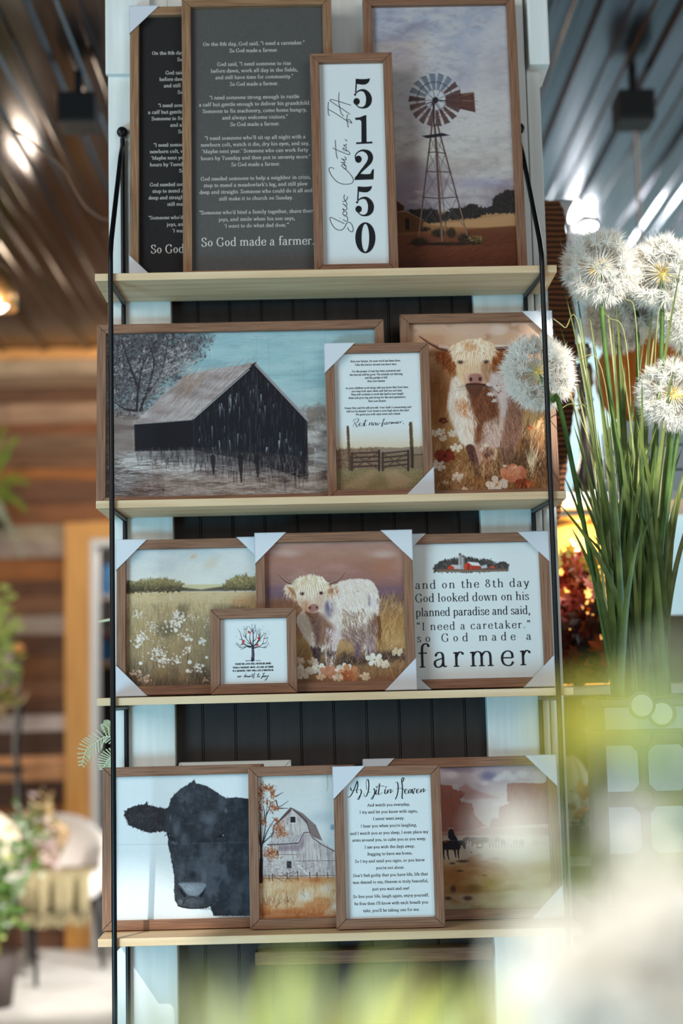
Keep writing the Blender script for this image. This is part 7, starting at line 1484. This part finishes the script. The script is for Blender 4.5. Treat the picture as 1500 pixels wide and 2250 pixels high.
# amber lamp glow, candle and leaves on the second shelf
q = pt(1285, 1500, Yk); jar = thing('amber_jar', 'glowing amber glass jar on white rack behind the autumn leaves', 'lantern', (q[0]+.01, Yk+.05, zk[1]))
am = mat('amber_glass', srgb(236, 160, 60), .15, emit=(1.0, .55, .14, 1), estr=1.5)
mb = MB(); mb.lathe([(0, .002), (.07, .002), (.078, .03), (.078, .34), (.06, .375), (.055, .38)], n=28); mb.build('glass', am, jar)
mb = MB(); mb.lathe([(.058, .38), (.066, .384), (.066, .40), (.058, .404), (0, .404)], n=28); mb.build('lid', mat('gold_lid', srgb(206, 170, 110), .3, .9), jar)
l = bpy.data.lights.new('amber_glow', 'POINT'); l.energy = 2.5; l.color = (1, .6, .22); l.shadow_soft_size = .04; lo = bpy.data.objects.new('amber_glow', l); C.objects.link(lo); lo.location = (q[0]-.01, Yk-.09, zk[1]+.36)
q = pt(1264, 1260, Yk-.1); cd = thing('pillar_candle', 'white candle standing among the autumn leaves on the rack', 'candle', (q[0], Yk-.09, zk[1]))
ch_ = pt(1264, 1208, Yk-.09)[2]-zk[1]
mb = MB(); mb.lathe([(0, 0), (.014, 0), (.014, ch_-.004), (.012, ch_), (0, ch_-.001)], n=20); mb.build('wax', mat('wax', srgb(246, 242, 236), .4), cd)
mb = MB(); mb.tube([(0, 0, ch_-.002), (-.002, 0, ch_+.012), (-.006, 0, ch_+.026)], [.005, .006, .001], 8); mb.build('flame_tip', mat('white_flame', srgb(250, 246, 240), .4, emit=(1, .92, .8, 1), estr=1.0), cd)
LMA = [leaf_mat('leaf_red', (92, 22, 14), (150, 48, 24), .35), leaf_mat('leaf_rust', (120, 50, 22), (176, 84, 36), .4), leaf_mat('leaf_brown', (52, 28, 20), (92, 54, 32), .2), leaf_mat('leaf_olive', (120, 110, 40), (176, 150, 60), .35), leaf_mat('leaf_pink', (176, 96, 84), (206, 130, 112), .3)]
def maple(mb, c, r, nrm, roll):
    nrm = Vector(nrm).normalized(); a = nrm.orthogonal().normalized(); b2 = nrm.cross(a); ca, sa = math.cos(roll), math.sin(roll)
    ax, ay = a*ca+b2*sa, b2*ca-a*sa; P = []
    for k, rr in enumerate((1.0, .5, .78, .45, .82, .36, .5, .25, .12, .25, .5, .36, .82, .45, .78, .5)):
        th = PI/2+2*PI*k/16; P.append(Vector(c)+ax*(math.cos(th)*rr*r)+ay*(math.sin(th)*rr*r)+nrm*(.12*r*math.cos(th*2)))
    cc_ = Vector(c)
    for k in range(16): mb.face_pts([cc_, P[k], P[(k+1) % 16]], smooth=False)
q = pt(1275, 1350, Yk-.1); gar = thing('autumn_garland', 'bunch of red and brown autumn leaves below the candle on the rack', 'garland', (q[0], Yk-.16, zk[1]+.003))
zg = lambda v: pt(1270, v, Yk-.18)[2]-zk[1]
for li, (m_, spots) in enumerate(((LMA[0], 26), (LMA[1], 20), (LMA[2], 34), (LMA[3], 9), (LMA[4], 6))):
    for k in range(spots):
        v = rng.uniform(1230, 1500) if li not in (2, 3, 4) else rng.uniform(1330, 1520) if li == 2 else rng.uniform(1185, 1290) if li == 3 else rng.uniform(1260, 1330)
        u = rng.uniform(1222, 1318+ (v-1230)*.12); p = pt(u, v, Yk-.18); rl = rng.uniform(.026, .044); p = (p[0]-q[0], rng.uniform(-.06, -.01), max(rl*1.02, p[2]-zk[1]))
        mb = MB(); maple(mb, p, rl, (rng.gauss(0, .6), -1, rng.gauss(0, .5)), rng.uniform(0, 6.28)); mb.build('leaf', m_, gar)
mb = MB()
for k in range(10): x = rng.uniform(-.05, .08); mb.tube([(x, .02, .0), (x+rng.uniform(-.03, .03), .01, .15), (x+rng.uniform(-.05, .05), -.02, .3)], .003, 5)
mb.build('twigs', LMA[2], gar)
mb = MB(); mb.lathe([(0, .001), (.055, .001), (.064, .05), (.068, .10), (.064, .10), (.058, .05), (0, .012)], 0.0, .035, 0, 28)
for k in range(5): mb.tube([(.062*math.cos(2*PI*j/28)*(1+.012*k), .035+.062*math.sin(2*PI*j/28)*(1+.012*k), .015+.02*k) for j in range(29)], .004, 6, False)
mb.build('basket', mat('dark_basket', srgb(46, 32, 26), .8), gar)
# mini pumpkins and a dried husk on the lowest shelf
wsk = mat('white_pumpkin_skin', srgb(236, 226, 200), .5); osk = mat('small_orange_skin', srgb(226, 140, 30), .4); bsk = mat('bronze_skin', srgb(160, 96, 24), .45); gsk = noise_mat('green_gourd_skin', [(.4, srgb(78, 104, 48)), (.6, srgb(140, 158, 84))], (20, 20, 8), 1, 3, .5)
yq = Yk-.1
def onz(u, v): p = pt(u, v, yq); return p[0]
kz = lambda v: pt(1262, v, yq)[2]-zk[2]
pumpkin('pumpkin', 'large cream pumpkin cut by the black rack post', (onz(1266, 1720), yq+.085, zk[2]+.002), .05, kz(1662)/2.0, wsk, 10, None, False)
tw = [(1252, 1768, .0135, bsk, 'bronze mini pumpkin in front of the cream pumpkin'), (1250, 1752, .017, wsk, 'cream mini pumpkin above the bronze one'), (1292, 1760, .013, wsk, 'white mini pumpkin beside the black rack post'), (1287, 1782, .015, osk, 'bright orange mini pumpkin at front of the rack'), (1270, 1790, .013, osk, 'dull orange mini pumpkin left of the bright one'), (1300, 1800, .03, gsk, 'green gourd at the front of the lowest rack shelf')]
bskt = thing('wire_basket', 'low wire basket of small pumpkins on the lowest rack shelf', 'basket', (onz(1272, 1800)-.0, yq-.03, zk[2]+.003))
mb = MB(); bh = max(.03, kz(1812))
for k in range(14): a = 2*PI*k/14; mb.tube([(.05*math.cos(a), .04*math.sin(a), .002), (.058*math.cos(a), .046*math.sin(a), bh)], .0015, 5)
for h in (.002, bh): mb.tube([(.055*math.cos(2*PI*k/24), .045*math.sin(2*PI*k/24), h) for k in range(25)], .002, 5, False)
mb.box(-.045, .045, -.035, .035, .001, bh-.004)
mb.build('basket_body', mat('basket_weave', srgb(104, 98, 60), .8), bskt)
for (u, v, r, m_, lb) in tw:
    p = pt(u, v, yq-.02); pumpkin('mini_pumpkin', lb, (p[0], yq-.03+rng.uniform(-.01, .01), max(zk[2]+.004, p[2]-r*.75)), r, r*.75, m_, 8, 'mini pumpkins on the rack')
p = pt(1288, 1750, yq-.03); hk = thing('dried_husk', 'orange dried husk standing among the mini pumpkins', 'husk', (p[0], yq-.02, p[2]-.01))
mb = MB()
for s in (-1, 1): blade(mb, (0, 0, 0), (s*.011, 0, .05), .02, (s*.004, 0, 0), 6, .3)
blade(mb, (0, 0, 0), (0, -.004, .035), .018, n=6); mb.build('husk_leaves', leaf_mat('husk', (206, 110, 40), (236, 160, 90), .4), hk)
# card tags on the rack
for (u, v) in ((1281, 1672), (1299, 1670)):
    pass
# twin spotlight
Yt = .55
tl = thing('twin_spotlight', 'white twin-head spotlight above the tall grass beside the slab', 'spotlight', pt(1265, 520, Yt))
base = tl.location
wl = mat('white_housing', srgb(236, 238, 240), .35); lens = mat('lit_lens', (1, 1, 1, 1), .3, emit=(1, .98, .94, 1), estr=5)
for (u, v, d) in ((1256, 466, (.78, -.42, -.46)), (1290, 497, (.03, -.40, -.92))):
    p = Vector(pt(u, v, Yt))-base; dv = Vector(d).normalized(); qd = dv.to_track_quat('Z', 'Y').to_matrix().to_4x4(); T_ = Matrix.Translation(p) @ qd
    mb = MB(); mb.lathe([(.008, -.05), (.016, -.045), (.024, -.02), (.03, .0), (.0305, .004), (.026, .004), (.025, 0)], n=28); o = mb.build('lamp_head', wl, tl); o.matrix_local = T_
    mb = MB(); mb.lathe([(0, .0025), (.0255, .0025), (.0255, -.002)], n=28); o = mb.build('lens', lens, o)
mb = MB(); mb.box(-.02, .012, 0, .03, -.04, .012); mb.build('junction_box', wl, tl, .004)
mb = MB(); mb.tube([(-.01, .015, .0), Vector(pt(1250, 478, Yt+.03))-base], .006, 8); mb.tube([(0, .015, .0), Vector(pt(1280, 498, Yt+.03))-base], .006, 8); mb.build('arm', wl, tl)
mb = MB(); mb.box(-.10, -.012, .0, .02, -.03, -.01); mb.box(-.10, -.08, -.0605, .02, -.03, -.01); mb.build('mounting_arm', wl, tl)
l = bpy.data.lights.new('spot_glow', 'SPOT'); l.energy = 18; l.spot_size = 1.6; l.color = (1, .98, .95); l.shadow_soft_size = .02; lo = bpy.data.objects.new('spot_glow', l); C.objects.link(lo)
lo.location = Vector(pt(1262, 470, Yt))+Vector((.03, -.04, .0)); lo.rotation_euler = Vector((.2, .9, .8)).to_track_quat('-Z', 'Y').to_euler()
# ------------------------------------------------------------------ tall grass with fluffy white flower heads in a tin planter, right of the shelf
Yg = -.12
px0 = pt(1332, 1700, Yg)[0]; px1 = px0+.30; pzt = pt(1400, 1536, Yg)[2]; ph = .36
pl = thing('grass_planter', 'tall artificial grass with fluffy white flower heads in a patterned tin planter', 'potted plant', ((px0+px1)/2, Yg+.10, pzt-ph))
tin = mat('grey_tin', srgb(112, 106, 99), .5, .2); plate = noise_mat('pale_tin_plate', [(.3, srgb(134, 146, 152)), (.7, srgb(168, 178, 180))], (6, 6, 6), 2, 4, .45, 'Object', .15)
mb = MB(); W2 = .15
mb.box(-W2, W2, -.10, .10, 0, ph-.012); mb.box(-W2-.004, W2+.004, -.104, .104, ph-.06, ph-.055); mb.box(-W2-.005, W2+.005, -.105, .105, ph-.012, ph)
cw, chh = .086, .108
for r_i in range(4):
    for c_i in range(5):
        cx_, cz_ = -W2+.023+(c_i-.5)*cw, ph-.122-(r_i-.5)*chh
        if abs(cx_) < W2-.016 and .02 < cz_ < ph-.05: mb.prism([(cx_+.017*math.cos(2*PI*k/16), cz_+.017*math.sin(2*PI*k/16)) for k in range(16)], -.1030, -.1005)
mb.build('planter_box', tin, pl, .001)
mb = MB(); mb.box(-W2+.001, W2-.001, -.103, -.1005, ph-.054, ph-.014); mb.build('plain_band', plate, pl, .001)
mb = MB(); cw, chh = .086, .108
for r_i in range(3):
    for c_i in range(4):
        cx_, cz_ = -W2+.023+c_i*cw+.0, ph-.122-r_i*chh; w, h, c = .034, .041, .012
        if cz_-h < .0: continue
        oct_ = [(cx_+x, cz_+z) for x, z in ((-w+c, -h), (w-c, -h), (w, -h+c), (w, h-c), (w-c, h), (-w+c, h), (-w, h-c), (-w, -h+c))]
        oct_ = [(max(-W2+.001, min(W2-.001, x)), z) for x, z in oct_]
        mb.prism(oct_, -.1045, -.1005)
mb.build('embossed_plates', plate, pl, .001)
for i, (u, v, r) in enumerate(((1408, 1550, .0245), (1452, 1568, .0245))):
    p = Vector(pt(u, v, Yg-.002))-pl.location; y0 = -.1075-.002*(1-i)
    mb = MB(); mb.prism([(p.x+r*math.cos(2*PI*k/36), p.z+r*math.sin(2*PI*k/36)) for k in range(36)], y0, -.1005); o = mb.build('round_tag', mat('tag_rim', srgb(110, 116, 92), .5), pl, .0006); o['label'] = 'round tag with a pale centre'
    mb = MB(); mb.prism([(p.x+r*.78*math.cos(2*PI*k/36), p.z+r*.78*math.sin(2*PI*k/36)) for k in range(36)], y0-.001, y0); mb.build('tag_face', mat('tag_face', srgb(206, 208, 190), .5), o)
soil = MB(); soil.box(-W2+.006, W2-.006, -.094, .094, ph, ph+.004); soil.build('moss', LM['olive'], pl)
base = pl.location
gr = random.Random(11)
def gp(u, v, y): return Vector(pt(u, v, y))-base
# blades: (root pixel x, tip pixel, bend, width)
BL = [(1352, 1262, 610, .010), (1356, 1228, 515, .006), (1360, 1240, 640, .009), (1364, 1256, 700, .008), (1350, 1236, 1040, .013), (1372, 1300, 740, .011), (1378, 1290, 660, .008), (1384, 1345, 700, .010), (1390, 1352, 640, .012), (1396, 1372, 800, .012), (1402, 1442, 600, .013), (1404, 1410, 830, .013), (1412, 1500, 560, .010), (1420, 1492, 740, .013), (1425, 1470, 900, .014), (1432, 1540, 700, .012), (1380, 1405, 930, .014), (1370, 1330, 890, .012), (1360, 1275, 850, .012), (1440, 1560, 900, .012), (1450, 1520, 640, .012), (1456, 1580, 1000, .012), (1395, 1320, 560, .006), (1410, 1470, 520, .005), (1388, 1420, 700, .006), (1366, 1225, 700, .006), (1376, 1310, 1000, .013), (1398, 1385, 960, .014), (1362, 1300, 1010, .013), (1416, 1450, 1000, .014), (1430, 1500, 980, .013), (1355, 1258, 930, .012), (1347, 1215, 720, .005), (1400, 1340, 860, .006), (1392, 1236, 830, .005), (1420, 1360, 760, .005)]
for k in range(54): BL.append((gr.uniform(1346, 1470), gr.gauss(1395, 70), gr.uniform(840, 1200), gr.uniform(.010, .015)))
for i, (ru, tu, tv, w) in enumerate(BL):
    y = Yg+.10+gr.uniform(-.06, .07); ty = Yg+.06+gr.uniform(-.10, .12)
    b0 = gp(ru, 1534, y); b0.z = ph; t0 = gp(tu, tv, ty); dx = (t0.x-b0.x)
    mb = MB(); blade(mb, b0, t0, w*1.25, (-dx*.22, gr.uniform(-.01, .01), .02), 16, .35, (0.25*math.sin(i*2.1), -1, 0), 'grass')
    mb.build('blade', LM['bladepale' if (w < .0085 or tv < 640) and i % 3 else 'blade'], pl)
# thin curling wisps
for i, (ru, pts_) in enumerate(((1360, [(1300, 960), (1262, 890), (1225, 902)]), (1380, [(1280, 760), (1240, 720), (1215, 700)]), (1400, [(1380, 800), (1330, 690), (1260, 590)]), (1420, [(1440, 760), (1470, 640), (1500, 570)]), (1390, [(1330, 850), (1260, 790), (1180, 770)]), (1410, [(1400, 760), (1370, 650), (1320, 560)]))):
    P = [gp(ru, 1534, Yg+.1)]+[gp(u, v, Yg+.04) for u, v in pts_]; P[0].z = ph
    mb = MB(); mb.tube(crom([tuple(p) for p in P], 8), [.0016]*24+[.0006] if False else .0011, 5); mb.build('wisp', LM['bladepale'], pl)
# fluffy heads
fl_white = mat('fluffy_white', srgb(254, 252, 247), .5, 0, .4); n, L, b = nodes(fl_white)
tr = n.new('ShaderNodeBsdfTranslucent'); tr.inputs[0].default_value = srgb(254, 252, 246); mx = n.new('ShaderNodeMixShader'); mx.inputs[0].default_value = .45; L.new(b.outputs[0], mx.inputs[1]); L.new(tr.outputs[0], mx.inputs[2]); L.new(mx.outputs[0], n['Material Output'].inputs[0])
fl_core = mat('yellow_core', srgb(236, 206, 110), .6)
def head_mesh(seed, R=.062):
    r_ = random.Random(seed); v = []; f_ = []
    def spike(a, b_, w):
        d = (b_-a).normalized(); s = d.orthogonal().normalized()*w; s2 = d.cross(s); i = len(v)
        v.extend([a+s, a-s*.5+s2*.87, a-s*.5-s2*.87, b_]); f_.extend([(i, i+1, i+3), (i+1, i+2, i+3), (i+2, i, i+3)])
    N = 175
    for k in range(N):
        z = 1-2*(k+.5)/N; a = k*2.39996+r_.uniform(-.2, .2); q = math.sqrt(1-z*z); d = Vector((q*math.cos(a), q*math.sin(a), z)); rr = R*r_.uniform(.74, .9)
        if d.y < -.45 and r_.random() < .62:
            spike(d*.010, d*rr*r_.uniform(.5, .8), .0005); continue
        spike(d*.010, d*rr, .0006)
        c = d*rr*.93
        for j in range(60):
            e = (d*r_.uniform(.2, 1.1)+Vector((r_.gauss(0, .75), r_.gauss(0, .75), r_.gauss(0, .75)))).normalized()
            spike(c-d*.004*r_.random(), c+e*R*r_.uniform(.16, .36), .00074)
    me = bpy.data.meshes.new('fluff'); me.from_pydata([tuple(p) for p in v], [], f_); me.materials.append(fl_white); return me
HM = [head_mesh(5), head_mesh(9)]
core = MB(); cr = random.Random(2)
core.sphere((0, 0, 0), .0085, 12, 8)
for k in range(70):
    d = Vector((cr.gauss(0, 1), cr.gauss(0, 1), cr.gauss(0, 1))).normalized(); core.tube([d*.007, d*.019], [.0012, .0004], 4, False)
cm = None
for i, (u, v, y, s, ru) in enumerate(((1316, 587, Yg+.02, 1.0, 1390), (1455, 600, Yg+.05, 1.0, 1440), (1398, 660, Yg+.14, .95, 1410), (1357, 702, Yg+.20, .95, 1385), (1182, 818, Yg+.008, 1.0, 1352), (1478, 868, Yg+.03, .95, 1450), (1512, 690, Yg+.10, 1.0, 1465), (1290, 540, Yg+.24, .0, 1380))):
    if s == 0: continue
    p = gp(u, v, y); o = bpy.data.objects.new('flower_head', HM[i % 2]); C.objects.link(o); o.parent = pl; o.location = p; o.scale = (s*1.2, s*1.2*(.6 if i == 4 else 1), s*1.2); o.rotation_euler = (.15*math.sin(i*2), i*1.3, .2*math.cos(i*3))
    if cm is None: k_ = core.build('core', fl_core, o); cm = k_.data
    else: k_ = bpy.data.objects.new('core', cm); C.objects.link(k_); k_.parent = o
    b0 = gp(ru, 1534, Yg+.1); b0.z = ph; d = p-b0
    pts_ = [b0, b0+Vector((d.x*.12, d.y*.3, d.z*.4)), b0+Vector((d.x*(.72 if i == 4 else .8), d.y*.75, d.z*.8)), p]
    if i == 4: pts_ = [b0, b0+Vector((d.x*.25, d.y*.3, d.z*.35)), gp(1232, 905, Yg-.02), gp(1212, 878, Yg-.0), p]
    mb = MB(); mb.tube(crom([tuple(q) for q in pts_], 8), .0046, 7); mb.build('flower_stem', LM['green'], pl)
# plinth the planter stands on
mb = MB(); mb.box(-.17, .17, -.11, .11, 0, base.z-.001); mb.box(-.18, .18, -.12, .12, base.z-.025, base.z-.001)
tag(mb.build('plinth', mat('grey_plinth', srgb(120, 116, 112), .7), None, .002, loc=(base.x, base.y+.0, 0)), 'plain grey plinth under the tin planter', 'plinth')
# ------------------------------------------------------------------ pale fern behind the left edge of the shelf
fr_ = thing('fern_sprig', 'pale fern sprig sticking out behind the left edge of the shelf', 'fern', (XL-.003, .05, pt(240, 1640, .05)[2]))
fb = fr_.location
def frond(spine, y, L0, wid, mk, flip=1):
    P = [Vector(q) for q in crom([tuple(Vector(pt(u, v, y+.004*i))-fb) for i, (u, v) in enumerate(spine)], 4)]
    mb = MB(); mb.tube(P, .0012, 5); n_ = len(P)
    for i in range(1, n_):
        t = i/n_; d = (P[i]-P[i-1]).normalized(); s = Vector((-d.z, 0, d.x)); L_ = L0*(math.sin(PI*min(1, .15+t*.85)))**.7
        for sg in (-1, 1):
            e = (d*.55+s*sg).normalized(); q0 = P[i]; q1 = q0+e*L_
            for j in range(5):
                a_ = q0.lerp(q1, j/5); mb.tube([a_, q0.lerp(q1, (j+1)/5)], [wid, wid*.8], 5, False)
                for g2 in (-1, 1): mb.tube([a_, a_+(e+d*.3*0+s.cross(Vector((0, 1, 0)))*g2*.6).normalized()*wid*2.4], [wid*.6, wid*.3], 4, False)
    mb.build('frond', LM[mk], fr_)
frond([(258, 1625), (235, 1618), (210, 1632), (190, 1648), (180, 1680)], .055, .022, .0011, 'pale')
frond([(262, 1660), (248, 1662), (236, 1672), (226, 1690)], .050, .020, .0012, 'pale')
frond([(258, 1610), (240, 1600), (228, 1590)], .060, .014, .0011, 'pale')
mb = MB(); mb.tube([Vector(pt(262, 1359, .05))-fb, Vector(pt(238, 1362, .05))-fb, Vector(pt(217, 1366, .05))-fb], [.0028, .0028, .0024], 7)
mb.tube([Vector(pt(262, 1359, .05))-fb, Vector(pt(266, 1500, .05))-fb, (0.004, 0, 0)], .002, 6); mb.build('stem', LM['pale'], fr_)
# ------------------------------------------------------------------ plants close to the camera, far out of focus
def petal_head(mb, c, r, rr, npet=7):
    c = Vector(c)
    for k in range(npet):
        d = Vector((rr.gauss(0, 1), rr.gauss(0, 1)-.3, rr.gauss(0, 1)+.3)).normalized(); s = d.orthogonal().normalized()
        blade(mb, c, c+d*r, r*.85, s*.15*r, 4, -.3, tuple(s), 'leaf')
fgr = random.Random(21)
stand_z = .93
def fplant(name, label, cat, root_px, Y, leaves, heads, potc):
    rx = pt(root_px, 2200, Y)[0]; t = thing(name, label, cat, (rx, Y, stand_z)); B = t.location
    for (ru, u, v, dy, w, mk, bx) in leaves:
        tip = Vector(pt(u, v, Y+dy))-B; b0 = Vector((pt(ru, 2200, Y)[0]-B.x, 0, .10)); mb = MB()
        b0.x = max(-.045, min(.045, b0.x*.35)); ctrl = Vector(pt(u+(ru-u)*.3+bx*40, 2420, Y+dy*.6))-B
        pts_ = crom([tuple(b0), tuple(ctrl), tuple(tip)], 8); rows = []
        for i, q in enumerate(pts_):
            tt = i/(len(pts_)-1); ww = w/2*(.35+.65*math.sin(PI*min(1, tt*.75+.2)))*(1 if tt < .7 else max(.06, (1-tt)/.3)); d = Vector(pts_[min(i+1, len(pts_)-1)])-Vector(pts_[max(0, i-1)]); s = d.cross(Vector((bx, -1, .0))); s = s.normalized() if s.length else Vector((1, 0, 0))
            rows.append([Vector(q)-s*ww, Vector(q)+Vector((0, -.12*w, 0)), Vector(q)+s*ww])
        mb.grid(rows); mb.build('leaf', LM[mk], t)
    nodes_ = []
    for (u, v, dy, r, mk, npet) in heads:
        c = Vector(pt(u, v, Y+dy))-B; mb = MB(); petal_head(mb, c, r, fgr, npet); mb.build('blossom' if mk in ('white', 'mauve') else 'leaf_cluster', LM[mk], t)
        near = min(nodes_, key=lambda q: (q-c).length) if nodes_ else None
        if near is not None and (near-c).length < .04: P_ = [tuple(near), tuple(near.lerp(c, .5)+Vector((0, .002, -.003))), tuple(c)]
        else:
            b0 = Vector((max(-.04, min(.04, c.x*.3)), 0, .10)); P_ = [tuple(b0), tuple(b0.lerp(c, .5)+Vector((c.x*.1, 0, .0))), tuple(c)]
        nodes_.append(c); mb = MB(); mb.tube(crom(P_, 6), .0005, 5); mb.build('stem', LM['olive'], t)
    pot(t, 0, .055, .11, mat('fg_pot_%d' % potc, srgb(*[(190, 186, 178), (150, 96, 70)][potc]), .7)); return t
Y1 = -2.36
lv = []
for (ru, u, v, dy, w, mk) in ((600, 640, 2050, 0, .007, 'lime'), (620, 685, 2062, .02, .007, 'lime'), (620, 660, 2085, -.03, .007, 'sage'), (560, 425, 2130, .05, .006, 'olive'), (580, 505, 2085, .14, .007, 'sage'), (560, 455, 2060, .14, .005, 'olive'), (560, 395, 2040, .16, .004, 'sage'), (700, 860, 2060, 0, .008, 'lime'), (720, 835, 2095, .03, .007, 'lime'), (710, 885, 2090, -.02, .007, 'sage'), (680, 965, 2090, .08, .005, 'yellow'), (560, 350, 2060, .14, .004, 'sage'), (540, 270, 2150, .14, .005, 'sage'), (620, 555, 2170, .04, .006, 'olive'), (700, 775, 2210, -.02, .008, 'yellow'), (740, 1010, 2150, .04, .006, 'lime'), (640, 610, 2220, -.04, .009, 'lime'), (720, 930, 2215, -.04, .009, 'yellow'), (720, 905, 2165, .0, .007, 'lime'), (640, 700, 2190, -.02, .009, 'yellow'), (520, 300, 2180, .12, .005, 'olive'), (650, 735, 2130, .1, .005, 'sage'), (720, 1050, 2140, .08, .005, 'lime'), (600, 480, 2210, .0, .006, 'sage'), (690, 1110, 2190, .04, .006, 'sage'), (700, 800, 2140, .08, .005, 'sage')):
    lv.append((ru, u, v, dy, w, mk, fgr.uniform(-.5, .5)))
fplant('leafy_plant', 'blurred yellow-green leafy plant along the bottom, closest to the camera', 'plant', 660, Y1, lv, [], 0)
Y2 = -2.42
hd = []
for k in range(90):
    u, v = fgr.uniform(1190, 1570), fgr.uniform(1990, 2300)
    if v < 2130-(u-1150)*.4: v += 120
    hd.append((u, v, fgr.uniform(-.04, .05), fgr.uniform(.010, .015), 'white', 13))
hd += [(1140, 1822, .04, .008, 'white', 10), (1120, 1850, .04, .008, 'white', 10), (1155, 1840, .03, .008, 'white', 10), (1130, 1835, .05, .009, 'white', 10), (1165, 1862, .05, .008, 'white', 9), (1100, 1815, .05, .006, 'white', 8), (1390, 1818, .03, .010, 'white', 10), (1376, 1856, .03, .010, 'white', 10), (1415, 1846, .0, .008, 'white', 9), (1440, 1990, .0, .013, 'white', 10), (1370, 2020, .0, .013, 'white', 10), (1500, 1960, .0, .012, 'white', 10), (1270, 2080, .0, .012, 'white', 9), (1180, 2130, .0, .010, 'white', 9), (1180, 2210, .0, .010, 'white', 9)]
hd += [(1286, 1600, -.05, .010, 'yellow', 11), (1300, 1570, -.06, .009, 'yellow', 9), (1270, 1640, -.05, .008, 'yellow', 8), (1256, 1622, -.07, .006, 'yellow', 5), (1232, 1580, -.09, .005, 'yellow', 4), (1220, 1660, -.08, .005, 'yellow', 4), (1310, 1640, -.09, .006, 'yellow', 4), (1370, 1570, -.10, .007, 'lime', 5), (1420, 1600, -.11, .008, 'lime', 6), (1470, 1560, -.12, .008, 'lime', 5), (1480, 1640, -.12, .008, 'lime', 5), (1400, 1520, -.12, .006, 'lime', 4), (1450, 1500, -.13, .006, 'sage', 4), (1340, 1690, -.10, .005, 'lime', 3), (1490, 1720, -.12, .006, 'lime', 4), (1500, 1460, -.12, .006, 'sage', 4),
    (1250, 1930, .03, .006, 'lime', 4), (1320, 1930, .03, .007, 'lime', 5), (1290, 1890, .03, .005, 'olive', 3), (1460, 1900, .03, .006, 'lime', 5), (1500, 1830, .0, .006, 'lime', 4), (1180, 1920, .0, .005, 'sage', 4), (1110, 1900, .02, .005, 'sage', 4), (1130, 1990, .02, .005, 'sage', 4), (1200, 1990, .0, .007, 'white', 6), (1090, 2060, .02, .005, 'sage', 4), (1250, 1800, -.06, .005, 'sage', 3), (1180, 1760, -.08, .004, 'lime', 3), (1330, 1780, -.08, .005, 'sage', 3)]
lv = [(1290, 1120, 2040, .04, .005, 'lime', .3), (1290, 1080, 2120, .04, .005, 'lime', -.3), (1300, 1040, 2180, .0, .006, 'yellow', .1)]
fplant('flowering_plant', 'blurred white flowering plant with lime leaves at lower right, closest to the camera', 'plant', 1340, Y2, lv, hd, 1)
tb = thing('side_table', 'small table under the two blurred plants in front', 'table', (.08, -2.39, 0))
mb = MB(); mb.box(-.22, .22, -.12, .12, stand_z-.02, stand_z-.0005); mb.build('table_top', MAT['pine'], tb, .002)
for x in (-.2, .2):
    for y in (-.1, .1): mb = MB(); mb.box(x-.012, x+.012, y-.012, y+.012, 0, stand_z-.02); mb.build('leg', MAT['pine'], tb)
